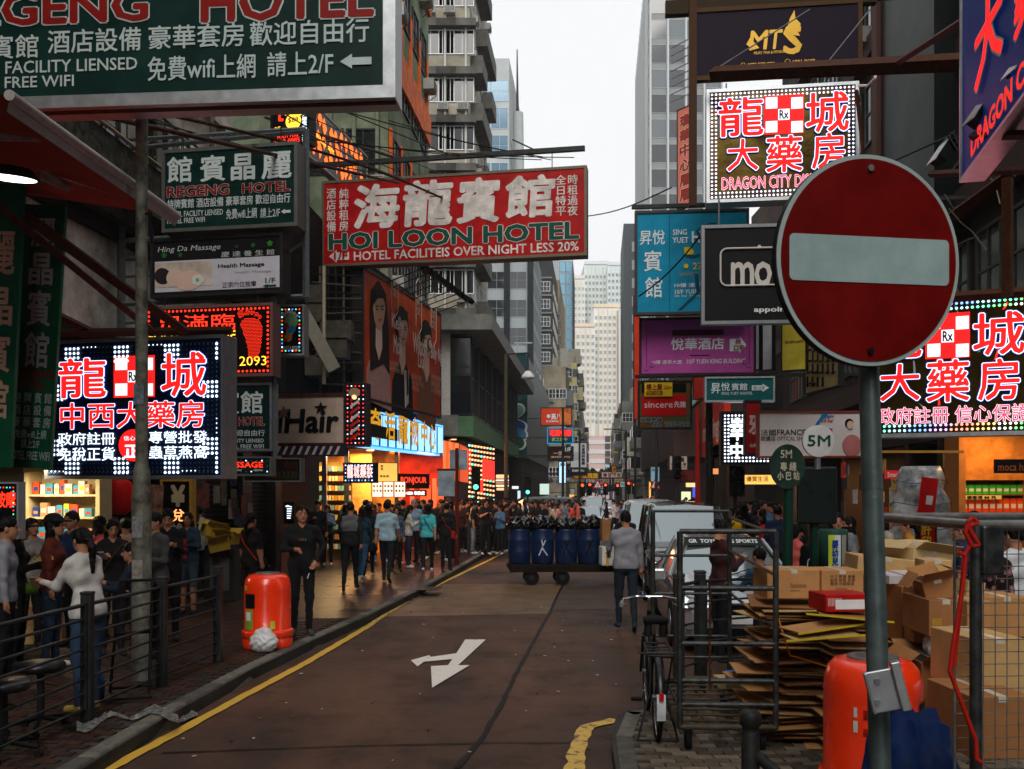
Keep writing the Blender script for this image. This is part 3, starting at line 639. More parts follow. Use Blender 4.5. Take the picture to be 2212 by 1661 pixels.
# --- left building nearest the camera (shops below, weathered plaster above)
ya, yb = 3., 22.
b1 = Building('apartment_building', 'weathered plaster building at left with shops below the hanging signs', [(FL(ya) - 9, ya), (FL(ya) - 1.2, ya), (FL(yb) - 1.2, yb), (FL(yb) - 9, yb)], 4.35, 24, PLAS)
A, B = (FL(ya) - 1.2, ya), (FL(yb) - 1.2, yb)
def sideL(t): return t
wm = winmesh(1.5, 1.6, 3, 2, ALU, M((.1, .13, .12), .12, var=0, spec=.8)); wm2 = winmesh(1.2, 1.5, 2, 2, DSTEEL, GLASS)
# windows on the street side (face looks +x, so A->B order is reversed)
b1.grid(A, B, 7.9, 3.1, 5, tt(9), wm, ac=.5, alts=(wm2,))
b1.band('ledge', A, B, 6.9, 7.75, .35, M((.1, .09, .075), .9, var=.6, scale=5, bump=.5, bscale=20)); b1.band('ledge', A, B, 6.62, 6.86, .12, DKW)
for k in range(4): b1.band('ledge', A, B, 10.5 + 3.1 * k, 10.68 + 3.1 * k, .1, PLAS)
for t in (.55, .68, .8, .93):
    b1.put('drain_pipe', MB().cyl((0, -.1, 0), (0, -.1, 15), .06, M((.2, .19, .17), .7), 8).mesh(), A, B, t, 7.8)
b1.done()
A, B = (FL(ya), ya), (FL(yb), yb)
MB().exz([(FL(ya) - 1.3, ya), (FL(ya) + .1, ya), (FL(yb) + .1, yb), (FL(yb) - 1.3, yb)], 4.36, 4.5, DKW).build('canopy_roof', b1.root)
# ground floor of that building: piers, lintel, shop rooms
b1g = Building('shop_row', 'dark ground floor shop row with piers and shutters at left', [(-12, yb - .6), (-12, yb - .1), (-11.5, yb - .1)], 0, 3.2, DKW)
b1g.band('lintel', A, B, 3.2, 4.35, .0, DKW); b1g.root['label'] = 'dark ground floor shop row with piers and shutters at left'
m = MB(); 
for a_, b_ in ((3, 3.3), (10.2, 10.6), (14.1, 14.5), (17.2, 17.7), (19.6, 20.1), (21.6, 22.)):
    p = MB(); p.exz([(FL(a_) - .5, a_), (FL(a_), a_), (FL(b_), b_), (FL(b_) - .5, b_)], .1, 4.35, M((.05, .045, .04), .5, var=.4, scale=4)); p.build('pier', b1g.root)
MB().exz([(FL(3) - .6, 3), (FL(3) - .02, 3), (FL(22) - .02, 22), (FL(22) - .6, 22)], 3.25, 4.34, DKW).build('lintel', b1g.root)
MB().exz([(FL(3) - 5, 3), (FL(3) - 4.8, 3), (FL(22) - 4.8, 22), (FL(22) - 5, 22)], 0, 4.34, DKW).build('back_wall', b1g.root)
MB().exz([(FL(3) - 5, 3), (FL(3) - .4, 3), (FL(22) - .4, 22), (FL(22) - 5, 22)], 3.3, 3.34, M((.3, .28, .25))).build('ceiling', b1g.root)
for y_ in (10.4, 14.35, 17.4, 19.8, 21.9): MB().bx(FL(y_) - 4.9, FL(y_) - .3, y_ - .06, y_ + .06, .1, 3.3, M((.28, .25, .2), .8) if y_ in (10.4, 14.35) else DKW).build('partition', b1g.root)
# closed shutters and plastered doorways between the piers
SHUT = M((.05, .05, .05), .45, .5, var=.3)
def shutter(parent, x0, y0, x1, y1, z0, z1, mat, step=.1):
    m = MB(); n = int((z1 - z0) / step)
    for k in range(n): m.exz([(x0, y0), (x0 + .03 + .015, y0), (x1 + .045, y1), (x1, y1)], z0 + k * step, z0 + k * step + step * .7, mat)
    m.exz([(x0 - .01, y0), (x0 + .02, y0), (x1 + .02, y1), (x1 - .01, y1)], z0, z1, DKW); return m.build('shutter', parent, kind='stuff')
shutter(b1g.root, FL(17.7) - .25, 17.7, FL(19.6) - .25, 19.6, .13, 3.2, SHUT); shutter(b1g.root, FL(20.1) - .25, 20.1, FL(21.6) - .25, 21.6, .13, 3.2, SHUT)
PINKP = M((.25, .12, .1), .8, var=.5, scale=8)
rr = random.Random(11)
for k in range(16):
    y_ = rr.uniform(17.2, 19.9); z_ = rr.uniform(.9, 2.6); q = MB(); q.exz([(FL(y_) + .004, y_), (FL(y_) + .012, y_), (FL(y_ + .3) + .012, y_ + .3), (FL(y_ + .3) + .004, y_ + .3)], z_, z_ + rr.uniform(.3, .5), M(rr.choice([(.25, .1, .09), (.3, .28, .25), (.05, .07, .12), (.2, .18, .12)]), .8, var=.4)); q.build('torn_poster', b1g.root)
# --- set-back block between the two (dark frames, pipes) and the shops at Y 24..33
yc = 33.5
b1b = Building('shop_row', 'shop row with lit pharmacy and food stall under the billboard', [(FL(22) - 6, 22.02), (FL(22) - 1.2, 22.02), (FL(yc) - 1.2, yc), (FL(yc) - 6, yc)], 3.6, 9, DKW)
MB().exz([(FL(22) - 5, 22.1), (FL(22) - 3, 22.1), (FL(yc) - 3, yc), (FL(yc) - 5, yc)], 0, 3.6, DKW).build('back_wall', b1b.root)
# --- green building with orange cladding
f, a, b, c = block(560, 30, 838, 37.2)
b2 = Building('apartment_building', 'pale green building with rusty orange cladding behind the red hotel sign', f, 8, 28, GRN)
wg = winmesh(1.1, 1.5, 2, 2, DSTEEL, GLASS); b2.grid(a, b, 9.4, 3.0, 6, tt(3, .1, .95), wg, ac=.5)
b2.grid(b, c, 9.4, 3., 6, tt(4), wg, ac=.6)
for k in range(3):
    z_ = 10.8 + k * 5.2
    for j in range(9): b2.band('orange_panel', b, c, z_, z_ + 1.15, .12 + .01 * (j % 2), ORG, j / 9 + .004, (j + 1) / 9 - .004)
    for j in range(9): 
        if j % 2 == 0: b2.band('orange_panel', b, c, z_ + 1.16, z_ + 3.2, .09, ORG, j / 9 + .02, j / 9 + .05)
for k in range(5): b2.put('drain_pipe', MB().cyl((0, -.1, 0), (0, -.1, 18), .07, GRN, 8).mesh(), a, b, .2 + .18 * k, 8.5)
b2.done()
# --- beige block with concrete balconies
f, a, b, c = block(905, 57, 1014, 66)
b3 = Building('apartment_building', 'tall beige concrete block with boxy side balconies beside the sky', f, 0, 45, BEI)
w3 = winmesh(2.2, 1.5, 3, 1, WHITE, GLASS, lintel=(.55, .45, BEID)); b3.grid(a, b, 5.5, 2.95, 13, [.35, .74], w3, ac=.3)
w3s = winmesh(1.7, 1.5, 3, 2, WHITE, GLASS); b3.grid(b, c, 5.5, 2.95, 13, tt(4), w3s, ac=.5)
for k in range(13):
    for j, t in enumerate(tt(3)):
        if (j + k) % 3: m = MB(); m.bx(-1.3, 1.3, -.75, 0, -.1, .05, BEID); m.bx(-1.3, 1.3, -.75, -.66, .05, 1.0, BEID); m.bx(-1.3, -1.2, -.66, 0, .05, 1., BEID); m.bx(1.2, 1.3, -.66, 0, .05, 1., BEID); b3.put('balcony', m.mesh(), b, c, t, 4.7 + k * 2.95)
for t in (.12, .52, .93): b3.put('drain_pipe', MB().cyl((0, -.1, 0), (0, -.1, 38), .08, M((.5, .5, .47)), 6).mesh(), a, b, t, 5)
b3.done()
# --- its podium with glazed corner, slab roof and green band
f, a, b, c = block(930, 46, 1008, 73.5)
pod = Building('shop_building', 'low corner shop building with dark glazing and pale green band', f, 4.9, 10.0, M((.03, .03, .032), .3))
SLB = M((.25, .25, .235), .8, var=.25, scale=2, bump=.2); GBD = M((.14, .24, .15), .55, var=.25, scale=2)
m = MB(); ff = [(a[0], a[1] - 1.3), (b[0] + 1.3, b[1] - 1.3), (c[0] + 1.5, c[1] + 1), (f[3][0], f[3][1] + 1)]; m.exz(ff, 10.0, 10.75, SLB); m.build('roof_slab', pod.root)
ff = [(a[0], a[1] - .35), (b[0] + .35, b[1] - .35), (c[0] + .3, c[1] + 2), (f[3][0], f[3][1] + 1)]; MB().exz(ff, 4.9, 5.9, GBD).build('green_band', pod.root)
MB().exz([(a[0], a[1] - .37), (b[0] - .4, b[1] - .37), (b[0] - .4, b[1] - .34), (a[0], a[1] - .34)], 4.95, 5.95, SLB).build('front_panel', pod.root)
mg = winmesh(2.6, 3.9, 2, 2, M((.1, .1, .1), .4, .5), M((.012, .016, .018), .05, var=0, spec=1), fw=.12, dep=.2); pod.grid(b, c, 6.0, 1, 1, tt(9, 0.01, .99), mg); pod.grid(a, b, 6.0, 1, 1, [.8], winmesh(1.2, 3.9, 1, 2, DSTEEL, GLASS))
pod.band('white_pier', a, b, 5.95, 10, .1, M((.5, .49, .46)), .28, .55)
pod.done()
MB().exz([(a[0] - 34, 48), (b[0] - .5, 48), (c[0] - .5, 73), (a[0] - 34, 73)], .1, 4.89, M((.05, .035, .03), .6, var=.4, scale=1)).build('ground_floor', pod.root)
# --- teal bank building
f, a, b, c = block(1040, 76, 1138, 110)
b4 = Building('bank_building', 'dark teal building with bank emblem beyond the green band', f, 5, 13.6, M((.012, .085, .1), .45, var=.1, scale=.6))
b4.band('side_cladding', b, c, 5.02, 13.4, .05, M((.14, .17, .17), .35, .5, var=.2, scale=.5)); MB().exz([(a[0], 76.5), (b[0] - .4, 76.5), (c[0], 110), (a[0], 110)], .1, 5, M((.04, .03, .03))).build('ground_floor', b4.root)
for i, (cx_, cz_, col, rt) in enumerate([(1106, 893, (.3, .45, .4), .5), (1109, 919, (.02, .12, .35), -.2), (1111, 934, (.12, .3, .5), -.35), (1108, 950, (.02, .16, .07), -.5)]):
    for sc_, mm, dd in ((1.18, M((.7, .72, .66), var=0), .05), (1., M(col, .5, var=0), .09)):
        x_, z_ = X(cx_, 76), Z(cz_, 76); pts = []
        for k in range(26):
            t = 2 * PI * k / 26; ex, ez = 1.0 * sc_ * math.copysign(abs(math.cos(t)) ** .7, math.cos(t)), .5 * sc_ * math.copysign(abs(math.sin(t)) ** .8, math.sin(t))
            pts.append((x_ + ex * math.cos(rt) - ez * math.sin(rt), z_ + ex * math.sin(rt) + ez * math.cos(rt)))
        MB().ext(pts, 76 - dd - .012 * i, 76 - dd + .04 - .012 * i, mm).build('emblem', b4.root)
m = MB()
for i in range(9): m.cyl((X(1118 + 7 * i, 77 + i * 3), 77 + i * 3, 13.5), (X(1118 + 7 * i, 77 + i * 3), 77 + i * 3, 14.6), .05, M((.5, .52, .52)), 5)
m.bx(X(1110, 76), X(1150, 76), 76.1, 76.2, 14.4, 14.5, M((.5, .52, .52))); m.build('roof_rail', b4.root, kind='stuff')
# --- glass towers of the left row
BG = M((.1, .2, .27), .08, .3, var=.25, scale=.12, spec=1.); TEALG = M((.06, .22, .22), .08, .3, var=.2, spec=1); LG = M((.42, .45, .45), .6, var=.1, scale=.3)
f, a, b, c = block(1020, 118, 1100, 140)
b5 = Building('glass_tower', 'pale blue glass office tower with antenna left of the sky', f, 0, 57.5, LG)
g5 = winmesh(2.2, 2.7, 2, 2, M((.5, .53, .53)), BG, fw=.06); b5.grid(a, b, 3, 3.5, 15, tt(2, 0.02, .98), g5); g5b = winmesh(2.6, 2.7, 2, 1, LG, TEALG, fw=.1); b5.grid(b, c, 3, 3.5, 13, tt(7), g5b)
b5.band('dark_floor', a, b, 36, 38.6, .15, M((.03, .04, .05), .1)); b5.done()
m = MB(); m.cyl((X(1119, 124), 124, 40), (X(1119, 124), 124, 53), .9, LG, 12, .7); m.cyl((X(1118, 124), 124, 53), (X(1117, 124), 124, 61.5), .22, DSTEEL, 6, .08); m.build('antenna', b5.root)
f, a, b, c = block(1040, 112, 1150, 130)
b5b = Building('office_block', 'office block with white bands and dark glass bays', f, 0, 33, M((.35, .37, .38), .6, var=.15))
gd = winmesh(2.3, 2.1, 2, 2, M((.3, .32, .33)), M((.015, .025, .035), .06, var=0, spec=1), fw=.07); b5b.grid(a, b, 3, 3.4, 9, tt(2, .1, .9), gd); b5b.grid(b, c, 3, 3.4, 9, tt(5), gd); b5b.done()
for t in (.04, .5, .96): b5b.band('pilaster', a, b, 2, 33, .5, M((.02, .03, .035), .2), t - .06, t + .06)
f, a, b, c = block(1100, 158, 1193, 180)
b7 = Building('apartment_building', 'dark grey apartment block with white window grilles', f, 0, 42, M((.075, .082, .085), .8, var=.2, scale=.4))
g7 = winmesh(2.8, 1.7, 5, 2, WHITE, GLASS, fw=.1, dep=.1); b7.grid(a, b, 3.5, 3.0, 12, [.36, .76], g7, ac=.4)
for k in range(13): b7.band('ledge', a, b, 2.7 + 3 * k, 2.95 + 3 * k, .3, M((.3, .3, .28)))
b7.grid(b, c, 3.5, 3., 12, tt(4), g7); b7.done()
f, a, b, c = block(1193.5, 182, 1209, 215)
b8 = Building('apartment_building', 'narrow tan apartment slab between grey block and blue glass', f, 0, 44, M((.3, .25, .17), .85, var=.2, scale=.4)); b8.grid(a, b, 3, 3, 12, [.75], winmesh(.9, 1.4, 1, 1, WHITE, GLASS)); b8.done()
f, a, b, c = block(1208, 230, 1236, 255)
b9 = Building('glass_tower', 'slim mirrored blue glass tower behind the tan slab', f, 0, 62, M((.45, .48, .5)))
g9 = winmesh(1.5, 2.6, 1, 1, M((.03, .05, .07)), M((.25, .42, .55), .08, .5, var=.3, scale=.1, spec=1), fw=.07); b9.grid(a, b, 1, 2.8, 21, tt(2, 0, 1), g9); b9.grid(b, c, 1, 2.8, 21, tt(8, 0, 1), winmesh(2.8, 2.6, 1, 1, M((.03, .05, .07)), M((.12, .25, .36), .08, .5, var=.3, scale=.1, spec=1), fw=.07)); b9.done()
# old tenements, left far and right far
def tenement(label, u0, Y0, u1, Y1, z1, col, left=True, nx=3, nb=5, seed=1):
    f, a, b, c = block(u0, Y0, u1, Y1, left=left); m_ = M(col, .85, var=.35, scale=.5, bump=.2, bscale=4)
    t = Building('tenement', label, f, 0, z1, m_); rs = random.Random(seed)
    wt = winmesh(1.7, 1.5, 3, 2, WHITE, GLASS, fw=.08, dep=.1); wt2 = winmesh(1.3, 1.3, 2, 2, DSTEEL, GLASS, fw=.07); n = int((z1 - 4) / 3.0)
    A, B = (b, c) if left else (c, a); t.grid(a, b, 4.6, 3., n, tt(nx), wt, ac=.5, alts=(wt2,)); t.grid(A, B, 4.6, 3., n, tt(nb), wt, ac=.5, alts=(wt2,))
    for k in range(n):
        for q in tt(nb):
            if rs.random() < .55: m = MB(); mm = M(rs.choice([(.4, .38, .32), (.25, .25, .22), (.45, .42, .3), (.2, .22, .24)]), .85, var=.3); m.bx(-1.4, 1.4, -1.1, 0, -.2, .9, mm); m.bx(-1.3, 1.3, -1.05, -.05, .9, 2.1, GLASS if rs.random() < .5 else mm); t.put('balcony', m.mesh(), A, B, q, 3.9 + k * 3)
    m = MB()
    for k in range(4): xx = a[0] + (b[0] - a[0]) * rs.random(); m2 = MB(); m2.bx(xx, xx + rs.uniform(.8, 2), Y0 + 1 + k, Y0 + 3 + k, z1, z1 + rs.uniform(1, 3), M((.35, .34, .3), .85, var=.3)); m2.build('roof_hut', t.root)
    t.done(); return t
tenement('cream tenement with stained balconies behind the stacked left signs', 1172, 142, 1222, 160, 21.5, (.34, .31, .25), nx=3, nb=4, seed=2)
tenement('pale yellow tenement further down the left row', 1218, 163, 1246, 190, 25, (.48, .42, .26), nx=2, nb=6, seed=3)
tenement('grey tenement last of the left row before the pink block', 1240, 195, 1258, 240, 20, (.3, .29, .27), nx=1, nb=8, seed=4)
tenement('grimy grey tenement on the far right below the slate tower', 1344, 150, 1400, 205, 17, (.24, .24, .22), left=False, nx=3, nb=9, seed=5)
tenement('sooty corner tenement with round turret on the far right', 1338, 215, 1362, 290, 23, (.2, .2, .19), left=False, nx=1, nb=12, seed=6)
tenement('low old tenement behind the sincere signboard', 1392, 92, 1470, 120, 11, (.3, .28, .25), left=False, nx=3, nb=5, seed=7)
# slate slab tower
f, a, b, c = block(1347, 168, 1430, 190, left=False)
b11 = Building('slab_tower', 'plain slate grey slab tower left of the teal banner', f, 0, 51, M((.17, .19, .2), .8, var=.08, scale=.2)); b11.grid(a, b, 3, 3.3, 14, [.33], winmesh(1.6, 1.8, 1, 2, LG, M((.5, .53, .55), .3, var=0))); b11.done()
# curtain-wall tower on the right
f, a, b, c = block(1403, 132, 1560, 170, left=False)
b12 = Building('curtain_wall_tower', 'tall dark curtain wall tower with white fins right of the sky', f, 0, 78, M((.3, .31, .31), .6))
gl = winmesh(2.35, 2.7, 1, 1, M((.42, .44, .44)), M((.025, .035, .045), .07, var=0, spec=1), fw=.06); gl2 = winmesh(2.35, 2.7, 1, 1, M((.42, .44, .44)), M((.22, .24, .25), .3, var=.1), fw=.06)
for k in range(21):
    for t in tt(4, 0, 1): b12.put('window', gl if k % 2 or rnd.random() < .3 else gl2, a, b, t, 3 + 3.55 * k)
for t in (0.01, .25, .5, .75, .99): b12.band('fin', a, b, 2, 78, .45, M((.5, .52, .52)), t - .012, t + .012)
for i in range(15): b12.band('fin', c, a, 2, 78.5 + i * 0, .5, M((.45, .47, .47)), i / 15, i / 15 + .012)
for k in range(21):
    for t in tt(7, 0, 1): b12.put('window', winmesh(5, 2.7, 2, 1, M((.42, .44, .44)), M((.1, .12, .14), .07, var=0, spec=1), fw=.06), c, a, t, 3 + 3.55 * k)
b12.done()
# far pale towers
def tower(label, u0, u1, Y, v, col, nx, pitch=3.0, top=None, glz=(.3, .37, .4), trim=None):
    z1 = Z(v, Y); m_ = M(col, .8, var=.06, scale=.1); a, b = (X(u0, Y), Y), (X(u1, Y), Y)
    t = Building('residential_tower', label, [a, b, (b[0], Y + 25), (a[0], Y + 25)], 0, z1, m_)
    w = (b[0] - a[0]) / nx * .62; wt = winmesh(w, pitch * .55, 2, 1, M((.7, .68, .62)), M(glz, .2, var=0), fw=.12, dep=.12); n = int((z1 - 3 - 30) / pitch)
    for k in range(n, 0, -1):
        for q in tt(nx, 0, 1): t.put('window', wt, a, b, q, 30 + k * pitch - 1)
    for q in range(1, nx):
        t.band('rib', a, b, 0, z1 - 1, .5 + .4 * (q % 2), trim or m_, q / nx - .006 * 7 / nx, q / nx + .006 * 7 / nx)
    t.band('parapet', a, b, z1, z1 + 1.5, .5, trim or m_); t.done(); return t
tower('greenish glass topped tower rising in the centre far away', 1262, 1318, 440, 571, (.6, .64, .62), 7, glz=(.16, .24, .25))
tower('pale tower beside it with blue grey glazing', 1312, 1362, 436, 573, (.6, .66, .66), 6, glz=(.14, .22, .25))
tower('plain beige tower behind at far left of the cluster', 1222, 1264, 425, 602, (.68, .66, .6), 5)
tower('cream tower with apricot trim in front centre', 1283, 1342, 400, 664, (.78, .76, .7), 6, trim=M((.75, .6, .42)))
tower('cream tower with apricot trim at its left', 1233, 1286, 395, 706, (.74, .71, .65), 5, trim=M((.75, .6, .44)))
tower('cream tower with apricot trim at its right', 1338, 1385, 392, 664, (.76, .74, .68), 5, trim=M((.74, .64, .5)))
m = MB(); m.bx(X(1292, 445), X(1308, 445), 446, 456, Z(571, 440), Z(556, 440), M((.46, .47, .44))); m.build('lift_house', bpy.data.objects['residential_tower'])
f, a, b, c = block(1262, 330, 1352, 350)
pk = Building('school_block', 'low pink and white block closing the street', [(a[0], 330), (b[0], 330), (b[0], 345), (a[0], 345)], 0, Z(941, 330), M((.6, .42, .4), .8, var=.06))
for k in range(6): pk.band('white_band', a, b, 2.5 + 3.4 * k, 4 + 3.4 * k, .2, M((.66, .62, .6)))
wpk = winmesh(2., 1.5, 2, 1, WHITE, M((.2, .24, .25), .3, var=0), fw=.1); pk.grid(a, b, 2.4, 3.4, 6, [.08, .22, .36, .78, .92], wpk); pk.band('stair_glass', a, b, 2, 12, .3, M((.4, .6, .68), .3, var=.1), .5, .62)
for k in range(4): pk.band('stairwell', a, b, 12.5 + 2.6 * k, 14.6 + 2.6 * k, .35, M((.12, .1, .1)), .5, .62)
pk.done()
# --- right building beside the pharmacy signs
ya, yb = 12., 38.
DB = M((.036, .024, .018), .7, var=.3, scale=1.2, bump=.2); A, B = (FR(yb), yb), (FR(ya), ya)
b20 = Building('commercial_building', 'dark brown building at right rising behind the pharmacy signs', [(FR(ya), ya), (FR(ya) + 12, ya), (FR(yb) + 12, yb), (FR(yb), yb)], 4.2, 26, DB)
w20 = winmesh(2.2, 1.7, 4, 2, M((.09, .1, .09), .5), M((.05, .07, .065), .1, var=.3, scale=.8, spec=.9), fw=.07); b20.grid(A, B, 5.6, 3.1, 6, tt(9), w20, ac=.15)
for k in range(7): b20.band('ledge', A, B, 4.6 + 3.1 * k, 5.15 + 3.1 * k, .3, M((.075, .05, .04), .7, var=.3))
b20.band('black_cladding', A, B, 7.5, 16, .7, M((.008, .012, .014), .35, var=.3, scale=1.), .6, .735); b20.band('brown_column', A, B, 4.2, 26, .8, M((.13, .06, .045), .6), .582, .597)
b20.done()
m = MB(); root20 = b20.root
MB().exz([(FR(ya), ya), (FR(ya) + .5, ya), (FR(yb) + .5, yb), (FR(yb), yb)], 3.3, 4.2, M((.02, .018, .017))).build('lintel', root20)
MB().exz([(FR(ya) + 4, ya), (FR(ya) + 4.2, ya), (FR(yb) + 4.2, yb), (FR(yb) + 4, yb)], 0, 4.2, M((.2, .12, .05))).build('back_wall', root20)
MB().exz([(FR(ya) + .3, ya), (FR(ya) + 4, ya), (FR(yb) + 4, yb), (FR(yb) + .3, yb)], 3.3, 3.34, M((.3, .2, .1))).build('ceiling', root20)
for y_ in (13.2, 16.4, 17.6, 20.4, 22.6, 25.5, 28.5, 32, 36): MB().exz([(FR(y_), y_), (FR(y_) + 4, y_), (FR(y_) + 4, y_ + .3), (FR(y_ + .3), y_ + .3)], .1, 3.3, M((.04, .022, .014), .7) if y_ != 16.4 else M((.4, .2, .05), .6)).build('partition', root20)
# buildings further back on the right between Y 52 and 130
f, a, b, c = block(1455, 53, 1640, 92, left=False)
b21 = Building('shop_building', 'orange clad corner shop building with pharmacy lettering', f, 4.2, 17, M((.09, .05, .04), .7, var=.3, scale=.6)); b21.grid(c, a, 8.5, 3.2, 3, tt(8), winmesh(2, 1.7, 3, 2, ALU, GLASS), ac=.4); b21.done()
MB().exz([(a[0] + .8, 54), (b[0], 54), (b[0], 90), (c[0] + .8, 92)], 0, 4.2, M((.06, .035, .03), .6)).build('ground_floor', b21.root)
f, a, b, c = block(1425, 93, 1520, 129, left=False)
b22 = Building('shop_building', 'narrow grey shop building under the curtain wall tower', f, 0, 12, M((.15, .14, .13), .8, var=.3, scale=.6)); b22.grid(c, a, 5, 3.1, 2, tt(8), winmesh(2, 1.7, 3, 2, ALU, GLASS), ac=.4); b22.done()
# the street goes on behind the camera and into the cross street
m = Building('apartment_building', 'plain dark building behind the viewer on the left', [(-24, -70), (FL(-6) + -.0, -70), (FL(2.9), 2.9), (-24, 2.9)], 0, 26, PLAS); m.grid((FL(-6), -60), (FL(2.9), 2.9), 6, 3.1, 5, tt(12), wm)
m = Building('apartment_building', 'plain dark building behind the viewer on the right', [(FR(-6), -70), (30, -70), (30, 4), (FR(4), 4)], 0, 28, DB)
for lab, u0, u1, Yq, z1, col in (('plaster block along the left cross street', -14, -48, 54, 26, (.16, .15, .13)), ('dark shop block along the left cross street', 0, 0, 0, 0, 0), ('brown block along the right cross street', 19, 60, 53.5, 24, (.1, .07, .055))):
    if not Yq: continue
    t = Building('apartment_building', lab, [(min(u0, u1), Yq), (max(u0, u1), Yq), (max(u0, u1), Yq + 20), (min(u0, u1), Yq + 20)], 0, z1, M(col, .8, var=.4, scale=.6)); t.grid((min(u0, u1), Yq), (max(u0, u1), Yq), 5, 3.1, 6, tt(12), wm2)

# ---------------------------------------------------------------- signboards
def C(h, k=1.8, **kw): return M(tuple(min(.85, x * k) for x in H(h)), kw.pop('rough', .5), var=kw.pop('var', .12), **kw)
GREENF = M((.008, .055, .046), .4, var=.4, scale=1.5); GREYW = M((.5, .6, .58), .5, var=.08); REDL = M((.3, .02, .012), .45, var=.1); REDF = M((.4, .01, .01), .38, var=.3, scale=2.2)
CREAM = M((.62, .56, .52), .5, var=.32, scale=2.5)
# big green hotel board, top left
s = Sign('hotel_sign', 'huge dark green REGENG HOTEL board across the top left corner', -140, -80, 216.6, 828, 9.2, 8.87, face=GREENF, frame=ALU, th=.3, fw=.12)
OUT = ((.022, GREYW),)
s.T('REGENG', -118, -8, 318, 60, REDL, .03, ((.055, GREYW),)); s.T('HOTEL', 437, -32, 805, 48, REDL, .03, ((.055, GREYW),))
s.T('持牌賓館', -128, 82, 83, 132, GREYW, .012); s.T('酒店設備', 104, 66, 305, 116, GREYW, .012); s.T('豪華套房', 322, 57, 527, 107, GREYW, .012); s.T('歡迎自由行', 540, 49, 797, 100, GREYW, .012)
s.T('HOTEL FACILITY LIENSED', -108, 138, 297, 164, GREYW, .012); s.T('HOTEL FREE WIFI', -108, 171, 160, 195, GREYW, .012); s.T('免費wifi上網', 320, 124, 552, 176, GREYW, .01); s.T('請上2/F', 578, 114, 720, 166, GREYW, .01)
s.arrow(735, 118, 803, 150, GREYW)
MB().bx(s.w * .05, s.w, .3, .36, s.h + .0, s.h + .1, DSTEEL).build('bracket', s.root)
s.side(-.8, (1.,)); s.side(-.8, (0.02,), brace=False)
# small green hotel board
s = Sign('hotel_sign', 'small green REGENG HOTEL board hanging from the grey lattice arm', 357, 332, 495, 636, 16, 15.6, face=GREENF, frame=M((.2, .2, .18), .5, .5), th=.35, fw=.06)
GW = M((.6, .66, .64), .5, var=.05)
for ch, a_, b_ in (('館', 362, 414), ('賓', 433, 486), ('晶', 500, 550), ('麗', 566, 629)): s.T(ch, a_, 341 - (a_ - 362) * .05, b_, 395 - (a_ - 362) * .04, GW, .022)
s.T('REGENG', 362, 405, 494, 427, REDL, .03, ((.05, GW),)); s.T('HOTEL', 524, 397, 627, 418, REDL, .03, ((.05, GW),))
s.T('持牌賓館 酒店設備 豪華套房 歡迎自由行', 362, 432, 627, 452, GW, .015); s.T('HOTEL FACILITY LIENSED', 362, 458, 482, 470, GW, .012); s.T('HOTEL FREE WIFI', 362, 473, 443, 484, GW, .012)
s.T('免費wifi上網', 489, 452, 555, 474, GW, .012); s.T('請上2/F', 563, 450, 605, 471, GW, .012); s.arrow(608, 452, 628, 463, GW); s.hang(2, .35)
# massage board with lying woman print
s = Sign('massage_sign', 'black and white massage board with print of a lying woman', 331, 524, 638, 606, 16.2, 15.75, face=M((.03, .025, .028), .4), frame=DSTEEL, th=.3, fw=.05)
PW = M((.62, .6, .66), .4, var=.06); s.R(335, 566, 604, 632, PW, name='white_print'); s.T('Hing Da Massage', 340, 534, 475, 549, GW, .0, shear=.25); s.T('慶 達 養 生 館', 478, 544, 593, 556, GW, .0)
s.R(336, 569, 459, 622, M((.6, .5, .42), .5, var=.25, scale=3), .012, 'photo_print')
SKN = M((.75, .52, .42), .5, var=.05); s.disc(379, 600, 17, SKN, .016, 1.1, 'photo_print', .25); s.disc(352, 597, 16, M((.06, .045, .05), .5), .0145, 1.1, 'photo_print', -.4); s.disc(408, 606, 20, SKN, .0135, 1.5, 'photo_print', .05)
for k in range(5): s.disc(428 + 8 * math.cos(k * 1.26), 605 + 7 * math.sin(k * 1.26), 6, WHITE, .018, .8, 'photo_print', -k * 1.26)
s.disc(428, 605, 3.5, M((.3, .5, .05)), .022, 1, 'photo_print')
s.T('Health Massage', 472, 571, 571, 582, BLACK, .03); s.T('Health Massage', 508, 586, 586, 593, M((.35, .38, .36)), .01); s.T('正宗穴位按摩', 481, 610, 554, 622, BLACK, .01); s.T('1/F', 574, 601, 595, 612, M((.01, .1, .05)), .02); s.arrow(568, 614, 597, 622, M((.01, .1, .05)))
for (fu, fv, fr, cc) in ((355, 552, 5, (.05, .3, .08)), (390, 551, 4, (.05, .25, .08)), (548, 530, 4, (.05, .3, .08)), (584, 526, 5.5, (.08, .4, .1)), (512, 533, 3, (.1, .15, .1))):
    for k in range(5): s.disc(fu + fr * .7 * math.cos(k * 1.26 - 1.57), fv + fr * .7 * math.sin(k * 1.26 - 1.57), fr * .5, M(cc), .01, .55, 'flower_print', -(k * 1.26 - 1.57) + 1.57)
s.hang(2, .3)
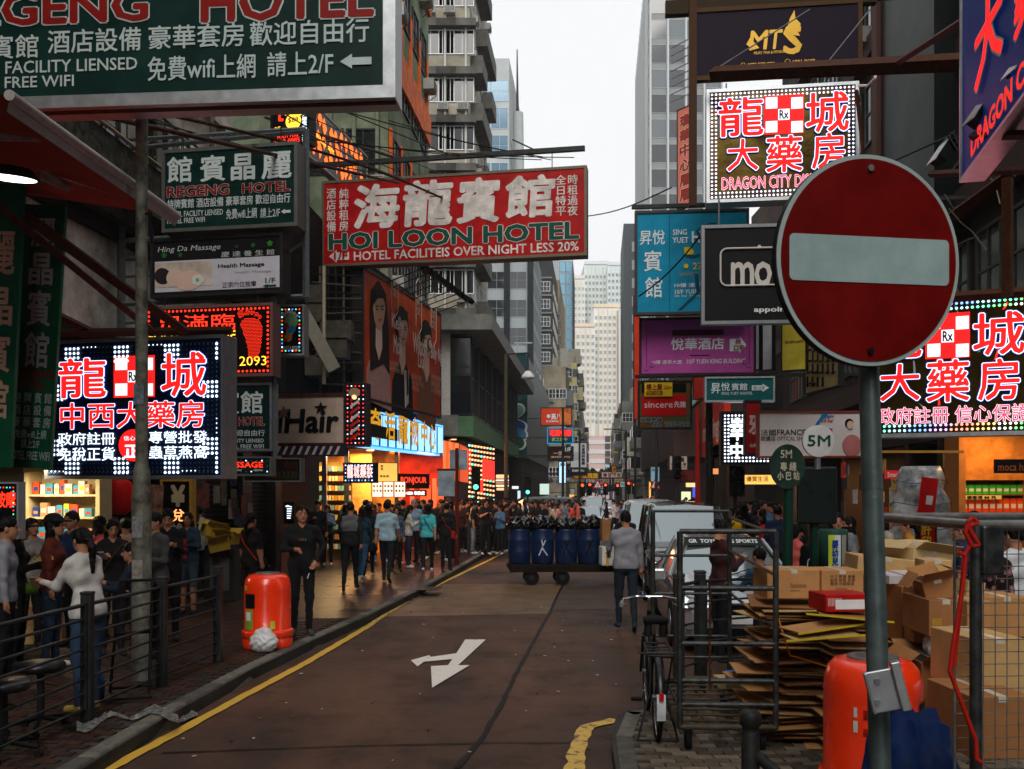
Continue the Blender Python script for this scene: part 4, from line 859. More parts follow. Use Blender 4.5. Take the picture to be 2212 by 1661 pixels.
# lattice arm frame that carries the left signs
fr_ = empty('sign_gantry', (0, 0, 0), 0, 'grey steel gantry carrying the stacked signs left of centre', 'gantry')
def bar(p, u0, v0, Y0, u1, v1, Y1, r=.035, mat=STEEL, name='bar', sq=True):
    a, b = P(u0, v0, Y0), P(u1, v1, Y1); m = MB(); m.cyl(a, b, r * 1.3 if sq else r, mat, 4 if sq else 8, smooth=not sq); return m.build(name, p)
bar(fr_, 270, 322, 16.6, 660, 283, 16, .035); bar(fr_, 270, 302, 16.6, 660, 278, 16, .03)
for k in range(14):
    u = 275 + k * 28; a = (322 - 302) * 0; t0, t1 = k / 14, (k + 1) / 14; top = lambda t: 304 - 24 * t; bot = lambda t: 321 - 36 * t * 1.0
    bar(fr_, u, bot(t0) if k % 2 else top(t0), 16.5, u + 28, top(t1) if k % 2 else bot(t1), 16.5, .014, name='lattice_bar')
bar(fr_, 661, 280, 16, 661, 642, 16, .045, name='post'); bar(fr_, 262, 300, 16.7, 262, 735, 16.7, .06, name='post'); bar(fr_, 262, 520, 16.7, 661, 496, 16.1, .035); bar(fr_, 262, 657, 16.7, 661, 640, 16.1, .035)
bar(fr_, 262, 430, 16.8, 300, 428, 16.8); bar(fr_, 592, 640, 16, 592, 990, 16, .04, name='post'); bar(fr_, 480, 818, 16, 592, 812, 16, .03); bar(fr_, 600, 560, 16, 660, 520, 16, .02); bar(fr_, 262, 560, 16.8, 310, 556, 16.8)
for v in (735, 700, 600): bar(fr_, 240, v, 16.9, 330, v - 6, 16.7, .02)
# foot massage LED board
s = Sign('massage_sign', 'red LED foot massage board with large glowing foot', 318, 670, 812, 584, 16.1, 15.7, face=M((.02, .012, .012), .3), frame=M((.3, .2, .18), .4, .5), th=.3, fw=.05)
s.leds(.075, 1, [LED_R], .022); s.T('足滿臨', 340, 683, 508, 718, LED_R, .0); s.T('FOOT MASSAGE', 322, 720, 509, 738, LED_Y, .01); s.T('6888 2093', 448, 772, 576, 792, LED_Y, .0)
m = MB(); c0 = s.loc(545, 725)
for i in range(-22, 23):
    for j in range(-40, 41):
        x, z = i * .026 + (.013 if j % 2 else 0), j * .024
        w = (.115 + .085 * min(1, max(0, (z + .22) / .4))) * math.sqrt(max(0, 1 - ((max(0, -.25 - z)) / .17) ** 2 - (max(0, z - .16) / .15) ** 2)); inn = abs(x + .04 * math.sin(z * 5 - .6)) < w and -.42 < z < .31
        toe = any((x - tx) ** 2 + (z - tz) ** 2 < tr ** 2 for tx, tz, tr in ((-.2, .37, .065), (-.09, .4, .05), (0, .39, .045), (.08, .36, .04), (.15, .31, .036)))
        if (inn or toe) and j % 1 == 0: m.add([(c0[0] + x + .009 * math.cos(t), -.014, c0[1] + z + .009 * math.sin(t)) for t in (0, 1.57, 3.14, 4.71)], [(0, 1, 2, 3)], LED_R)
m.build('led_foot', s.root, kind='stuff'); s.hang(2, .2)
s = Sign('massage_sign', 'small foot and body sign with coloured foot map', 604, 663, 764, 653, 16.9, face=M((.012, .012, .014), .3), frame=ALU, th=.25, fw=.04)
s.leds(.07, 1, [LED_R, E((.1, 1, .3), 1.2), LED_B, LED_W], .016, inset=.05)
s.disc(627, 712, 14, M((.6, .62, .58)), .01, .62, rot=-.2)
s.disc(629, 694, 16, M((.3, .5, .28)), .012, .9, rot=.2); s.disc(623, 728, 10, M((.7, .3, .06)), .014, .8); s.disc(630, 712, 8, M((.05, .3, .5)), .016, 1.2, rot=.6); s.disc(620, 705, 7, M((.6, .05, .05)), .018, .7); s.disc(618, 735, 3.5, M((.6, .04, .03)), .02)
for k, (a_, b_) in enumerate(((613, 680), (621, 674), (629, 674), (636, 677), (642, 682))): s.disc(a_, b_, 5 - .5 * k, M((.7, .7, .66)), .014)
s.T('FOOT & BODY', 609, 748, 648, 757, GW, .02)
# DRAGON CITY sign, left
def rx(s, u0, v0, u1, v1):
    wh = E((.9, .93, 1), 1.0, False); s.R(u0, v0, u1, v1, NEON_R, .012, 'cross_panel'); du, dv = (u1 - u0), (v1 - v0); t = .045
    for a in (0, 1):
        for b in (0, 1): s.R(u0 + du * (t + a * (.64 - t * 0)) - (0 if not a else du * 0), v0 + dv * (t + b * .62), u0 + du * (t + a * .64 + .29), v0 + dv * (t + b * .62 + .29), wh, .018, 'cross_panel')
    s.R(u0 + du * .36, v0 + dv * .35, u0 + du * .64, v0 + dv * .63, wh, .019, 'cross_panel'); s.T('Rx', u0 + du * .39, v0 + dv * .38, u0 + du * .61, v0 + dv * .6, M((.005, .01, .05)), .03, lift=.024)
def glow(s, body, u0, v0, u1, v1, **k): s.T(body, u0, v0, u1, v1, NEON_R, k.pop('b', .018), ((.048, HALO), (.034, NEON_W)), lift=.02, name='neon_lettering', **k)
s = Sign('pharmacy_sign', 'square glowing pharmacy sign with navy face behind the left lamp pole', 104, 744, 1028, 478, 12.6, 12.07, face=M((.006, .03, .1), .3, var=.1), frame=ALU, th=.32, fw=.045)
glow(s, '龍', 131, 777, 231, 860); glow(s, '城', 352, 764, 447, 857); rx(s, 247, 770, 334, 859); glow(s, '中西大藥房', 134, 872, 443, 927)
WN = E((.8, .9, 1), 1.3, False)
for t_, a_, b_, c_, d_ in (('政府註冊', 128, 935, 250, 962), ('免稅正貨', 128, 967, 250, 996), ('專營批發', 324, 932, 449, 958), ('蟲草燕窩', 324, 963, 449, 991)): s.T(t_, a_, b_, c_, d_, WN, .008, lift=.016, name='neon_lettering')
s.disc(289, 962, 31, NEON_R, .014); s.T('正', 272, 962, 306, 988, WN, .03, lift=.022); s.T('信心保', 270, 942, 308, 952, WN, .0, lift=.022)
def cl(n): return lambda i, r: 1 if (i // 5) % 3 == n % 3 else 0
st = .062; m = MB()
for r in range(4): led_outline(m, (.06 + st * 0, .06, s.w - .06, s.h - .06), st, 1, [LED_OFF, LED_W], -.012, .01, (lambda i, q: 1 if (i // 4) % 4 == 0 else 0)) if r == 0 else None
nx_, nz_ = int((s.w - .08) / st), int((s.h - .08) / st)
for i in range(nx_ + 1):
    for j in range(nz_ + 1):
        ring = min(i, j, nx_ - i, nz_ - j)
        if ring > 3: continue
        on = ((i // 4) % 3 == 1) if (j <= 3 or j >= nz_ - 3) else ((j // 4) % 3 == 1); rr_ = .021 if on else .008
        m.add([(.04 + i * st + rr_ * math.cos(t * PI / 3), -.016, .04 + j * st + rr_ * math.sin(t * PI / 3)) for t in range(6)], [tuple(range(6))], LED_W if on else LED_OFF)
m.build('led_dots', s.root, kind='stuff'); s.hang(2, .12)
pl_ = empty('sign_bracket', (0, 0, 0), 0, 'rusty brown steel arm and stays above the left pharmacy sign', 'bracket')
bar(pl_, -60, 722, 12.5, 500, 714, 12.1, .045, RUST); bar(pl_, 60, 470, 9.6, 400, 716, 12.1, .055, RUST, 'stay'); bar(pl_, -10, 440, 9.3, 330, 716, 12.2, .04, RUST, 'stay'); bar(pl_, -40, 600, 11.5, 210, 722, 12.4, .04, RUST, 'stay')
# DRAGON CITY sign upper right
GOLD = M((.3, .22, .06), .18, .75, var=.6, scale=2.2, bump=.6, bscale=3, col2=(.07, .045, .01))
s = Sign('pharmacy_sign', 'glowing gold faced pharmacy sign above the no entry disc', 1533, 201, 432, 1848, 14.6, 14.3, face=GOLD, frame=ALU, th=.3, fw=.05)
glow(s, '龍', 1553, 215, 1648, 297); glow(s, '城', 1741, 203, 1832, 288); rx(s, 1650, 208, 1736, 291); glow(s, '大', 1571, 304, 1637, 371); glow(s, '藥', 1655, 297, 1732, 374); glow(s, '房', 1754, 291, 1823, 366)
s.T('DRAGON CITY DISPENSARY', 1559, 385, 1842, 411, E((1, .05, .12), 1.2), .01, ((.03, E((.8, .85, 1), 1.3)),), lift=.016, name='neon_lettering')
s.leds(.062, 2, [LED_W, E((.55, .65, 1), 1.8), E((.8, .6, 1), 1.8)], .018, inset=.035); s.hang(2, .18, STEEL)
ub = empty('sign_bracket', (0, 0, 0), 0, 'long red brown steel beam above the gold pharmacy sign', 'bracket')
bar(ub, 1540, 160, 14.2, 2080, 134, 11.5, .09, RUST, 'beam'); bar(ub, 1920, 148, 12.5, 2080, 45, 9.5, .035, RUST, 'stay'); bar(ub, 1850, 195, 14, 1866, 335, 14, .025, RUST, 'stay')
m = MB(); m.tube([P(1895, 142, 12.6), P(1890, 170, 12.6), P(1875, 185, 12.8), P(1855, 185, 13.4)], .018, WHITE); m.build('cable', ub); bar(ub, 1530, 160, 14.4, 1750, 20, 14.4, .008, STEEL, 'stay_wire'); bar(ub, 1780, 145, 13.2, 1880, 20, 13.2, .008, STEEL, 'stay_wire')
# DRAGON CITY sign lower right
s = Sign('pharmacy_sign', 'wide glowing pharmacy sign with rainbow lights at the right edge', 1872, 664, 938, 2262, 12, 11.2, face=GOLD, frame=ALU, th=.3, fw=.05)
glow(s, '龍', 1890, 682, 1990, 776); glow(s, '城', 2103, 679, 2212, 769); rx(s, 1999, 680, 2095, 776); glow(s, '大', 1902, 790, 1986, 867); glow(s, '藥', 2002, 781, 2093, 869); glow(s, '房', 2113, 778, 2201, 865)
s.T('政府註冊 信心保證', 1897, 882, 2225, 918, E((1, .05, .12), 1.3), .01, ((.03, NEON_W),), lift=.016, name='neon_lettering')
RB = [E(c, 1.7) for c in ((.2, 1, .7), (.4, .9, 1), (.2, .4, 1), (.6, .4, 1), (1, .3, .2), (1, .6, .2), (.9, 1, .9), (.2, 1, .3))]
s.leds(.06, 2, RB, .018, lit=lambda i, r: (i // 4) % 8, inset=.035)
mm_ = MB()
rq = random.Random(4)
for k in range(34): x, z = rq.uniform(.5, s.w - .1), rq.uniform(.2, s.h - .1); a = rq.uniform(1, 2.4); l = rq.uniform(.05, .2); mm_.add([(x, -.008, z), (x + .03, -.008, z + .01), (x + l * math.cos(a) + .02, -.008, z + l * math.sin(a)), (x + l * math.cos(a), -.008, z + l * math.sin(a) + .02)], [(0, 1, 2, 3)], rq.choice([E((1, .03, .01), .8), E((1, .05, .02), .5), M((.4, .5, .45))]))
mm_.build('painted_reflections', s.root, kind='stuff')  # random red and grey flecks painted on the face as its reflections
# blue pharmacy board, top right corner, along the wall
BLU = M((.004, .035, .22), .5, emit=.16)
s = Sign('pharmacy_sign', 'tall blue pharmacy board cut by the top right corner', 2078, -170, 386, 2330, 9, 6.0, face=BLU, frame=ALU, th=.2, fw=.03)
s.T('大', 2112, 44, 2171, 200, NEON_R, .02, ((.05, M((.7, .75, .8)),),), lift=.02); s.T('藥', 2198, -60, 2262, 90, NEON_R, .02, ((.05, M((.7, .75, .8)),),), lift=.02); s.T('城', 2118, -170, 2180, -20, NEON_R, .02, ((.05, M((.7, .75, .8)),),), lift=.02)
s.T('DRAGON CITY', 2104, 296, 2262, 338, E((.9, .02, .01), .8), .02, ((.05, M((.8, .82, .85)),),), lift=.02)
for i, (u, v, Yy) in enumerate(((2132, 228, 8.4), (2044, 322, 10.5), (2225, 120, 7.4))):
    fl = empty('floodlight', P(u, v, Yy), 0, ['black finned floodlight on red bar before the blue board', 'black finned floodlight left of the blue board', 'black floodlight cut by the right edge'][i], 'floodlight', 'floodlights by the blue board')
    m = MB(); m.box((0, 0, 0), (.12, .26, .34), BLACK, ry=.6)
    for k in range(5): m.box((.02 + .03 * k, -.14, .1 - .05 * k), (.09, .03, .02), DSTEEL, ry=.6)
    m.build('housing', fl); m = MB(); m.tube([(-.05, -.14, .1), (.1, -.16, -.15), (-.02, -.16, -.32)], .014, DSTEEL); m.build('yoke', fl); m = MB(); m.box((-.1, 0, -.04), (.01, .22, .28), M((.5, .5, .5), .2, var=0), ry=.6); m.build('lens', fl)
rb = empty('sign_bracket', (0, 0, 0), 0, 'red brown steel frame under the blue board', 'bracket')
bar(rb, 2010, 376, 10.6, 2230, 366, 8, .03, RUST); bar(rb, 2100, 294, 8.5, 2260, 290, 7.2, .03, RUST); bar(rb, 1990, 515, 10.5, 2190, 370, 9, .05, RUST, 'stay'); bar(rb, 2176, 385, 9, 2176, 640, 9, .045, RUST, 'post'); bar(rb, 2010, 645, 11.6, 2230, 630, 11, .05, RUST)
for q in ([(2040, 420), (2060, 450), (2090, 440), (2120, 420)], [(2050, 450), (2075, 480), (2100, 500), (2130, 540)], [(2046, 470), (2040, 495), (2036, 515)], [(2140, 385), (2150, 400), (2160, 440)]):
    m = MB(); m.tube([P(a_, b_, 9.8) for a_, b_ in q], .008, M((.3, .28, .22)), 5); m.build('loose_wire', rb)
# red HOI LOON board
s = Sign('hotel_sign', 'large red HOI LOON HOTEL board hanging over the road', 700, 397, 571, 1262, 25.4, 24.17, face=REDF, frame=M((.2, .17, .13), .5, .4), th=.4, fw=.07)
for ch, a_, b_, c_, d_ in (('海', 765, 403, 858, 493), ('龍', 871, 395, 973, 488), ('賓', 987, 389, 1075, 481), ('館', 1092, 384, 1192, 470)): s.T(ch, a_, b_, c_, d_, CREAM, .035, lift=.01, shear=.06)
for t_, a_, b_, c_, d_ in (('酒\n店\n設\n備', 706, 408, 726, 501), ('純\n粹\n租\n房', 733, 408, 753, 499), ('全\n日\n特\n平', 1200, 379, 1223, 466), ('時\n租\n過\n夜', 1226, 378, 1248, 466)): s.T(t_, a_, b_, c_, d_, CREAM, .012)
DGR = M((.012, .11, .08), .45)
def serif(s, body, u0, v0, u1, v1, mat, b, out=()):
    s.T(body, u0, v0, u1, v1, mat, b, out)
serif(s, 'HOI LOON HOTEL', 712, 506, 1249, 540, DGR, .035, ((.06, CREAM),)); s.T('HOTEL FACILITEIS OVER NIGHT LESS 20%', 765, 544, 1250, 563, CREAM, .02)
for a_, b_ in ((712, 19), (742, 0), (771, 13)): pass
s.arrow(711, 541, 754, 568, CREAM, shaft=.62); s.T('1/F', 723, 546, 751, 561, REDF, .03, lift=.03)
for x in (.3, .64): MB().bx(s.w * x - .012, s.w * x + .012, -.004, .003, 0, s.h, M((.22, .01, .01), .5)).build('panel_joint', s.root)
m = MB(); m.bx(-2.6, s.w + .0, .12, .24, s.h + .52, s.h + .64, DSTEEL); m.build('beam', s.root); s.hang(4, .5)
m = MB(); m.cyl((s.w * .82, .18, s.h + .6), (s.w * .72, .6, s.h + 1.1), .02, DSTEEL, 5); m.cyl((-2, .6, s.h + 2.2), (s.w * .3, .18, s.h + .6), .04, DSTEEL, 6); m.cyl((-2, 0.2, s.h + 3.2), (s.w * .5, .18, s.h + .6), .02, DSTEEL, 6); m.build('stay', s.root, kind='stuff')
# MTS purple banner
PUR = M((.03, .014, .04), .6, var=.15, scale=2, bump=.2, bscale=3); GLD = M((.72, .42, .1), .4, .2, var=.1)
s = Sign('gym_banner', 'dark purple fitness banner with gold lettering at top right', 1505, 28, 165, 1853, 15, 14.7, face=PUR, frame=M((.12, .07, .03), .6, .3), th=.1, fw=.07)
s.T('M', 1619, 68, 1655, 108, GLD, .02, shear=.1); s.T('T', 1659, 66, 1686, 106, GLD, .02, shear=.1); s.T('S', 1694, 56, 1730, 116, GLD, .03)
s.poly([(1700, 62), (1706, 40), (1716, 22), (1718, 40), (1730, 52), (1722, 66), (1728, 78), (1712, 76), (1704, 82)], GLD, name='logo_flame'); s.poly([(1620, 82), (1612, 96), (1626, 108), (1640, 104)], GLD, name='logo_flame')
s.T('MUAY THAI & FITNESS', 1629, 112, 1694, 118, GLD, .01); s.T('MTS.FITNESS', 1616, 137, 1673, 145, GLD, .01); s.T('6991 9608', 1711, 130, 1760, 139, GLD, .01); s.disc(1605, 141, 5, GLD); s.disc(1605, 141, 4, PUR, .014); s.disc(1701, 134, 6, GLD); s.disc(1701, 134, 5, PUR, .014)
s.side(s.w + 3.2, (1.,), right=True); m = MB(); m.bx(-.12, .0, -.05, .1, -2.1, s.h + .5, M((.1, .05, .025), .6, .3)); m.build('post', s.root); MB().bx(-.5, s.w + .3, .02, .16, s.h + .02, s.h + .25, M((.06, .04, .02), .6, .3)).build('top_beam', s.root)
# teal Sing Yuet banner
TEA = M((.01, .3, .42), .6, var=.25, scale=1.4, bump=.4, bscale=4); WB = M((.72, .76, .78), .5, var=.05); YB = M((.75, .5, .03), .5)
s = Sign('hostel_banner', 'creased teal SING YUET hostel banner', 1377, 462, 675, 1612, 16.8, face=TEA, frame=M((.08, .08, .08), .5, .5), th=.12, fw=.05)
s.T('昇悅', 1382, 498, 1436, 529, WB, .01); s.T('賓', 1391, 542, 1429, 586, WB, .01); s.T('館', 1394, 599, 1430, 643, WB, .01); s.R(1446, 466, 1447, 670, M((.01, .12, .18)))
s.T('SING\nYUET', 1453, 496, 1487, 525, WB, .02); s.T('HOSTEL', 1495, 500, 1598, 524, WB, .03); s.T('2770 5222', 1497, 568, 1585, 582, YB, .01); s.disc(1482, 575, 5, YB); s.T('SINGYUETHOSTEL', 1468, 590, 1580, 597, M((.4, .3, .05)))
s.T('10樓 遠景大廈', 1457, 612, 1545, 621, WB, .01); s.T('10/F YUEN KING BUILDING', 1458, 626, 1600, 635, WB, .01); s.T('26 Sai Yeung Choi Street', 1457, 637, 1575, 643, WB); s.T('S', 1470, 480, 1520, 560, M((.01, .12, .18)), -.02, shear=.5); s.T('y', 1455, 590, 1520, 672, M((.01, .12, .18)), -.02, shear=.5)
s.R(1478, 540, 1498, 550, YB); s.R(1478, 534, 1494, 540, YB); s.R(1530, 536, 1548, 550, YB); s.side(s.w + 4, (1.02,), DSTEEL, right=True)
# black MO board
s = Sign('salon_sign', 'black board with white rounded m logo in a steel frame', 1522, 494, 694, 1800, 12.8, face=M((.012, .012, .013), .5), frame=M((.24, .25, .26), .45, .6), th=.12, fw=.045)
GR = M((.55, .52, .47), .5, var=.05); m = MB()
def rr_outline(s, u0, v0, u1, v1, r, w, mat, skip=None):
    x0, zb, x1, zt = s.rect(u0, v0, u1, v1); pts = []
    for cx_, cz_, a0 in ((x1 - r, zt - r, 0), (x0 + r, zt - r, 1), (x0 + r, zb + r, 2), (x1 - r, zb + r, 3)):
        for k in range(7): t = (a0 + k / 6) * PI / 2; pts.append((cx_ + r * math.cos(t), -.02, cz_ + r * math.sin(t)))
    MB().tube([p for p in pts[3:25]], w, mat, 6).build('logo_line', s.root, kind='stuff')
rr_outline(s, 1556, 538, 1760, 618, .09, .014, GR); s.T('mo', 1580, 568, 1666, 619, GR, .02, sp=.9); s.T('appointment', 1629, 664, 1758, 677, M((.7, .7, .68)), .03); s.disc(1640, 533, 4, GR)
s.hang(2, .5, STEEL)
# purple hourly hotel
PU2 = M((.42, .12, .34), .6, var=.15, scale=2, bump=.3, bscale=4); MAR = M((.1, .012, .03))
s = Sign('hotel_banner', 'purple HOURLY HOTEL banner with white arrow', 1386, 692, 807, 1628, 17.4, face=PU2, frame=M((.06, .04, .05), .5, .3), th=.1, fw=.045)
s.R(1452, 713, 1563, 725, MAR, name='ribbon_print'); s.T('時 HOURLY HOTEL 鐘', 1460, 715, 1557, 723, WB, .01); s.T('悅華酒店', 1450, 731, 1564, 756, WB, .02); s.arrow(1576, 727, 1612, 764, WB, left=False, head=.4, shaft=.72)
s.T('按', 1588, 733, 1600, 743, REDL, .02, lift=.03); s.T('口字', 1585, 746, 1606, 757, REDL, .03, lift=.03); s.R(1490, 767, 1534, 768.5, MAR); s.T('10樓 遠景大廈', 1408, 778, 1473, 787, WB); s.T('10/F YUEN KING BUILDING', 1484, 776, 1610, 786, WB)
for a_, b_, c_, d_ in ((1396, 700, 1397, 797), (1618, 696, 1619, 792)): s.R(a_, b_, c_, d_, MAR)
for u_, v_ in ((1400, 704), (1396, 796), (1618, 700), (1618, 790), (1410, 712), (1606, 706), (1408, 788), (1608, 782)): s.disc(u_, v_, 5, M((.3, .1, .26)), .006); s.disc(u_, v_, 3.5, PU2, .01)
s.side(s.w + 4, (1.02,), DSTEEL, right=True)
# sincere
s = Sign('shop_sign', 'orange and red sincere telephone board below the purple banner', 1382, 826, 924, 1491, 20.5, face=M((.55, .16, .03), .5, var=.6, scale=1.1, col2=(.08, .2, .09)), frame=DSTEEL, th=.2, fw=.04)
s.R(1387, 853, 1482, 898, M((.6, .012, .015), .5, var=.05), name='red_print'); s.R(1386, 828, 1400, 848, BLACK, name='black_print'); s.R(1450, 829, 1482, 847, BLACK, name='black_print'); s.T('RERX媒', 1460, 832, 1480, 842, WB)
s.R(1392, 827, 1452, 857, M((.8, .55, .03), .5), .05, 'small_board'); s.T('樓上髮', 1396, 830, 1430, 843, REDL, .02, lift=.06); s.T('Salon', 1433, 833, 1449, 841, REDL, .01, shear=.3, lift=.06); s.T('60380538', 1396, 845, 1431, 854, REDL, .03, lift=.06); s.arrow(1433, 845, 1448, 855, REDL, left=False)
s.T('sincere', 1392, 868, 1453, 881, WB, .0); s.T('先施', 1456, 867, 1481, 880, WB, .02); s.T('租務熱線', 1384, 902, 1430, 912, BLACK, .03, ((.07, WB),)); s.T('TEL:  2377-2263', 1406, 912, 1490, 922, BLACK, .03, ((.07, WB),)); s.side(s.w + 5, (1.02,), DSTEEL, right=True)
# small Sing Yuet hostel
s = Sign('hostel_sign', 'small dark teal SING YUET HOSTEL sign with arrow', 1526, 818, 865, 1670, 16, face=M((.01, .16, .16), .4), frame=ALU, th=.15, fw=.03)
s.T('昇', 1536, 828, 1556, 850, WB, .01); s.T('悅', 1558, 827, 1576, 844, WB, .01); s.T('賓館', 1580, 828, 1614, 843, WB, .01); s.T('SING YUET HOSTEL', 1558, 847, 1626, 853, WB); s.arrow(1624, 829, 1661, 847, WB, left=False, shaft=.6); s.T('按10字', 1626, 834, 1652, 842, BLACK, lift=.03)
# black LED sign 幸中
s = Sign('led_sign', 'black sign with white brush characters in a double light border', 1560, 892, 1002, 1680, 17, face=M((.008, .01, .01), .4), frame=DSTEEL, th=.2, fw=.03)
s.leds(.062, 2, [E((.9, .92, 1), 1.8), E((.7, .75, 1), 1.8)], .02, inset=.05); s.T('幸', 1577, 904, 1609, 950, WN, .04); s.T('中', 1578, 957, 1606, 990, WN, .04); s.R(1612, 977, 1634, 980, WN)
s = Sign('restaurant_sign', 'narrow red board with pale character beside the optical board', 1612, 868, 979, 1641, 15.5, face=M((.35, .015, .02), .5), frame=DSTEEL, th=.15, fw=.03); s.T('雅', 1618, 896, 1660, 938, M((.6, .4, .4)), .03); s.T('山東', 1620, 958, 1634, 966, WB)
# FRANCE optical board
s = Sign('optician_sign', 'white FRANCE OPTICAL SHOP board with woman in pink', 1641, 893, 985, 1872, 14.6, face=M((.75, .68, .65), .5, var=.05), frame=M((.3, .08, .05), .5), th=.2, fw=.03)
s.T('法國', 1643, 928, 1676, 941, BLACK, .01); s.T('FRANCE', 1679, 928, 1740, 940, BLACK, .01); s.T('眼鏡店', 1644, 942, 1675, 953, BLACK, .01); s.T('OPTICAL SHOP', 1678, 943, 1746, 952, BLACK, .0)
s.poly([(1752, 935), (1762, 915), (1778, 893), (1790, 893), (1770, 915), (1762, 935)], M((.03, .25, .45)), name='swoosh_print'); s.T('Delight', 1772, 896, 1800, 904, M((.02, .15, .4)), .03, shear=.2); s.T('B-B Star', 1774, 905, 1800, 912, M((.5, .08, .02)), .03)
s.disc(1840, 962, 24, M((.55, .25, .24)), .01, .85); s.disc(1836, 918, 9, SKN, .014, .8); s.disc(1834, 914, 10, BLACK, .0125, .9); s.R(1783, 925, 1798, 944, M((.5, .2, .25)), name='photo_print'); s.R(1786, 928, 1795, 940, M((.05, .1, .25)), .012, 'photo_print')
# green tall banners on the left
for (lab, uL, vT, vB, uR, Yy, ro, rows) in (('tall green vertical hotel banner at the far left edge', -60, 395, 1006, 22, 10.8, .05, 0), ('tall green REGENG HOTEL banner partly behind the left pharmacy sign', 15, 440, 1008, 108, 11.3, .06, 1)):
    s = Sign('hotel_banner', lab, uL, vT, vB, uR, Yy, face=M((.012, .17, .09), .5, var=.4, scale=1.2), frame=None, th=.06, roll=ro)
    if rows:
        x_ = .09
        for ch, a_, b_ in (('麗', 470, 530), ('晶', 545, 612), ('賓', 625, 700), ('館', 715, 790)): s.T(ch, 40, a_, 90, b_, M((.55, .5, .52)), .02)
        s.T('REGENG\nHOTEL', 22, 796, 104, 838, REDL, .03); s.T('持 牌 賓 館\n酒 店 設 備\n豪 華 套 房', 22, 845, 104, 920, GREYW, .015, line=1.1); s.T('免費wifi上網\n請上2/F', 30, 925, 96, 965, GREYW, .01, align='CENTER'); s.T('HOTEL FREE WIFI', 18, 972, 106, 990, GREYW, .01)
    else:
        for ch, a_, b_ in (('麗', 500, 590), ('晶', 620, 700), ('賓', 720, 800), ('館', 820, 900)): s.T(ch, -50, a_, 10, b_, M((.75, .45, .35)), .02)
# second hotel sign beside left pharmacy sign
s = Sign('hotel_sign', 'green hotel sign half hidden behind the left pharmacy sign', 450, 833, 970, 583, 16.0, face=M((.01, .045, .05), .4), frame=ALU, th=.3, fw=.04)
s.T('賓館', 470, 846, 567, 893, GW, .02); s.T('REGENG HOTEL', 440, 902, 572, 920, REDL, .03, ((.05, GW),)); s.T('房 歡迎自由行', 476, 929, 572, 942, GW, .01); s.T('FACILITY LIENSED', 486, 948, 570, 956, GW, .01); s.T('HOTEL FREE WIFI', 480, 960, 570, 969, GW, .01)
s = Sign('massage_sign', 'narrow massage sign with red LED lettering below the green sign', 470, 990, 1024, 583, 15.2, face=M((.02, .07, .07), .4), frame=ALU, th=.2, fw=.03); s.T('MASSAGE', 480, 998, 568, 1010, LED_R, .01); s.arrow(500, 1012, 522, 1019, GW); s.arrow(546, 1012, 568, 1019, GW); s.leds(.09, 1, [LED_W, LED_OFF, LED_OFF], .012)
s = Sign('shop_sign', 'unlit dark sign with faint yellow phone number', 528, 992, 1038, 648, 15.9, face=M((.02, .018, .016), .4), frame=STEEL, th=.2, fw=.02); s.T('62213330', 576, 1018, 642, 1032, M((.12, .1, .02))); s.T('甲HM', 614, 996, 642, 1014, M((.15, .02, .015)))
# iHair
s = Sign('hair_salon_sign', 'pale iHair board with black star lettering', 592, 858, 957, 742, 19.5, face=M((.55, .42, .36), .5, var=.12), frame=M((.2, .1, .08), .3, .6), th=.3, fw=.08); s.T('iHair', 600, 886, 728, 934, BLACK, .035, shear=.08); s.poly([(613, 876), (617, 886), (628, 886), (619, 893), (623, 904), (613, 897), (603, 904), (607, 893), (598, 886), (609, 886)][::-1], M((.22, .12, .1)), .02); s.poly([(693, 868), (697, 877), (707, 877), (699, 883), (702, 893), (693, 887), (684, 893), (687, 883), (679, 877), (689, 877)][::-1], BLACK, .02)
s.leds(.12, 1, [LED_R, M((.3, .1, .05))], .018, inset=-.06)
# barber pole box
s = Sign('barber_sign', 'barber pole box sign with red dot lights beside the iHair board', 747, 830, 961, 789, 19.2, face=M((.02, .018, .04), .3), frame=DSTEEL, th=.35, fw=.03); s.leds(.09, 2, [LED_R, LED_R, LED_W], .016)
for k in range(7): s.poly([(757, 862 + k * 14), (776, 848 + k * 14), (776, 855 + k * 14), (757, 869 + k * 14)][::-1], (M((.6, .55, .55)) if k % 2 else M((.45, .05, .03))), .02)
s.disc(766, 848, 10, M((.4, .3, .2), .3), .03, 1.2); s.disc(766, 858, 5, E((1, .6, .3), 1), .04)
# striped awning under iHair
aw = empty('awning', (0, 0, 0), 0, 'navy awning with white diagonal stripes and stars', 'awning'); m = MB(); a_, b_ = P(590, 962, 19.6), P(748, 960, 19.2)
m.quad([a_, b_, P(748, 986, 18.6), P(590, 984, 19.0)], M((.02, .018, .05), .7)); m.build('cloth', aw)
for k in range(9): u = 594 + k * 16; MB().quad([P(u + 8, 964, 19.45 - k * .05) - Vector((0, .03, 0)), P(u + 14, 964, 19.45 - k * .05) - Vector((0, .03, 0)), P(u + 6, 982, 18.98 - k * .045) - Vector((0, .03, 0)), P(u, 982, 18.98 - k * .045) - Vector((0, .03, 0))], M((.38, .32, .3))).build('stripe', aw)
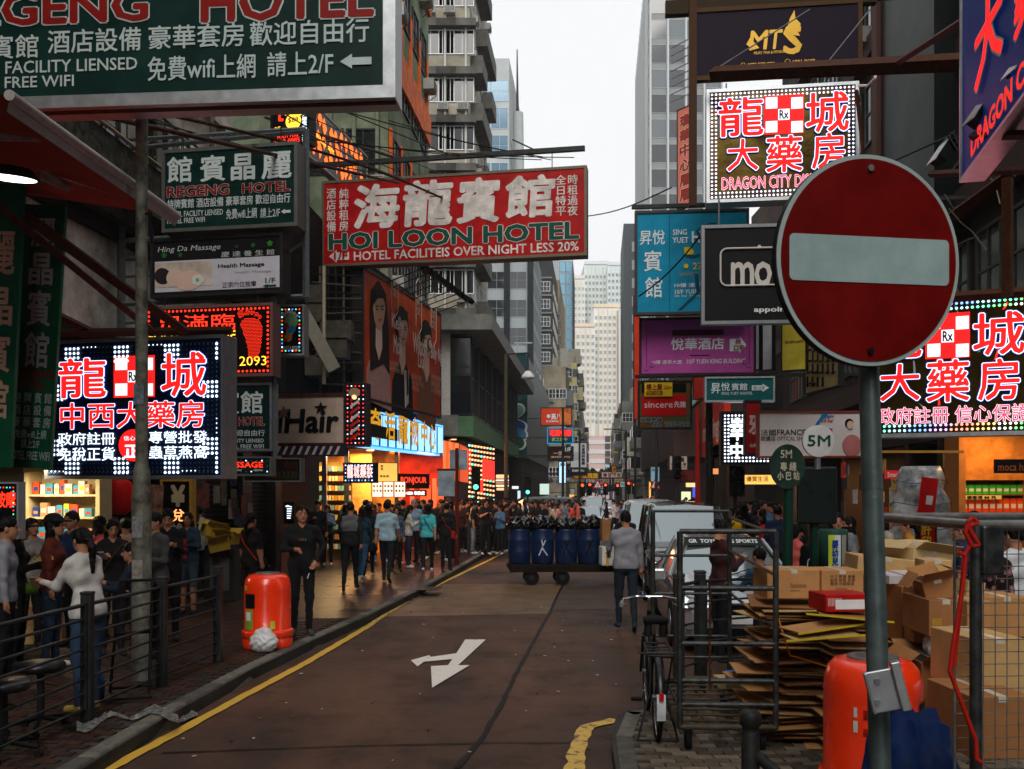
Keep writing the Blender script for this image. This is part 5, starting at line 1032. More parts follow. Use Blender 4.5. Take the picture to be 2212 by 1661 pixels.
# billboard with three teachers
s = Sign('billboard', 'large orange red tutor billboard with a woman and two men', 786, 580, 856, 951, 25.6, 32.4, face=M((.6, .075, .02), .5, var=.4, scale=.8, col2=(.75, .17, .03)), frame=M((.08, .07, .07), .4, .4), th=.3, fw=.08)
def portrait(s, cu, cv, w, h, hair, top, long=False, bot=900, shw=1.):
    """cu,cv face centre; w,h half width and half height of the face in photo columns and rows"""
    s.poly([(cu - w * 1.9 * shw, bot), (cu - w * 1.7 * shw, cv + h * 3.2), (cu - w * .6, cv + h * 2.), (cu + w * .7, cv + h * 2.1), (cu + w * 1.8 * shw, cv + h * 3.3), (cu + w * 2. * shw, bot + 26)], top, .01, 'portrait_print')
    if long: s.poly([(cu - w * 1.3, cv + h * 3.4), (cu - w * 1.35, cv), (cu - w * 1.1, cv - h * 1.2), (cu, cv - h * 1.75), (cu + w * 1.1, cv - h), (cu + w * 1.5, cv + h), (cu + w * 1.7, cv + h * 3.6), (cu + w * .7, cv + h * 3.)], hair, .02, 'portrait_print')
    s.poly([(cu - w * .45, cv + h * .6), (cu + w * .45, cv + h * .6), (cu + w * .5, cv + h * 2.1), (cu, cv + h * 2.8), (cu - w * .5, cv + h * 2.)][::-1], SKN, .026, 'portrait_print')
    if not long: s.disc(cu - w * .1, cv - h * .45, w * 1.12, hair, .03, .9, 'portrait_print') ; s.poly([(cu - w * 1.0, cv), (cu - w * 1.1, cv - h * .9), (cu - w * .3, cv - h * 1.55), (cu + w * .8, cv - h * 1.3), (cu + w * 1.05, cv - h * .2), (cu + w * .8, cv)][::-1], hair, .032, 'portrait_print')
    s.poly([(cu + w * math.sin(t) * (.93 if math.cos(t) > 0 else .8), cv - h * math.cos(t)) for t in [k * PI / 9 for k in range(18)]][::-1], M((.6, .38, .28), .5, var=.1, scale=4), .04, 'portrait_print')
    s.poly([(cu - w * .95, cv - h * .35), (cu - w * .6, cv - h * 1.12), (cu + w * .3, cv - h * 1.2), (cu + w * .98, cv - h * .3), (cu + w * .55, cv - h * .72), (cu - w * .3, cv - h * .72)][::-1], hair, .045, 'portrait_print')
    for e in (-.42, .38): s.poly([(cu + (e - .22) * w, cv - h * .1), (cu + e * w, cv - h * .15), (cu + (e + .22) * w, cv - h * .11), (cu + e * w, cv - h * .05)][::-1], BLACK, .05, 'portrait_print'); s.poly([(cu + (e - .25) * w, cv - h * .28), (cu + (e + .25) * w, cv - h * .33), (cu + (e + .25) * w, cv - h * .27), (cu + (e - .25) * w, cv - h * .22)][::-1], BLACK, .05, 'portrait_print')
    s.poly([(cu - w * .3, cv + h * .48), (cu, cv + h * .43), (cu + w * .32, cv + h * .48), (cu, cv + h * .57)][::-1], M((.45, .08, .06)) if long else M((.35, .14, .1)), .05, 'portrait_print')
portrait(s, 817, 672, 14, 38, M((.04, .018, .012)), M((.45, .3, .28)), True, 862); portrait(s, 868, 716, 12, 33, BLACK, M((.012, .012, .015)), False, 885); portrait(s, 920, 744, 11, 29, BLACK, M((.3, .16, .1)), False, 905, .9)
s.poly([(872, 800), (880, 800), (880, 870), (874, 880)][::-1], M((.55, .5, .5)), .03, 'portrait_print'); s.poly([(875, 800), (878, 800), (879, 850), (876, 856)][::-1], BLACK, .04, 'portrait_print')
s.disc(915, 742, 4.2, BLACK, .055, 1., 'portrait_print'); s.disc(925, 744, 4.2, BLACK, .055, 1., 'portrait_print'); s.disc(915, 742, 3.2, SKN, .06, 1.); s.disc(925, 744, 3.2, SKN, .06, 1.)
for (t_, a_, b_, c_, d_) in (('Kelly', 840, 676, 865, 716), ('Mok', 844, 723, 862, 762), ('Wilson', 886, 717, 916, 760), ('Liu', 897, 762, 909, 792), ('Billy Ng', 925, 744, 949, 782)): s.T(t_, a_, b_, c_, d_, M((.8, .76, .72), .5, var=0), .02, lift=.08)
LT = M((.55, .42, .36), .5, var=0)
for (t_, a_, b_, c_, d_) in (('IELTS應試專家\n最多學生考取7.5以上成績', 836, 776, 872, 800), ('通識狀元之師\n2017 DSE 5**學生\n每年逾百人', 884, 806, 910, 842), ('十年教學經驗\n首創自習班\n2017取得佳績', 926, 806, 950, 848)): s.T(t_, a_, b_, c_, d_, LT, lift=.07)
for (u_, v_) in ((851, 620), (903, 661), (935, 690)):
    x_, z_ = s.loc(u_, v_); mm_ = MB(); q = [(x_ + .28 * sx, -.03, z_ + .95 * sz) for sx, sz in ((0, 1), (1, .7), (1, -.7), (0, -1), (-1, -.7), (-1, .7), (0, 1))]; mm_.tube(q, .014, LT, 5); mm_.build('hexagon_print', s.root, kind='stuff')
    s.T('英\n文', u_ - 4, v_ - 22, u_ + 4, v_ + 18, LT, .03)
for k in range(9):
    x_ = s.w * (.25 + .085 * k); m = MB(); m.cyl((x_, 0, s.h), (x_, -1.1, s.h + .35), .02, DSTEEL, 5); m.build('lamp_arm', s.root); m = MB(); m.box((x_, -1.15, s.h + .4), (.45, .3, .16), BLACK, rx=.5); m.build('lamp', s.root)
# blue neon fascia below billboard
s = Sign('neon_sign', 'bright blue neon fascia with yellow characters under the billboard', 758, 880, 958, 955, 25.2, 32.6, face=E((.08, .35, 1), .6, False), frame=E((.1, .4, 1), 1.6), th=.3, fw=.05)
DB_ = M((.02, .08, .25), .4)
for k in range(60): x_ = s.w * (k + .5) / 60; MB().bx(x_ - .014, x_ + .014, -.03, 0, .04, s.h - .04, E((.35, .72, 1), 1.1) if k % 5 else DB_).build('neon_tube', s.root)
YN = E((.85, .4, .02), .55)
for ch, a_, b_, c_, d_ in (('奇', 792, 880, 818, 945), ('活', 826, 888, 848, 948), ('寵', 856, 893, 876, 956), ('物', 880, 900, 899, 960), ('中', 905, 909, 918, 962), ('心', 922, 916, 936, 968)): s.T(ch, a_, b_, c_, d_, YN, .02, ((.03, M((.3, .1, .01))),), lift=.08)
# small LED dragon sign and food stall boards
s = Sign('pharmacy_sign', 'small black LED pharmacy sign over the lit medicine shop', 744, 1002, 1041, 807, 24.6, 24.3, face=M((.012, .012, .03), .3), frame=DSTEEL, th=.2, fw=.03); s.leds(.1, 1, [LED_W, LED_B], .022)
for k, ch in enumerate('龍城藥妝'): s.T(ch, 751 + 14 * k, 1004, 763 + 14 * k, 1032, E((1, .25, .12), 1.4), .0, ((.03, E((.75, .85, 1), 1.3)),), lift=.02)
s = Sign('menu_board', 'warm lit yellow fascia of the food stall', 808, 1000, 1040, 858, 27.6, 27.9, face=E((1, .5, .1), .75, False), frame=DSTEEL, th=.1, fw=.02); s.T('鮮\n果', 822, 1004, 828, 1016, BLACK, .02); s.T('蓮香樓', 820, 1026, 840, 1031, BLACK, .02)
for k in range(3):
    s = Sign('menu_board', ['lit menu board with round dishes, left of three', 'lit menu board with drinks, middle of three', 'lit menu board with mixed dishes, right of three'][k], 804 + 24 * k, 1041, 1073, 827 + 24 * k, 27.4, 27.5, face=E((1, .86, .68), .85, False), frame=M((.4, .15, .05)), th=.08, fw=.02, group='lit menu boards of the food stall')
    for j in range(6): s.disc(808 + 24 * k + (j % 3) * 7, 1050 + (j // 3) * 10, 2.6, M(((.5, .15, .03), (.5, .3, .05), (.1, .2, .05))[(j + k) % 3]), .01, .8)
s = Sign('shop_sign', 'black fascia with red lit BONJOUR lettering', 848, 1024, 1054, 926, 28.6, 29.2, face=M((.03, .015, .015), .3), frame=DSTEEL, th=.2, fw=.02); s.T('BONJOUR', 866, 1030, 921, 1047, E((1, .05, .02), 1.4, False), .01)
s = Sign('cashier_sign', 'white lit CASHIER lettering strip inside the shop', 848, 1058, 1072, 922, 29.6, 29.8, face=M((.15, .02, .02), .4), frame=None, th=.1); s.T('CASHIER 收款處', 862, 1061, 917, 1069, E((1, 1, .95), 1.6), .02)
s = Sign('poster', 'bright orange illuminated poster at the corner shop', 953, 950, 1037, 992, 34, 36.5, face=M((1, .13, .02), .4, emit=.75), frame=DSTEEL, th=.1, fw=.03)
for k in range(9): s.disc(960 + (k % 3) * 13, 968 + (k // 3) * 24 - (k % 2) * 6, 4.5, E((1, .3, .1), .6), .01, .6, rot=k)
s = Sign('poster', 'second orange red lit poster further round the corner', 992, 958, 1040, 1012, 36.6, 41, face=M((1, .1, .02), .4, emit=.5), frame=DSTEEL, th=.1, fw=.03)
for i, (a_, b_, c_, d_) in enumerate(((908, 1048, 1090, 930), (940, 1052, 1085, 958), (716, 998, 1000, 720))):
    if i < 2: s = Sign('poster', ['orange lit pillar poster beside the cashier strip', 'orange lit pillar poster right of the street plate'][i], a_, b_, c_, d_, 30.5 + i, face=E((1, .12, .03), .7), frame=None, th=.05)
# LED lattice curtain
lt = empty('led_curtain', (0, 0, 0), 0, 'curtain of orange dot lights with red strips on the corner shop', 'lights'); m = MB()
for i in range(9):
    for j in range(13):
        c_ = P(1014 + i * 6.5, 962 + j * 10 + i * 1.0, 44.9 + i * .8); m.box(c_, (.1, .06, .1), E((1, .45, .2), 1.8) if (i * 3 + j) % 7 else E((.2, 1, .8), 1.5))
m.build('dot_lights', lt, kind='stuff')
for i in range(5): MB().box(P(1045 + i * 5, 1012 + i, 47.5 + i * .5), (.16, .05, 1.0), E((1, .03, .02), 1.3)).build('light_strip', lt)
for i in range(2): MB().box(P(1013 + i * 26, 1000 + i * 50, 45), (.2, .05, 1.1 - .5 * i), E((1, .03, .02), 1.2)).build('light_strip', lt)
# stacked signs down the left row
def far(name, lab, uL, vT, vB, uR, Yy, face, txt, cat='sign', frame=DSTEEL, YR=None):
    s = Sign(name, lab, uL, vT, vB, uR, Yy, YR, face=face, frame=frame, th=.3, fw=.06, cat=cat)
    for t in txt: s.T(*t[:6], *(t[6:] or (.03,)))
    s.side(-3 if uL < 1300 else s.w + 3, (.5,), DSTEEL, brace=False, right=uL >= 1300); return s
RO = M((.55, .06, .015), .4, emit=.35)
s = far('restaurant_sign', 'orange grill restaurant board with meat photo, top of the left stack', 1169, 882, 918, 1234, 62, M((.6, .05, .012), .4, emit=.3), [('高八', 1191, 893, 1212, 906, WB), ('日式燒肉店', 1180, 908, 1207, 912, WB)]); s.R(1209, 883, 1233, 917, M((.6, .25, .1), .5, var=.7, scale=1.5), name='photo_print'); s.disc(1185, 899, 4, WB); s.disc(1221, 898, 8, M((.8, .25, .06)), .02, 1.2)
far('restaurant_sign', 'blue restaurant sign with red neon characters in the left stack', 1184, 926, 957, 1236, 60, M((.01, .09, .2), .4), [('花園餐廳', 1187, 928, 1234, 942, E((1, .03, .02), .9), .05), ('家之扒牛', 1192, 945, 1226, 953, M((.35, .6, .1)))], frame=E((.05, .3, .5), .5))
far('restaurant_sign', 'dark brown 1/F barbecue board in the left stack', 1184, 966, 994, 1237, 59, M((.05, .018, .014), .4), [('1/F', 1221, 966, 1233, 975, WB), ('一燒', 1196, 974, 1216, 984, LT), ('(韓式燒烤) 專門店', 1190, 985, 1232, 990, LT)])
far('securities_sign', 'white vertical securities company sign with black characters', 1233, 957, 1010, 1267, 72, M((.6, .62, .64), .5), [('英\n皇\n證\n券\n集\n團', 1256, 960, 1264, 1004, BLACK)]).disc(1246, 985, 9, M((.42, .45, .5)), .02)
far('shop_sign', 'black lettered strip directly under the white securities sign', 1232, 1011, 1026, 1267, 72, BLACK, [('東日證券期貨中心', 1236, 1014, 1262, 1019, WB)])
far('restaurant_sign', 'red and yellow rose restaurant board over the road', 1238, 1021, 1034, 1293, 88, M((.3, .015, .01), .4), [('玫瑰園', 1258, 1022, 1291, 1033, M((.8, .45, .03))), ('金飾珠寶\n玉器鐘錶', 1240, 1022, 1255, 1033, M((.6, .35, .03)))])
far('shop_sign', 'white plate with four red boxed characters over the road', 1300, 1020, 1031, 1343, 94, M((.6, .55, .52), .5), [('聯\n'.strip(), 1303, 1022, 1310, 1030, REDL)] + [(c_, 1303 + 10 * k, 1022, 1311 + 10 * k, 1030, REDL) for k, c_ in enumerate('聯發冷氣')])
far('shop_sign', 'yellow vertical board hanging above the road', 1322, 1007, 1022, 1330, 90, M((.6, .28, .02), .5), [('大押', 1323, 1010, 1329, 1019, BLACK)])
far('light_box', 'tall pale blue light box above the left pavement', 1208, 998, 1043, 1222, 64, E((.5, .8, 1), .9), [('JHS', 1209, 1000, 1221, 1008, M((.02, .05, .2)))])
for i, (a_, b_, c_, d_, col, lab) in enumerate(((1266, 1035, 1043, 1284, (.4, .42, .45), 'small grey plate under the rose board'), (1286, 1034, 1047, 1322, (.35, .3, .28), 'dull lettered banner across the road'), (1327, 1034, 1041, 1346, (.6, .4, .25), 'cream banner right of the road centre'), (1348, 1032, 1040, 1360, (.4, .08, .06), 'small red plate beside the cream banner'), (1346, 1022, 1032, 1360, (.1, .14, .16), 'grey teal sign at the right side of the road'), (1340, 1040, 1052, 1352, (.5, .75, .85), 'pale blue lit square sign above the traffic'), (1232, 1056, 1066, 1241, (.6, .6, .6), 'round white plate above traffic lights'))):
    far('street_sign', lab, a_, b_, c_, d_, 105 - 3 * i, M(col, .5, var=.3, scale=2), [('中心', a_ + 2, b_ + 2, d_ - 2, c_ - 2, M((.25, .04, .03)) if i % 2 else M((.05, .05, .08)))])
far('traffic_sign', 'blue stacked direction boards beyond the crossing', 1294, 1047, 1068, 1313, 100, M((.02, .09, .22), .4), [('旺角', 1297, 1049, 1310, 1056, WB), ('太子', 1297, 1058, 1310, 1065, WB)])
far('shop_sign', 'cream commercial building sign with dark red characters', 1447, 985, 1014, 1484, 42, M((.55, .44, .38), .5), [('中 僑', 1455, 988, 1478, 998, M((.12, .02, .015))), ('商 業 大 廈', 1450, 1000, 1482, 1006, M((.12, .02, .015))), ('CHUNG KIU COMMERCIAL BUILDING', 1449, 1008, 1483, 1011, M((.2, .05, .04)))])
far('shop_sign', 'dull red centre sign hanging below the cream sign', 1456, 1016, 1040, 1499, 43, M((.22, .03, .02), .5), [('國華中心', 1461, 1018, 1492, 1028, M((.35, .06, .03))), ('CENTRE', 1462, 1031, 1490, 1036, M((.3, .1, .04)))])
far('shop_sign', 'pale blue fitness shop panel beyond the traffic signs', 1406, 1009, 1040, 1424, 58, M((.3, .55, .7), .4, emit=.2), [('Fitness', 1408, 1012, 1422, 1018, BLACK)])
# warning triangles and small traffic signs
def tri(u, v, r, Yy, lab):
    t = empty('warning_sign', P(u, v, Yy), 0, lab, 'traffic sign'); q = r / FP * Yy
    MB().ext([(-q, -q * .8), (q, -q * .8), (0, q)], 0, .03, M((.5, .02, .02), .4)).build('red_border', t); MB().ext([(-q * .62, -q * .58), (q * .62, -q * .58), (0, q * .62)], -.01, -.004, WHITE).build('white_face', t); MB().cyl((0, .05, -1.2 * q), (0, .05, -Z(v, Yy) + .13), .05, STEEL).build('post', t); MB().box((-q * .1, -.014, -q * .2), (q * .12, .006, q * .6), BLACK).build('symbol', t); MB().box((q * .14, -.014, -q * .25), (q * .12, .006, q * .5), BLACK).build('symbol', t)
tri(1291, 1046, 11, 60, 'red bordered warning triangle on the left side of the crossing'); tri(1415, 1046, 12, 54, 'red bordered warning triangle right of the road')
# mannings orange wall and old colour banners at right
s = Sign('pharmacy_wall_sign', 'large orange mannings lettered wall panel', 1516, 862, 988, 1564, 52, 43, face=M((.62, .07, .012), .45, var=.1), frame=None, th=.3); s.T('mannings', 1519, 918, 1556, 968, M((.75, .6, .5)), .02); s.T('萬\n寧', 1520, 880, 1530, 906, M((.7, .4, .2)), .02)
s = Sign('shop_sign', 'white strip with small logos above the orange wall panel', 1470, 862, 900, 1530, 56, 42, face=M((.5, .5, .52), .5), frame=DSTEEL, th=.2)
s.R(1488, 868, 1496, 882, M((.1, .4, .55))); s.R(1503, 858, 1510, 872, M((.6, .15, .03)))
s = Sign('shop_sign', 'dark red lit panel with yellow lettering left of the orange wall', 1494, 900, 995, 1516, 60, 53, face=M((.16, .02, .015), .5, var=.4), frame=None, th=.2); s.T('卡\n拉', 1500, 918, 1510, 960, M((.7, .4, .05)), .04)
s = Sign('centre_banner', 'tall orange pink vertical banner on the curtain wall tower', 1464, 240, 450, 1495, 60, 59, face=M((.75, .28, .1), .6, var=.3, scale=.3, col2=(.75, .22, .25)), frame=DSTEEL, th=.3, fw=.08)
for k, ch in enumerate('瓊華中心層層'): s.T(ch, 1469, 252 + k * 32, 1491, 276 + k * 32, M((.3, .05, .03)), .05, ((.09, M((.75, .5, .4)),),))
bs = s.root
for k in range(8): MB().box((s.w * .5, -.3, s.h + .6 + k * .5), (s.w + .6, .05, .05), STEEL).build('ladder_rail', bs)
for i, (a_, b_, c_, d_, Yy, Y2, col) in enumerate(((1370, 640, 905, 1382, 30, 30, (.55, .07, .02)), (1498, 800, 862, 1560, 24, 23, (.4, .05, .03)), (1640, 700, 800, 1668, 19, 18.8, (.5, .52, .54)), (1690, 690, 800, 1740, 18, 17.8, (.75, .6, .1)), (1612, 690, 800, 1640, 18.4, 18.2, (.52, .55, .58)), (1740, 720, 850, 1812, 19, 17.5, (.35, .3, .16)))):
    s = Sign('shop_banner', ['thin orange vertical banner behind the teal banner', 'red shop fascia behind the small teal hostel sign', 'plain pale vertical board right of the purple banner', 'yellow and white banner tilted behind the no entry disc', 'plain white board beside the purple banner', 'cream board with black crossed lettering behind the disc'][i], a_, b_, c_, d_, Yy, Y2, face=M(col, .6, var=.3, scale=1.2), frame=DSTEEL, th=.1, fw=.02)
    if i == 3: s.T('double-park', 1696, 735, 1736, 745, BLACK, .01)
    if i == 5:
        for k in range(22): s.R(1744 + (k % 6) * 11, 730 + (k // 6) * 28, 1746 + (k % 6) * 11, 752 + (k // 6) * 28, BLACK, name='stroke_print'); s.R(1744 + (k % 5) * 13, 732 + (k // 5) * 24, 1753 + (k % 5) * 13, 734 + (k // 5) * 24, BLACK, name='stroke_print')
s = Sign('phone_shop_sign', 'small red SmarTone sign above the wrapped stall', 1912, 1016, 1034, 1962, 15.5, face=M((.6, .02, .02), .4, emit=.35), frame=None, th=.05); s.T('SmarTone', 1917, 1020, 1960, 1030, WB, .03)
s = Sign('menu_stand', 'upright red board with gold characters by the wrapped stall', 1987, 1122, 1200, 2020, 13.8, face=M((.42, .012, .015), .4), frame=M((.1, .02, .01)), th=.05, fw=.02); s.T('許\n留', 1990, 1130, 2012, 1184, M((.7, .45, .05)), .03)
s = Sign('salon_sign', 'dark moca hair sign with thin orange lettering', 2152, 992, 1022, 2260, 15.2, face=BLACK, frame=None, th=.1); s.T('moca hair', 2156, 1000, 2230, 1017, M((.4, .14, .05)))
# orange LED boards on the wall above the small hotel board
s = Sign('led_sign', 'black LED board with yellow foot and 88 dollar price above the lattice arm', 588, 222, 316, 664, 21, 20.7, face=M((.02, .018, .018), .3), frame=DSTEEL, th=.3, fw=.04)
s.disc(634, 262, 15, LED_Y, .01, 1.1); s.poly([(620, 262), (649, 262), (640, 290), (628, 292)][::-1], LED_Y, .012)
for k in range(5): s.disc(619 + 7.5 * k, 242 + (0, -5, -6, -4, 0)[k] + 3, 4.5 - .3 * abs(k - 1), LED_Y, .01)
s.T('$88', 624, 256, 646, 268, BLACK, .02, lift=.03); s.R(602, 236, 606, 262, LED_R); s.R(606, 257, 612, 262, LED_R); s.T('2/F', 594, 275, 606, 284, LED_Y); s.T('FOOT MSG', 600, 292, 644, 301, LED_R, .01); s.T('2882 0985', 592, 304, 648, 314, LED_R, .01); s.T('榮\n華\n大\n樓\n電\n梯\n按\n2\n字', 661 - 8, 226, 663, 308, LED_W, .01)
s = Sign('led_sign', 'long LED board with orange flame like characters along the green building wall', 668, 215, 335, 792, 25, 29.3, face=M((.03, .035, .035), .2, var=.4, scale=2), frame=M((.4, .38, .35), .5), th=.2, fw=.05)
rs = random.Random(9); m = MB(); LO = E((1, .16, .02), 1.3)
for k in range(30):
    cx_, cz_ = s.w * (.06 + .9 * (k % 10) / 10) + rs.uniform(-.1, .1), s.h * (.2 + .3 * (k // 10)) + rs.uniform(-.1, .1)
    m.add([(cx_ + .22 * rs.uniform(.6, 1) * math.cos(t) * (.5 if i % 2 else 1), -.02, cz_ + .26 * rs.uniform(.6, 1.1) * math.sin(t)) for i, t in enumerate([q * PI / 4 for q in range(8)])], [tuple(range(8))], LO)
m.build('led_characters', s.root, kind='stuff'); s.T('Nail art', 682, 288, 720, 300, LED_Y, .0, lift=.03)
# ---------------------------------------------------------------- street furniture and goods
OR = M((.95, .075, .008), .26, var=.06, scale=5, spec=.5, coat=.4); STK = M((.6, .6, .55), .5, var=.1)
def litter_bin(x, y, rz, label, z=.13):
    r = empty('litter_bin', (x, y, z), rz, label, 'litter bin', 'orange litter bins')
    m = MB(); m.lathe([(.0, .0), (.31, .0), (.315, .02), (.315, .13), (.295, .15), (.295, .72), (.292, .8), (.27, .88), (.23, .925), (.14, .945), (.135, .93)], OR, 40); m.build('drum', r)
    m = MB(); m.lathe([(.318, .135), (.325, .14), (.328, .2), (.322, .225), (.297, .23)], OR, 40); m.build('base_collar', r)
    m = MB(); m.lathe([(0, .925), (.1, .93), (.125, .95), (.155, .952), (.158, .935)], M((.2, .2, .2), .4, .6), 28); m.build('ashtray_lid', r)
    m = MB()
    for k in range(8):
        t = -2.6 + .075 * k; t2 = t + .075; m.quad([(.299 * math.cos(q), .299 * math.sin(q), zz) for q, zz in ((t, .52), (t2, .52), (t2, .7), (t, .7))], BLACK)
    m.build('opening', r); return r
def curved_label(r, t0, t1, z0, z1, mat, rad=.3, name='label_print'):
    m = MB(); n = max(3, int((t1 - t0) / .08))
    for k in range(n): a, b = t0 + (t1 - t0) * k / n, t0 + (t1 - t0) * (k + 1) / n; m.quad([(rad * math.cos(q), rad * math.sin(q), zz) for q, zz in ((a, z0), (b, z0), (b, z1), (a, z1))], mat)
    return m.build(name, r)
lb = litter_bin(X(578, 11.9), 11.9, R(8), 'orange litter bin on the left pavement with white bag beside it')
curved_label(lb, -2.55, -2.1, .25, .5, M((.25, .4, .08))); curved_label(lb, -2.5, -2.2, .36, .47, WHITE, .304); curved_label(lb, -1.35, -1.15, .26, .36, M((.5, .6, .08)), .302); curved_label(lb, -2.62, -2.42, .74, .8, M((.5, .45, .05)), .303)
rb_ = litter_bin(X(1885, 5.8), 5.8, R(100), 'orange litter bin at lower right behind the no entry pole')
for k in range(9): curved_label(rb_, -3.86 + 0, -3.5 + .1 * (k % 3) * .3, .66 - k * .012 - (.05 if k > 4 else 0), .667 - k * .012 - (.05 if k > 4 else 0), M((.25, .02, .01)), .301)
curved_label(rb_, -4.05, -3.98, .62, .68, STK, .301); curved_label(rb_, -4.06, -3.97, .53, .6, STK, .301)
def lumpy(name, c, r, mat, seed=0, parent=None, label=None, cat=None, group=None, knot=True, amp=.16):
    bm = bmesh.new(); bmesh.ops.create_icosphere(bm, subdivisions=5 if mat is WBAG else 4, radius=1); rs = random.Random(seed); ph = [rs.uniform(0, 6) for _ in range(6)]
    for v in bm.verts:
        p = v.co; n = abs(math.sin(p.x * 4 + ph[0] + 2 * math.sin(p.z * 3 + ph[1]))) * .5 + abs(math.sin(p.y * 6 + p.z * 5 + ph[2] + 2 * math.sin(p.x * 4))) * .35 + abs(math.sin(p.x * 11 + p.y * 9 + ph[3])) * .2
        k = 1 + amp * (n - .5)
        if knot and p.z > .75: k *= 1 + (p.z - .75) * 1.1
        q = Vector((p.x * k * r[0], p.y * k * r[1], max(-.82, p.z * k) * r[2])); v.co = q
    me = bpy.data.meshes.new(name); bm.to_mesh(me); bm.free(); me.materials.append(mat); me.polygons.foreach_set('use_smooth', [True] * len(me.polygons))
    o = link(name, me, parent); o.location = c; return tag(o, label, cat, group)
WBAG = M((.6, .6, .6), .35, var=.08, spec=.5); BBAG = M((.008, .008, .009), .22, var=.1, spec=.6)
lumpy('plastic_bag', (X(570, 11.5), 11.5, .25), (.17, .14, .14), WBAG, 3, label='white tied plastic bag at the foot of the left orange bin', cat='plastic bag')
# no entry sign --------------------------------------------------
ne = empty('no_entry_sign', (X(1876, 3.3), 3.3, Z(563, 3.3)), R(9), 'big round red no entry sign on a grey pole at right', 'road sign')
RED_S = M((.19, .006, .004), .42, var=.25, scale=5); GRIM = M((.4, .47, .46), .35, .2, var=.06)
def disc(r, y0, y1, mat, name, n=72, p=ne):
    m = MB(); m.ext([(r * math.cos(2 * PI * k / n), r * math.sin(2 * PI * k / n)) for k in range(n)], y0, y1, mat); return m.build(name, p)
disc(.378, .0, .03, M((.02, .025, .03), .5), 'back_plate'); disc(.376, -.006, -.0005, GRIM, 'rim'); disc(.36, -.01, -.0065, RED_S, 'red_face')
bw, bh, rr_ = .328, .082, .018; m = MB(); pts = []
for cx_, cz_, a0 in ((bw - rr_, bh - rr_, 0), (-bw + rr_, bh - rr_, 1), (-bw + rr_, -bh + rr_, 2), (bw - rr_, -bh + rr_, 3)):
    for k in range(6): t = (a0 + k / 5) * PI / 2; pts.append((cx_ + rr_ * math.cos(t), cz_ + .0 + rr_ * math.sin(t)))
m.ext(pts, -.0135, -.0105, M((.33, .4, .4), .38, var=.14, scale=7)); m.build('white_bar', ne)
for z in (.325, -.325): m = MB(); m.cyl((0, -.01, z), (0, -.02, z), .012, STEEL if z > 0 else BLACK, 12); m.build('bolt', ne)
m = MB(); top = P(1869, 620, 3.44); b0 = Vector((1.215, 2.97, .13)); POLEM = M((.13, .16, .16), .5, .4, var=.3, scale=6, bump=.3, bscale=30); top = Vector((X(1871, 3.5), 3.5, 3.15)); low = Vector((X(1902, 3.24), 3.24, Z(1661, 3.24))); ne.scale = (.93, 1, 1)
dd = (low - top); b0 = top + dd * ((top.z - .13) / (top.z - low.z)); m.cyl(b0 - ne.location, top - ne.location, .039, POLEM, 20); po = m.build('pole', ne); po.matrix_parent_inverse = Matrix.Identity(4)
po.rotation_euler = (0, 0, -R(9)); m = MB(); q = top.lerp(b0, .34) - ne.location; m.cyl(q, q + (b0 - top) * .004, .0405, POLEM, 20); w_ = m.build('weld_ring', ne); w_.rotation_euler = (0, 0, -R(9))
br = empty('clamp_bracket', P(1915, 1490, 3.1), R(-14), 'galvanised metal clamp fixed low on the no entry pole', 'bracket'); m = MB()
m.bx(-.055, .045, -.01, 0, -.07, .07, ALU); m.bx(.03, .06, -.03, .02, -.075, .09, ALU); m.bx(-.06, -.05, -.02, .02, -.07, .07, ALU); o = m.build('plate', br); bevel(o, .004); o.rotation_euler = (0, R(-14), 0)
for z in (-.04, .03): m = MB(); m.cyl((-.03, -.01, z), (-.03, -.02, z), .01, STEEL, 8); m.build('bolt', br)
# blue cloth bag
def cloth(name, c, sx, sy, h, mat, seed, label, cat):
    n = 26; vs = []; rs = random.Random(seed); ph = [rs.uniform(0, 6) for _ in range(5)]
    for i in range(n + 1):
        for j in range(n + 1):
            a, b = i / n * 2 - 1, j / n * 2 - 1; r_ = max(abs(a), abs(b)); zz = h * (1 - r_ ** 2.2) + .035 * math.sin(a * 7 + ph[0] + 2 * math.sin(b * 4)) * (1 - r_ * .3) + .02 * math.sin(b * 13 + ph[1] + 3 * a)
            vs.append((c[0] + a * sx * (1 - .12 * math.sin(b * 4 + ph[2])), c[1] + b * sy, c[2] + zz))
    m = MB(); m.add(vs, [(i * (n + 1) + j, (i + 1) * (n + 1) + j, (i + 1) * (n + 1) + j + 1, i * (n + 1) + j + 1) for i in range(n) for j in range(n)], mat, True); return m.build(name, label=label, cat=cat)
lumpy('tarpaulin_bag', (X(1990, 4.3), 4.4, .45), (.26, .24, .6), M((.005, .03, .12), .6, var=.4, scale=4, bump=.5, bscale=10), 8, label='crumpled dark blue tarpaulin bag behind the no entry pole', cat='bag', knot=False, amp=.3)
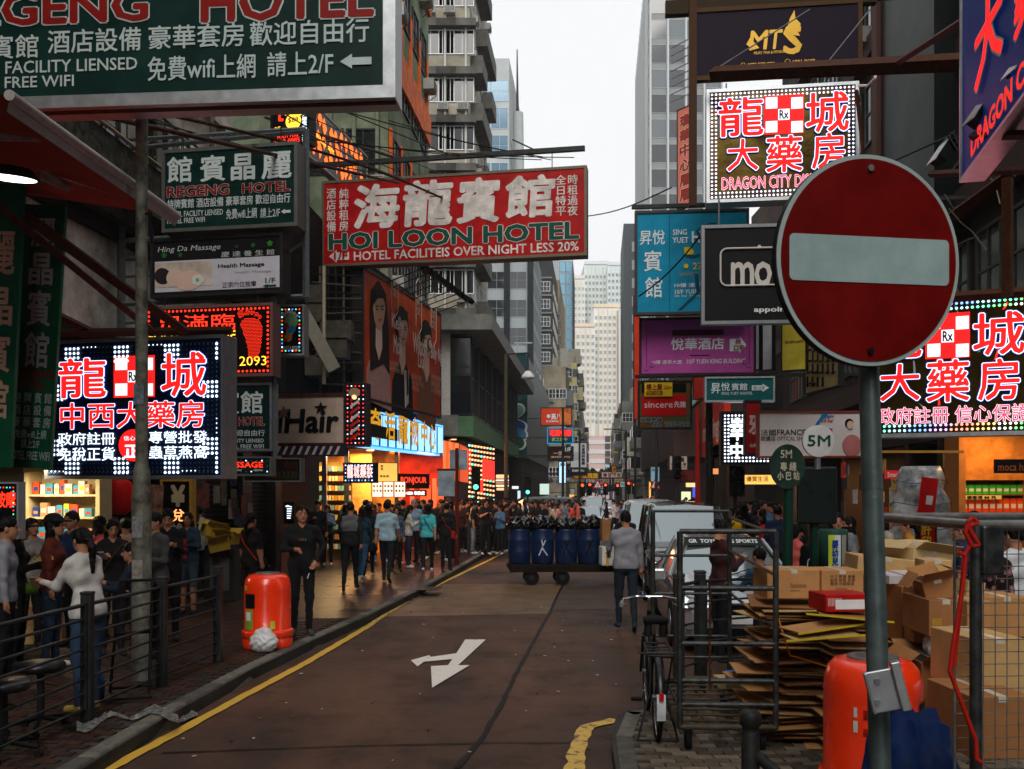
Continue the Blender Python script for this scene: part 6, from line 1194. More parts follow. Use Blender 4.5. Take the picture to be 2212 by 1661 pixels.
# pipe trolley cage ----------------------------------------------
def pipes(r, segs, rad, mat, name, n=8):
    for a, b in segs: MB().cyl(a, b, rad, mat, n).build(name, r)
PIP = M((.1, .105, .105), .4, .6, var=.5, scale=16, bump=.2)
cg = empty('cage_trolley', (X(1572, 7.0), 7.0, .13), R(-2), 'tall grey pipe cage trolley behind the bicycle', 'trolley')
W2, D2 = .36, 1.75
for sx in (-1, 1):
    for y in (0, D2): pipes(cg, [((sx * W2, y, .2), (sx * W2, y, 1.68 if not y else 1.8))], .023, PIP, 'post')
    pipes(cg, [((sx * W2, 0, z), (sx * W2, D2, z + .08)) for z in ((.5, .95, 1.35, 1.66) if sx > 0 else (.35,))], .013, PIP, 'side_rail')
pipes(cg, [((-W2, 0, z), (W2, 0, z)) for z in (1.68, 1.25, .83, .55, .37)], .02, PIP, 'front_rail'); pipes(cg, [((-W2, D2, z), (W2, D2, z)) for z in (1.8, 1.38, 1.02, .62, .42)], .014, PIP, 'rear_rail')
YEO = M((.12, .1, .07), .6, .3, var=.4, scale=8)
pipes(cg, [((-W2, 0, .2), (W2, 0, .2)), ((-W2, D2, .22), (W2, D2, .22)), ((-W2, 0, .2), (-W2, D2, .22)), ((W2, 0, .2), (W2, D2, .22))], .024, YEO, 'platform_edge')
for k in range(9): pipes(cg, [((-W2, .15 + k * .19, .21), (W2, .15 + k * .19, .21))], .009, YEO, 'deck_rod')
for k in range(3): MB().bx(-.2 + k * .2 - .025, -.2 + k * .2 + .025, 0, D2, .19, .2, YEO).build('deck_slat', cg)
for sx in (-1, 1):
    for y in (.12, D2 - .12): m = MB(); m.cyl((sx * .28 - .02, y, .08), (sx * .28 + .02, y, .08), .08, RUBBER, 16); m.build('castor', cg); MB().bx(sx * .28 - .03, sx * .28 + .03, y - .03, y + .03, .1, .19, DSTEEL).build('castor_fork', cg)
m = MB()
for k in range(16): z = 1.26 - k * .05; m.box((-.14 + .003 * (k % 2), -.03, z), (.022 if k % 2 else .008, .008 if k % 2 else .022, .05), RUST)
m.build('chain', cg, kind='stuff'); pipes(cg, [((W2, .02, 1.1), (W2 + .1, -.02, .75)), ((W2 + .1, -.02, .75), (W2 + .5, .1, .62))], .006, M((.6, .25, .03)), 'yellow_cord')
# right mesh cage
mc = empty('mesh_trolley', (X(2108, 3.75), 3.75, .13), R(4), 'galvanised mesh cage trolley cut by the right edge', 'trolley'); GV = M((.28, .29, .28), .35, .7, var=.3, scale=10)
pipes(mc, [((0, 0, .1), (0, 0, 1.84)), ((1., 0, .1), (1., 0, 1.84)), ((0, .9, .1), (0, .9, 1.84))], .024, PIP, 'post', 12); pipes(mc, [((0, 0, 1.84), (1., 0, 1.84)), ((-.02, .9, 1.85), (1, .9, 1.85)), ((0, 0, .78), (1, 0, .78)), ((.0, 0, .42), (1, 0, .42)), ((0, 0, 1.84), (0, .9, 1.85))], .022, GV, 'rail', 12)
for k in range(20): pipes(mc, [((.0 + k * .05, .03, .1), (.0 + k * .05, .03, 1.82))], .0022, GV, 'mesh_wire', 5)
for k in range(35): pipes(mc, [((-.06, .034, .12 + k * .05), (1.0, .034, .12 + k * .05))], .0022, GV, 'mesh_wire', 5)
pipes(mc, [((-.07, .034, .12), (-.07, .034, 1.78)), ((-.07, .034, 1.78), (0, .034, 1.78))], .006, GV, 'mesh_edge'); m = MB(); m.box((.05, -.01, 1.74), (.09, .07, .2), PIP); bevel(m.build('clamp', mc), .01)
RRP = M((.4, .03, .015), .6, var=.2)
rp = empty('red_strap', (0, 0, 0), 0, 'red rope and strap tied round the mesh cage post', 'rope'); a_ = lambda u, v, Y=3.68: P(u, v, Y)
for q in ([(2092, 1128), (2085, 1150), (2100, 1180), (2115, 1178), (2098, 1150), (2090, 1128), (2102, 1118), (2112, 1130), (2096, 1136)], [(2094, 1180), (2084, 1200), (2070, 1192)], [(2086, 1200), (2078, 1280), (2058, 1400), (2052, 1450), (2078, 1520), (2108, 1600), (2110, 1640), (2122, 1648)]):
    m = MB(); m.tube([a_(*p) for p in q], .009, RRP, 6); m.build('rope', rp)
MB().quad([a_(2078, 1205), a_(2090, 1205), a_(2066, 1440, 3.74), a_(2058, 1440, 3.74)][::-1], RRP).build('strap', rp)
# bollard and posts
bo = empty('bollard', (X(1621, 5.6), 5.6, .13), 0, 'dark round topped bollard in the foreground of the cage', 'bollard'); m = MB(); m.lathe([(.055, 0), (.055, .52), (.05, .53), (.05, .56), (.064, .57), (.066, .63), (.05, .655), (0, .66)], DSTEEL, 20); m.build('post', bo)
m = MB(); m.tube([(.04, -.02, .38), (.12, -.15, .32), (.2, -.3, .16), (.24, -.38, -.02)], .035, DSTEEL, 8); m.build('curved_arm', bo)
def railing(pts, label, z0=.13, H=1.03, nb=8, post=.045, grp='pavement railings', rad=.012, mat=DSTEEL):
    r = empty('railing', (pts[0][0], pts[0][1], z0), 0, label, 'railing', grp); o = Vector((pts[0][0], pts[0][1], 0))
    for i, p in enumerate(pts):
        q = Vector((p[0], p[1], 0)) - o; m = MB(); m.bx(q.x - post, q.x + post, q.y - post, q.y + post, 0, H + .06, mat); m.bx(q.x - post - .004, q.x + post + .004, q.y - post - .004, q.y + post + .004, H + .06, H + .09, mat); bevel(m.build('post', r), .008)
        if i + 1 < len(pts):
            e = Vector((pts[i + 1][0], pts[i + 1][1], 0)) - o; d = (e - q).normalized(); a, b = q + d * (post + .012), e - d * (post + .012)
            for t in (a, b): m = MB(); m.box((t.x, t.y, H / 2 + .05), (.02, .05, H - .1), mat, rz=math.atan2(d.y, d.x)); m.build('panel_edge', r)
            for k in range(nb): z = .12 + (H - .14) * k / (nb - 1); m = MB(); m.cyl(a + Vector((0, 0, z)), b + Vector((0, 0, z)), rad if k < nb - 1 else rad * 1.5, mat, 6); m.build('rail', r)
    return r
FEN = M((.07, .078, .075), .45, .6, var=.35, scale=9, bump=.15)
railing([(X(-34, 6.55), 6.55), (X(189, 8.0), 8.0), (X(350, 9.43), 9.43), (X(471, 10.76), 10.76)], 'grey eight bar pedestrian railing along the left kerb', mat=FEN, grp=None)
railing([(X(1466, 8.75), 8.75), (X(1512, 9.1), 9.1), (X(1650, 9.5), 9.5), (X(1790, 9.9), 9.9)], 'grey railing behind the cage trolley at the right kerb', mat=FEN, grp=None, post=.05, H=1.12, nb=6)
railing([(X(1012, 29.5), 29.5), (X(1045, 30.5), 30.5), (X(1060, 32.5), 32.5)], 'short dark railing by the parked bicycle at the crossing', mat=FEN, grp=None)
# ---------------------------------------------------------------- bicycle
def bicycle(x, y, rz, label, z=.13, near=True, tilt=0):
    r = empty('bicycle', (x, y, z), rz, label, 'bicycle', rx=tilt); F = M((.015, .017, .018), .3, .3, spec=.5)
    def wheel(cx):
        w = empty('wheel', (cx, 0, .34)); w.parent = r; m = MB(); n = 36
        for rad, tr, mt, nm in ((.325, .021, RUBBER, 'tyre'), (.302, .011, CHROME, 'rim')):
            m = MB(); vs = []
            for i in range(n):
                for j in range(6): a, b = 2 * PI * i / n, 2 * PI * j / 6; vs.append(((rad + tr * math.cos(b)) * math.cos(a), tr * math.sin(b), (rad + tr * math.cos(b)) * math.sin(a)))
            m.add(vs, [(i * 6 + j, ((i + 1) % n) * 6 + j, ((i + 1) % n) * 6 + (j + 1) % 6, i * 6 + (j + 1) % 6) for i in range(n) for j in range(6)], mt, True); m.build(nm, w)
        m = MB()
        for k in range(24 if near else 12): a = 2 * PI * k / 24; m.cyl((0, .025 * (-1) ** k, 0), (.3 * math.cos(a), 0, .3 * math.sin(a)), .0016 if near else .003, STEEL, 4, cap=False)
        m.cyl((0, -.04, 0), (0, .04, 0), .022, STEEL, 10); m.build('spokes', w, kind='stuff'); return w
    wheel(0); wheel(1.08)
    def tb(name, pts, rad=.016, mt=F, n=8): m = MB(); m.tube(pts, rad, mt, n); return m.build(name, r)
    tb('frame_tube', [(.44, 0, .3), (.3, 0, .8)]); tb('frame_tube', [(.44, 0, .3), (.86, 0, .78)]); tb('frame_tube', [(.32, 0, .74), (.85, 0, .84)]); tb('frame_tube', [(.84, 0, .93), (.88, 0, .72)], .02)
    for s in (-1, 1): tb('chain_stay', [(0, s * .06, .34), (.44, s * .03, .3)], .01); tb('seat_stay', [(0, s * .06, .34), (.3, s * .02, .74)], .009); tb('fork_blade', [(.88, s * .05, .7), (1.08, s * .06, .34)], .012)
    for cx, a0, a1 in ((0, 20, 200), (1.08, -10, 170)):
        m = MB(); n = 14; vs = []
        for i in range(n + 1):
            a = R(a0 + (a1 - a0) * i / n)
            for wy in (-.035, -.02, .02, .035): rr2 = .362 - (.012 if abs(wy) > .03 else 0); vs.append((cx + rr2 * math.cos(a), wy, .34 + rr2 * math.sin(a)))
        m.add(vs, [(i * 4 + j, (i + 1) * 4 + j, (i + 1) * 4 + j + 1, i * 4 + j + 1) for i in range(n) for j in range(3)], F, True); m.build('mudguard', r)
    m = MB(); n = 6; vs = []
    for i in range(n + 1):
        a = R(165 + 32 * i / n)
        for wy in (-.034, .034): vs.append((.367 * math.cos(a), wy, .34 + .367 * math.sin(a)))
    m.add(vs, [(i * 2, i * 2 + 2, i * 2 + 3, i * 2 + 1) for i in range(n)], M((.55, .57, .6), .3), True); m.build('white_mudguard_tip', r)
    MB().box((-.375, 0, .42), (.02, .035, .055), M((.5, .01, .01), .2)).build('reflector', r)
    tb('seat_post', [(.3, 0, .8), (.27, 0, .9)], .014, CHROME); m = MB(); m.add([(.12, -.1, .9), (.12, .1, .9), (.22, .09, .91), (.4, .02, .9), (.4, -.02, .9), (.22, -.09, .91), (.11, -.11, .95), (.11, .11, .95), (.22, .1, .96), (.42, .02, .95), (.42, -.02, .95), (.22, -.1, .96)], [(0, 1, 2, 3, 4, 5)[::-1], (6, 7, 8, 9, 10, 11)] + [(i, (i + 1) % 6, 6 + (i + 1) % 6, 6 + i) for i in range(6)], RUBBER); bevel(m.build('saddle', r), .02, 3)
    if near:
        for s in (-1, 1): m = MB(); m.lathe([(.03, 0), (.038, .02), (.03, .09), (.038, .11)], DSTEEL, 8); o = m.build('saddle_spring', r); o.location = (.17, s * .06, .8)
    tb('stem', [(.84, 0, .93), (.82, 0, 1.03)], .014, CHROME); tb('handlebar', [(.58, -.25, 1.02), (.72, -.23, 1.04), (.83, -.12, 1.05), (.83, .12, 1.05), (.72, .23, 1.04), (.58, .25, 1.02)], .012, CHROME)
    for s in (-1, 1): tb('grip', [(.5, s * .26, 1.01), (.62, s * .248, 1.025)], .018, M((.25, .25, .24), .5)); tb('brake_lever', [(.62, s * .23, .99), (.76, s * .2, 1.0)], .006, CHROME)
    m = MB(); m.lathe([(0, .03), (.02, .028), (.034, .01), (.034, 0)], M((.08, .12, .17), .15, .8), 14); o = m.build('bell', r); o.location = (.8, .06, 1.07)
    tb('rack', [(-.3, -.09, .72), (.2, -.09, .74), (.2, .09, .74), (-.3, .09, .72), (-.3, -.09, .72)], .009, DSTEEL); tb('rack', [(-.3, -.16, .74), (.05, -.16, .75)], .008, DSTEEL); tb('rack', [(-.3, .16, .74), (.05, .16, .75)], .008, DSTEEL); tb('rack', [(-.3, -.16, .74), (-.3, .16, .74)], .008, DSTEEL)
    for k in range(3): tb('rack', [(-.2 + .13 * k, -.09, .73), (-.2 + .13 * k, .09, .73)], .006, DSTEEL)
    for s in (-1, 1): tb('rack_strut', [(-.22, s * .1, .72), (0, s * .07, .34)], .008, DSTEEL); tb('kickstand', [(.0, s * .07, .34), (-.05, s * .13, .12), (-.06, s * .16, .0)], .009, DSTEEL)
    tb('kickstand', [(-.06, -.16, .01), (-.06, .16, .01)], .009, DSTEEL)
    m = MB(); m.cyl((.44, -.06, .3), (.44, -.065, .3), .095, DSTEEL, 20); m.build('chainring', r)
    for s in (-1, 1): tb('crank', [(.44, s * .07, .3), (.44 + s * .12, s * .08, .2 if s > 0 else .4)], .009, STEEL); MB().box((.44 + s * .12, s * .13, .2 if s > 0 else .4), (.08, .09, .02), RUBBER).build('pedal', r)
    return r
bicycle(X(1424, 7.3), 7.4, R(86), 'black utility bicycle parked at the corner kerb on the right')
bicycle(X(1040, 31), 31.2, R(20), 'dark bicycle parked by the short railing at the crossing', near=False)
# ---------------------------------------------------------------- cardboard
CB = [M(c, .8, var=.15, scale=4, bump=.1, bscale=30) for c in ((.45, .28, .14), (.52, .36, .2), (.36, .21, .1), (.56, .41, .26))]
TAPE = M((.55, .5, .42), .3, spec=.6)
def carton(u0, v0, u1, v1, Y, label, rz=0, ci=0, dep=None, flaps=False, mat=None, tape=True, ry=0, prints=()):
    w, h = (u1 - u0) / FP * Y, (v1 - v0) / FP * Y; dep = dep or w * .8; mt = mat or CB[ci]
    r = empty('cardboard_box', (X((u0 + u1) / 2, Y), Y + dep / 2, Z(v1, Y)), R(rz), label, 'box', 'cardboard boxes in the recycling pile', ry=R(ry))
    o = MB().bx(-w / 2, w / 2, -dep / 2, dep / 2, 0, h, mt).build('carton_body', r); bevel(o, .004, 1)
    if tape: MB().bx(-.025, .025, -dep / 2 - .002, dep / 2 + .002, h - .03, h + .0015, TAPE).build('tape', r)
    if flaps:
        for s in (-1, 1): m = MB(); m.box((0, s * (dep / 2 + .06), h + .03), (w * .96, .14, .004), mt, rx=s * .5); m.build('flap', r); m = MB(); m.box((s * (w / 2 + .05), 0, h + .02), (.12, dep * .94, .004), mt, ry=s * .7); m.build('flap', r)
        MB().bx(-w / 2 + .01, w / 2 - .01, -dep / 2 + .01, dep / 2 - .01, h, h + .001, M((.05, .03, .015))).build('painted_inside_shade', r)  # dark sheet over the solid top, painting shade inside the carton
    for t_, a, b, c, d, mm in prints:
        v, f = tmesh(t_); mn, mxx = v.min(0), v.max(0); m = MB(); m.add([(-w / 2 + w * (a + (c - a) * (p[0] - mn[0]) / (mxx[0] - mn[0])), -dep / 2 - .003, h * (b + (d - b) * (p[1] - mn[1]) / (mxx[1] - mn[1]))) for p in v], f, mm); m.build('print', r, kind='stuff')
    return r
PB = M((.06, .04, .03), .7, var=0)
carton(1656, 1231, 1774, 1293, 7.4, 'brown taped carton with solution lettering, left end of the row', 1, 0, .4, prints=(('/Isolution', .42, .38, .72, .55, PB), ('www.solution.com', .42, .25, .6, .32, PB)))
carton(1776, 1232, 1866, 1297, 7.35, 'brown carton with printed table beside the solution carton', -1, 0, .38, prints=(('尺寸 數量 重量\n品名 規格 型號\n產地 中國製造', .2, .5, .8, .85, PB), ('||||||||||', .35, .3, .6, .42, PB)))
m_ = carton(1777, 1284, 1880, 1322, 6.75, 'red fruit tray with barcode under the brown cartons', 6, mat=M((.4, .02, .015), .5, var=.3, scale=6), tape=False, dep=.3, prints=(('|||||||||||', .05, .35, .35, .8, WHITE),)); MB().bx(-.1, .17, -.155, -.152, .02, .09, WHITE).build('white_label', m_)
carton(1862, 1206, 1990, 1246, 7.9, 'tan carton lying open behind the pole with orange sticker', -8, 1, .5, ry=5); carton(1940, 1170, 2006, 1190, 8.2, 'small pale carton on top of the pile', 8, 3, .3, ry=-4); carton(1950, 1190, 2050, 1222, 8.0, 'wide pale carton with blue paper label near the top', 14, 3, .5, ry=8, flaps=True)
carton(2006, 1210, 2062, 1242, 7.2, 'carton packed with folded card edges', -10, 1, .3); carton(1918, 1243, 1962, 1262, 7.0, 'white flat box left of the red trimmed box', 3, mat=M((.5, .48, .5), .5), dep=.35, tape=False); carton(1962, 1241, 2020, 1264, 6.95, 'white flat box with red trim', -6, mat=M((.6, .5, .48), .5, var=.1), dep=.4, tape=False)
carton(2016, 1250, 2080, 1296, 6.4, 'yellowish carton tilted against the pile', -12, 2, .35, ry=-14, flaps=True); carton(2080, 1256, 2120, 1300, 6.6, 'narrow tan carton behind the red strap', 6, 1, .3, ry=10); carton(2012, 1296, 2085, 1375, 6.3, 'large brown carton with yellow tape under the tilted one', -3, 2, .5, prints=(('|||||', .1, .3, .35, .5, YB),)); carton(2086, 1298, 2138, 1378, 6.2, 'tall brown carton behind the mesh cage', 2, 0, .5)
carton(1945, 1266, 1976, 1388, 6.9, 'upright dark brown carton filled with folded card', 2, 2, .4); carton(1978, 1268, 2012, 1388, 6.7, 'second upright carton right of the dark one', -4, 0, .4); carton(1998, 1432, 2092, 1566, 6.2, 'big dull brown carton beneath the white bag', -4, 2, .5, flaps=True); carton(2100, 1380, 2212, 1500, 5.2, 'brown carton low behind the wire mesh', 3, 1, .5); carton(2130, 1290, 2230, 1376, 6.6, 'brown carton stack top behind the wire mesh', -3, 0, .5); carton(2096, 1505, 2230, 1640, 4.9, 'large dark carton at the bottom behind the mesh', 2, 2, .5)
carton(1560, 1470, 1640, 1500, 8.3, 'tan flat carton on the ground inside the cage', 10, 3, .3)
carton(1570, 1452, 1604, 1472, 8.1, 'small blue and white packet box inside the cage', -14, mat=M((.1, .22, .45), .4, var=.5, scale=12), dep=.1, tape=False)
lumpy('plastic_bag', (X(2047, 6.4), 6.45, 1.04), (.135, .12, .1), WBAG, 9, label='white plastic bag with red print on the big carton', cat='plastic bag')
rs = random.Random(21); k = 0; flat = []
for i in range(3):
    m = MB(); m.bx(-.46 + .06 * i, .46 - .05 * i, -.32, .32, 0, .009, CB[i]); m.bx(-.46 + .06 * i, .46 - .05 * i, -.322, -.32, .002, .007, M((.12, .07, .035))); flat.append(m.mesh())
z = .15
while z < 1.2:
    o = link('cardboard_sheet', flat[k % 3]); o.location = (X(1745, 7.55) + rs.uniform(-.12, .14) + .06 * math.sin(k), 7.6 + rs.uniform(-.1, .1), z); o.rotation_euler = (rs.uniform(-.05, .05), rs.uniform(-.05, .05), rs.uniform(-.2, .2)); tag(o, 'flattened brown cardboard sheet in the tall stack behind the cage trolley', 'cardboard', 'flattened cardboard sheets in the tall stack'); z += rs.uniform(.014, .03); k += 1
z = .15
while z < .98:
    o = link('cardboard_sheet', flat[k % 3]); o.location = (X(1900, 7.2) + rs.uniform(-.1, .1), 7.35 + rs.uniform(-.06, .06), z); o.rotation_euler = (rs.uniform(-.06, .06), rs.uniform(-.06, .06), rs.uniform(-.15, .3)); tag(o, 'flattened brown cardboard sheet in the lower stack behind the no entry pole', 'cardboard', 'flattened cardboard sheets in the lower stack'); z += rs.uniform(.02, .04); k += 1
for i, (u, v, Y, rz, ry, lab) in enumerate(((1780, 1352, 6.8, 12, -6, 'loose yellow edged cardboard sheet sticking out of the stack'), (1770, 1372, 6.75, 2, -4, 'second yellow edged sheet just below the first'), (1830, 1330, 6.8, -14, 4, 'bent cardboard sheet under the red tray'))):
    o = link('cardboard_sheet', flat[i]); o.location = P(u, v, Y); o.scale = (.6, .5, 1); o.rotation_euler = (0, R(ry), R(rz)); tag(o, lab, 'cardboard'); MB().bx(-.5, .5, -.33, -.323, -.002, .012, M((.5, .4, .04))).build('yellow_edge', o)
# ---------------------------------------------------------------- barrel cart
DW = M((.03, .02, .013), .8, var=.4, scale=10); BARL = M((.008, .035, .11), .42, var=.3, scale=3, spec=.35)
ct = empty('barrel_cart', (X(1212, 21.4), 21.4, 0), R(3), 'long wooden hand cart loaded with blue barrels on the road', 'cart'); MB().bx(-1.25, 1.25, -.35, .35, .4, .48, DW).build('platform', ct)
for s in (-1, 1): MB().bx(-1.2, 1.2, s * .3 - .03, s * .3 + .03, .3, .4, DW).build('beam', ct)
for x in (-.7, .0):
    for s in (-1, 1):
        w = MB().cyl((x, s * .25 - .04, .17), (x, s * .25 + .04, .17), .17, RUBBER, 20).build('wheel', ct); MB().cyl((x, s * .25 - .045, .17), (x, s * .25 + .045, .17), .06, DSTEEL, 10).build('hub', w); MB().bx(x - .03, x + .03, s * .25 - .02, s * .25 + .02, .17, .34, DSTEEL).build('wheel_bracket', ct)
MB().tube([(1.2, -.3, .44), (1.55, -.3, .85), (1.6, .3, .85), (1.2, .3, .44)], .02, DSTEEL).build('handle', ct)
for i, (u, lab) in enumerate(((1122, 'blue barrel at the left end of the cart'), (1172, 'blue barrel with white painted cross stroke'), (1223, 'blue barrel with black painted stroke'), (1272, 'blue barrel at the handle end of the cart'))):
    b = empty('barrel', (X(u, 21.3), 21.3, .48), 0, lab, 'barrel', 'blue barrels on the cart'); m = MB(); m.lathe([(.0, 0), (.23, 0), (.25, .03), (.262, .25), (.27, .28), (.262, .31), (.265, .52), (.272, .55), (.262, .58), (.245, .76), (.25, .8), (.235, .8), (.23, .3)], BARL, 26); m.build('drum', b)
    if i in (1, 2, 3):
        mm = M((.5, .55, .62), .6, var=.3, scale=20) if i == 1 else BLACK
        for sg in (((-.09, .2), (.06, .55)), ((-.02, .38), (.1, .2)), ((-.03, .56), (.0, .4))): m = MB(); m.cyl((sg[0][0], -.262, sg[0][1]), (sg[1][0], -.262, sg[1][1]), .017, mm, 5); m.build('paint_stroke', b)
    for j in range(2): lumpy('rubbish_bag', (X(u, 21.3) + (-.09 + .2 * j), 21.25 + .1 * j, 1.36 + .03 * (i % 2)), (.2, .2, .15), BBAG, 30 + i * 3 + j, label='glossy black rubbish bag heaped on the ' + ('left end barrel', 'white marked barrel', 'black marked barrel', 'handle end barrel')[i] + (', left' if not j else ', right'), cat='rubbish bag', group='black rubbish bags on the barrels', amp=.35)
bx_ = empty('foam_box', (X(1318, 20.6), 20.6, .5), R(5), 'white foam box with yellow tape at the cart end', 'box'); bevel(MB().bx(-.22, .22, -.2, .2, 0, .42, M((.62, .62, .6), .7, var=.1)).build('foam_body', bx_), .02)
for x in (-.1, .08): MB().bx(x - .03, x + .03, -.203, .203, -.003, .423, M((.6, .36, .04), .5)).build('tape', bx_)
carton(1300, 1120, 1318, 1168, 20.4, 'small brown box behind the white foam box', 4, 2, .3)
# ---------------------------------------------------------------- vehicles
def vehicle(name, label, cat, x, y, rz, st, paint, whl, L, zw=.32, lights=(.55, .8, .5, .78), grille=(.3, .45, .8), glassm=None, pillars=(), group=None, mirrors=None):
    r = empty(name, (x, y, 0), rz, label, cat, group); GL = glassm or CARG
    pm, gm = MB(), MB(); S = []
    for (yy, zb, zt, zr, w, wt) in st:
        g = zr > zt + .15; e = [(w * .94, zb), (w, zb + .12), (w * 1.0, zt - .22), (w * .97, zt - .04), (wt if g else w * .86, zr - (.09 if g else .0)), ((wt - .14) if g else w * .6, zr + (.0 if g else .02)), (0, zr + .035)]
        S.append([(px, yy, pz) for px, pz in e] + [(-px, yy, pz) for px, pz in e[-2::-1]])
    for i in range(len(S) - 1):
        a, b = S[i], S[i + 1]; ga, gb = st[i][3] > st[i][2] + .15, st[i + 1][3] > st[i + 1][2] + .15
        for j in range(12):
            gl = (j in (3, 8) and ga and gb) or (j in (4, 5, 6, 7) and ga != gb); q = [a[j], b[j], b[j + 1], a[j + 1]]
            (gm if gl else pm).add(q[::-1], [(0, 1, 2, 3)], GL if gl else paint, not gl)
    for E_ in (S[0][::-1], S[-1]): pm.add(E_, [tuple(range(13))[::-1]], paint)
    o = pm.build('body', r); bm = bmesh.new(); bm.from_mesh(o.data); bmesh.ops.remove_doubles(bm, verts=bm.verts, dist=.001); bmesh.ops.recalc_face_normals(bm, faces=bm.faces); bm.to_mesh(o.data); bm.free(); bevel(o, .03, 3).modifiers[0].angle_limit = R(25)
    gm.build('glazing', r); w = st[3][4]
    for yy in whl:
        for s in (-1, 1):
            t = MB().cyl((s * (w - .2), yy, zw), (s * (w + .01), yy, zw), zw, RUBBER, 24).build('wheel', r); MB().cyl((s * (w - .02), yy, zw), (s * (w + .015), yy, zw), zw * .62, ALU, 18).build('rim', t)
    z0, z1, x0, x1 = lights; f0 = st[0][0]; sl = (st[1][0] - st[0][0])
    for s in (-1, 1):
        m = MB(); m.add([(s * x0, f0 - .02, z0), (s * x1 * w, f0 + .0, z0 + .02), (s * (w + .012), f0 + .38, z1 - .01), (s * (w + .01), f0 + .4, z1 + .03), (s * x1 * w, f0 + .1, z1 + .02), (s * x0, f0 - .01, z1 - .04), (s * x0, f0 + .3, z0), (s * x0, f0 + .3, z1)], [(0, 1, 4, 5), (1, 2, 3, 4), (5, 4, 3, 7), (0, 5, 7, 6), (0, 6, 2, 1)], M((.4, .43, .45), .08, .6, spec=1)); m.build('headlight', r)
        m = MB(); m.cyl((s * (x0 + .16), f0 - .03, (z0 + z1) / 2), (s * (x0 + .16), f0 + .05, (z0 + z1) / 2), .055, M((.8, .8, .8), .05, .3, spec=1), 14); m.build('lamp_lens', r)
        mz = mirrors or (st[3][2] + .06, st[3][0]); m = MB(); m.box((s * (w + .14), mz[1], mz[0]), (.2, .1, .17), paint); bevel(m.build('mirror', r), .03, 3)
        m = MB(); m.box((s * (w - .2), f0 - .005, .38), (.14, .05, .07), M((.3, .32, .33), .1, .5)); m.build('fog_lamp', r)
    m = MB()
    for k in range(4): z = grille[0] + (grille[1] - grille[0]) * k / 3; m.bx(-grille[2] * w, grille[2] * w, f0 - .035, f0, z, z + .025, CHROME if k % 3 == 0 else BLACK)
    m.bx(-grille[2] * w, grille[2] * w, f0 - .015, f0 + .05, grille[0], grille[1], BLACK); m.build('grille', r); MB().bx(-w * .7, w * .7, f0 - .02, f0 + .03, .26, .36, BLACK).build('lower_intake', r)
    MB().bx(-.26, .26, f0 - .05, f0 - .035, .42, .53, WHITE).build('number_plate', r)
    for a, b, rad in pillars: 
        for s in (-1, 1): MB().cyl((s * a[0], a[1], a[2]), (s * b[0], b[1], b[2]), rad, paint, 6).build('pillar', r)
    for s in (-1, 1): MB().cyl((s * .1 - .25, st[2][0] + .04, st[2][3] + .04), (s * .1 + .3, st[2][0] + .28, st[2][3] + .2), .008, BLACK, 5).build('wiper', r)
    return r
VANP = M((.022, .022, .024), .16, .3, var=.1, coat=.9, spec=.7); SILP = M((.42, .44, .46), .22, .55, var=.05, coat=.8); WHTP = M((.6, .61, .62), .25, .1, var=.04, coat=.6)
# station: y, bottom, belt, roof, half width, roof half width
VAN = [(0, .3, .72, .74, .72, .6), (.12, .24, .93, .95, .8, .6), (.5, .22, 1.03, 1.05, .85, .6), (.95, .2, 1.1, 1.12, .86, .6), (1.65, .2, 1.12, 1.83, .86, .72), (2.2, .2, 1.13, 1.88, .86, .74), (3.3, .2, 1.13, 1.9, .86, .74), (4.3, .2, 1.12, 1.86, .85, .72), (4.6, .3, 1.1, 1.7, .82, .66), (4.68, .34, .9, .92, .78, .6)]
HATCH = [(0, .26, .6, .62, .68, .5), (.12, .2, .72, .74, .78, .5), (.5, .18, .82, .86, .84, .6), (1.05, .16, .9, .95, .86, .62), (1.85, .16, .94, 1.42, .86, .6), (2.4, .16, .95, 1.47, .86, .62), (3.1, .16, .95, 1.45, .86, .6), (3.8, .18, .94, 1.2, .84, .56), (4.15, .25, .9, .92, .8, .5)]
SED = [(0, .26, .58, .6, .68, .5), (.12, .2, .7, .72, .8, .5), (.5, .18, .8, .84, .86, .6), (1.15, .16, .88, .92, .88, .62), (1.95, .16, .92, 1.4, .88, .6), (2.6, .16, .92, 1.44, .88, .62), (3.3, .16, .92, 1.38, .88, .6), (3.9, .18, .92, .97, .86, .6), (4.6, .25, .85, .9, .82, .6)]
vehicle('parked_van', 'black people carrier facing us at the right kerb', 'van', X(1497, 17.3), 17.3, R(-5), VAN, VANP, (.85, 3.75), 4.6, lights=(.78, .98, .5, .9), grille=(.66, .88, .55), mirrors=(1.14, 1.25), pillars=(((.84, .97, 1.1), (.7, 1.66, 1.82), .03), ((.86, 2.2, 1.1), (.73, 2.2, 1.84), .03), ((.86, 3.3, 1.1), (.73, 3.3, 1.84), .03)))
hc_ = vehicle('parked_car', 'silver car with lettered sun strip in front of the black van', 'car', X(1607, 11.9), 11.9, R(-4), HATCH, SILP, (.8, 3.35), 4.1, lights=(.6, .76, .5, .9), grille=(.5, .66, .5), pillars=(((.84, 1.07, .93), (.6, 1.86, 1.41), .03), ((.86, 2.4, .93), (.62, 2.4, 1.44), .025)))
m = MB(); ty, tz = (1.85 - 1.05), (1.42 - .95); nrm = Vector((0, -tz, ty)).normalized()
def ws(u, t): y0 = 1.05 + ty * t; z0 = .985 + (1.455 - .985) * t; return Vector((u * .5, y0, z0)) + nrm * .012
m.quad([ws(-1.15, .72), ws(1.15, .72), ws(1.1, .97), ws(-1.1, .97)], M((.03, .035, .035), .3)); m.build('sun_strip', hc_)
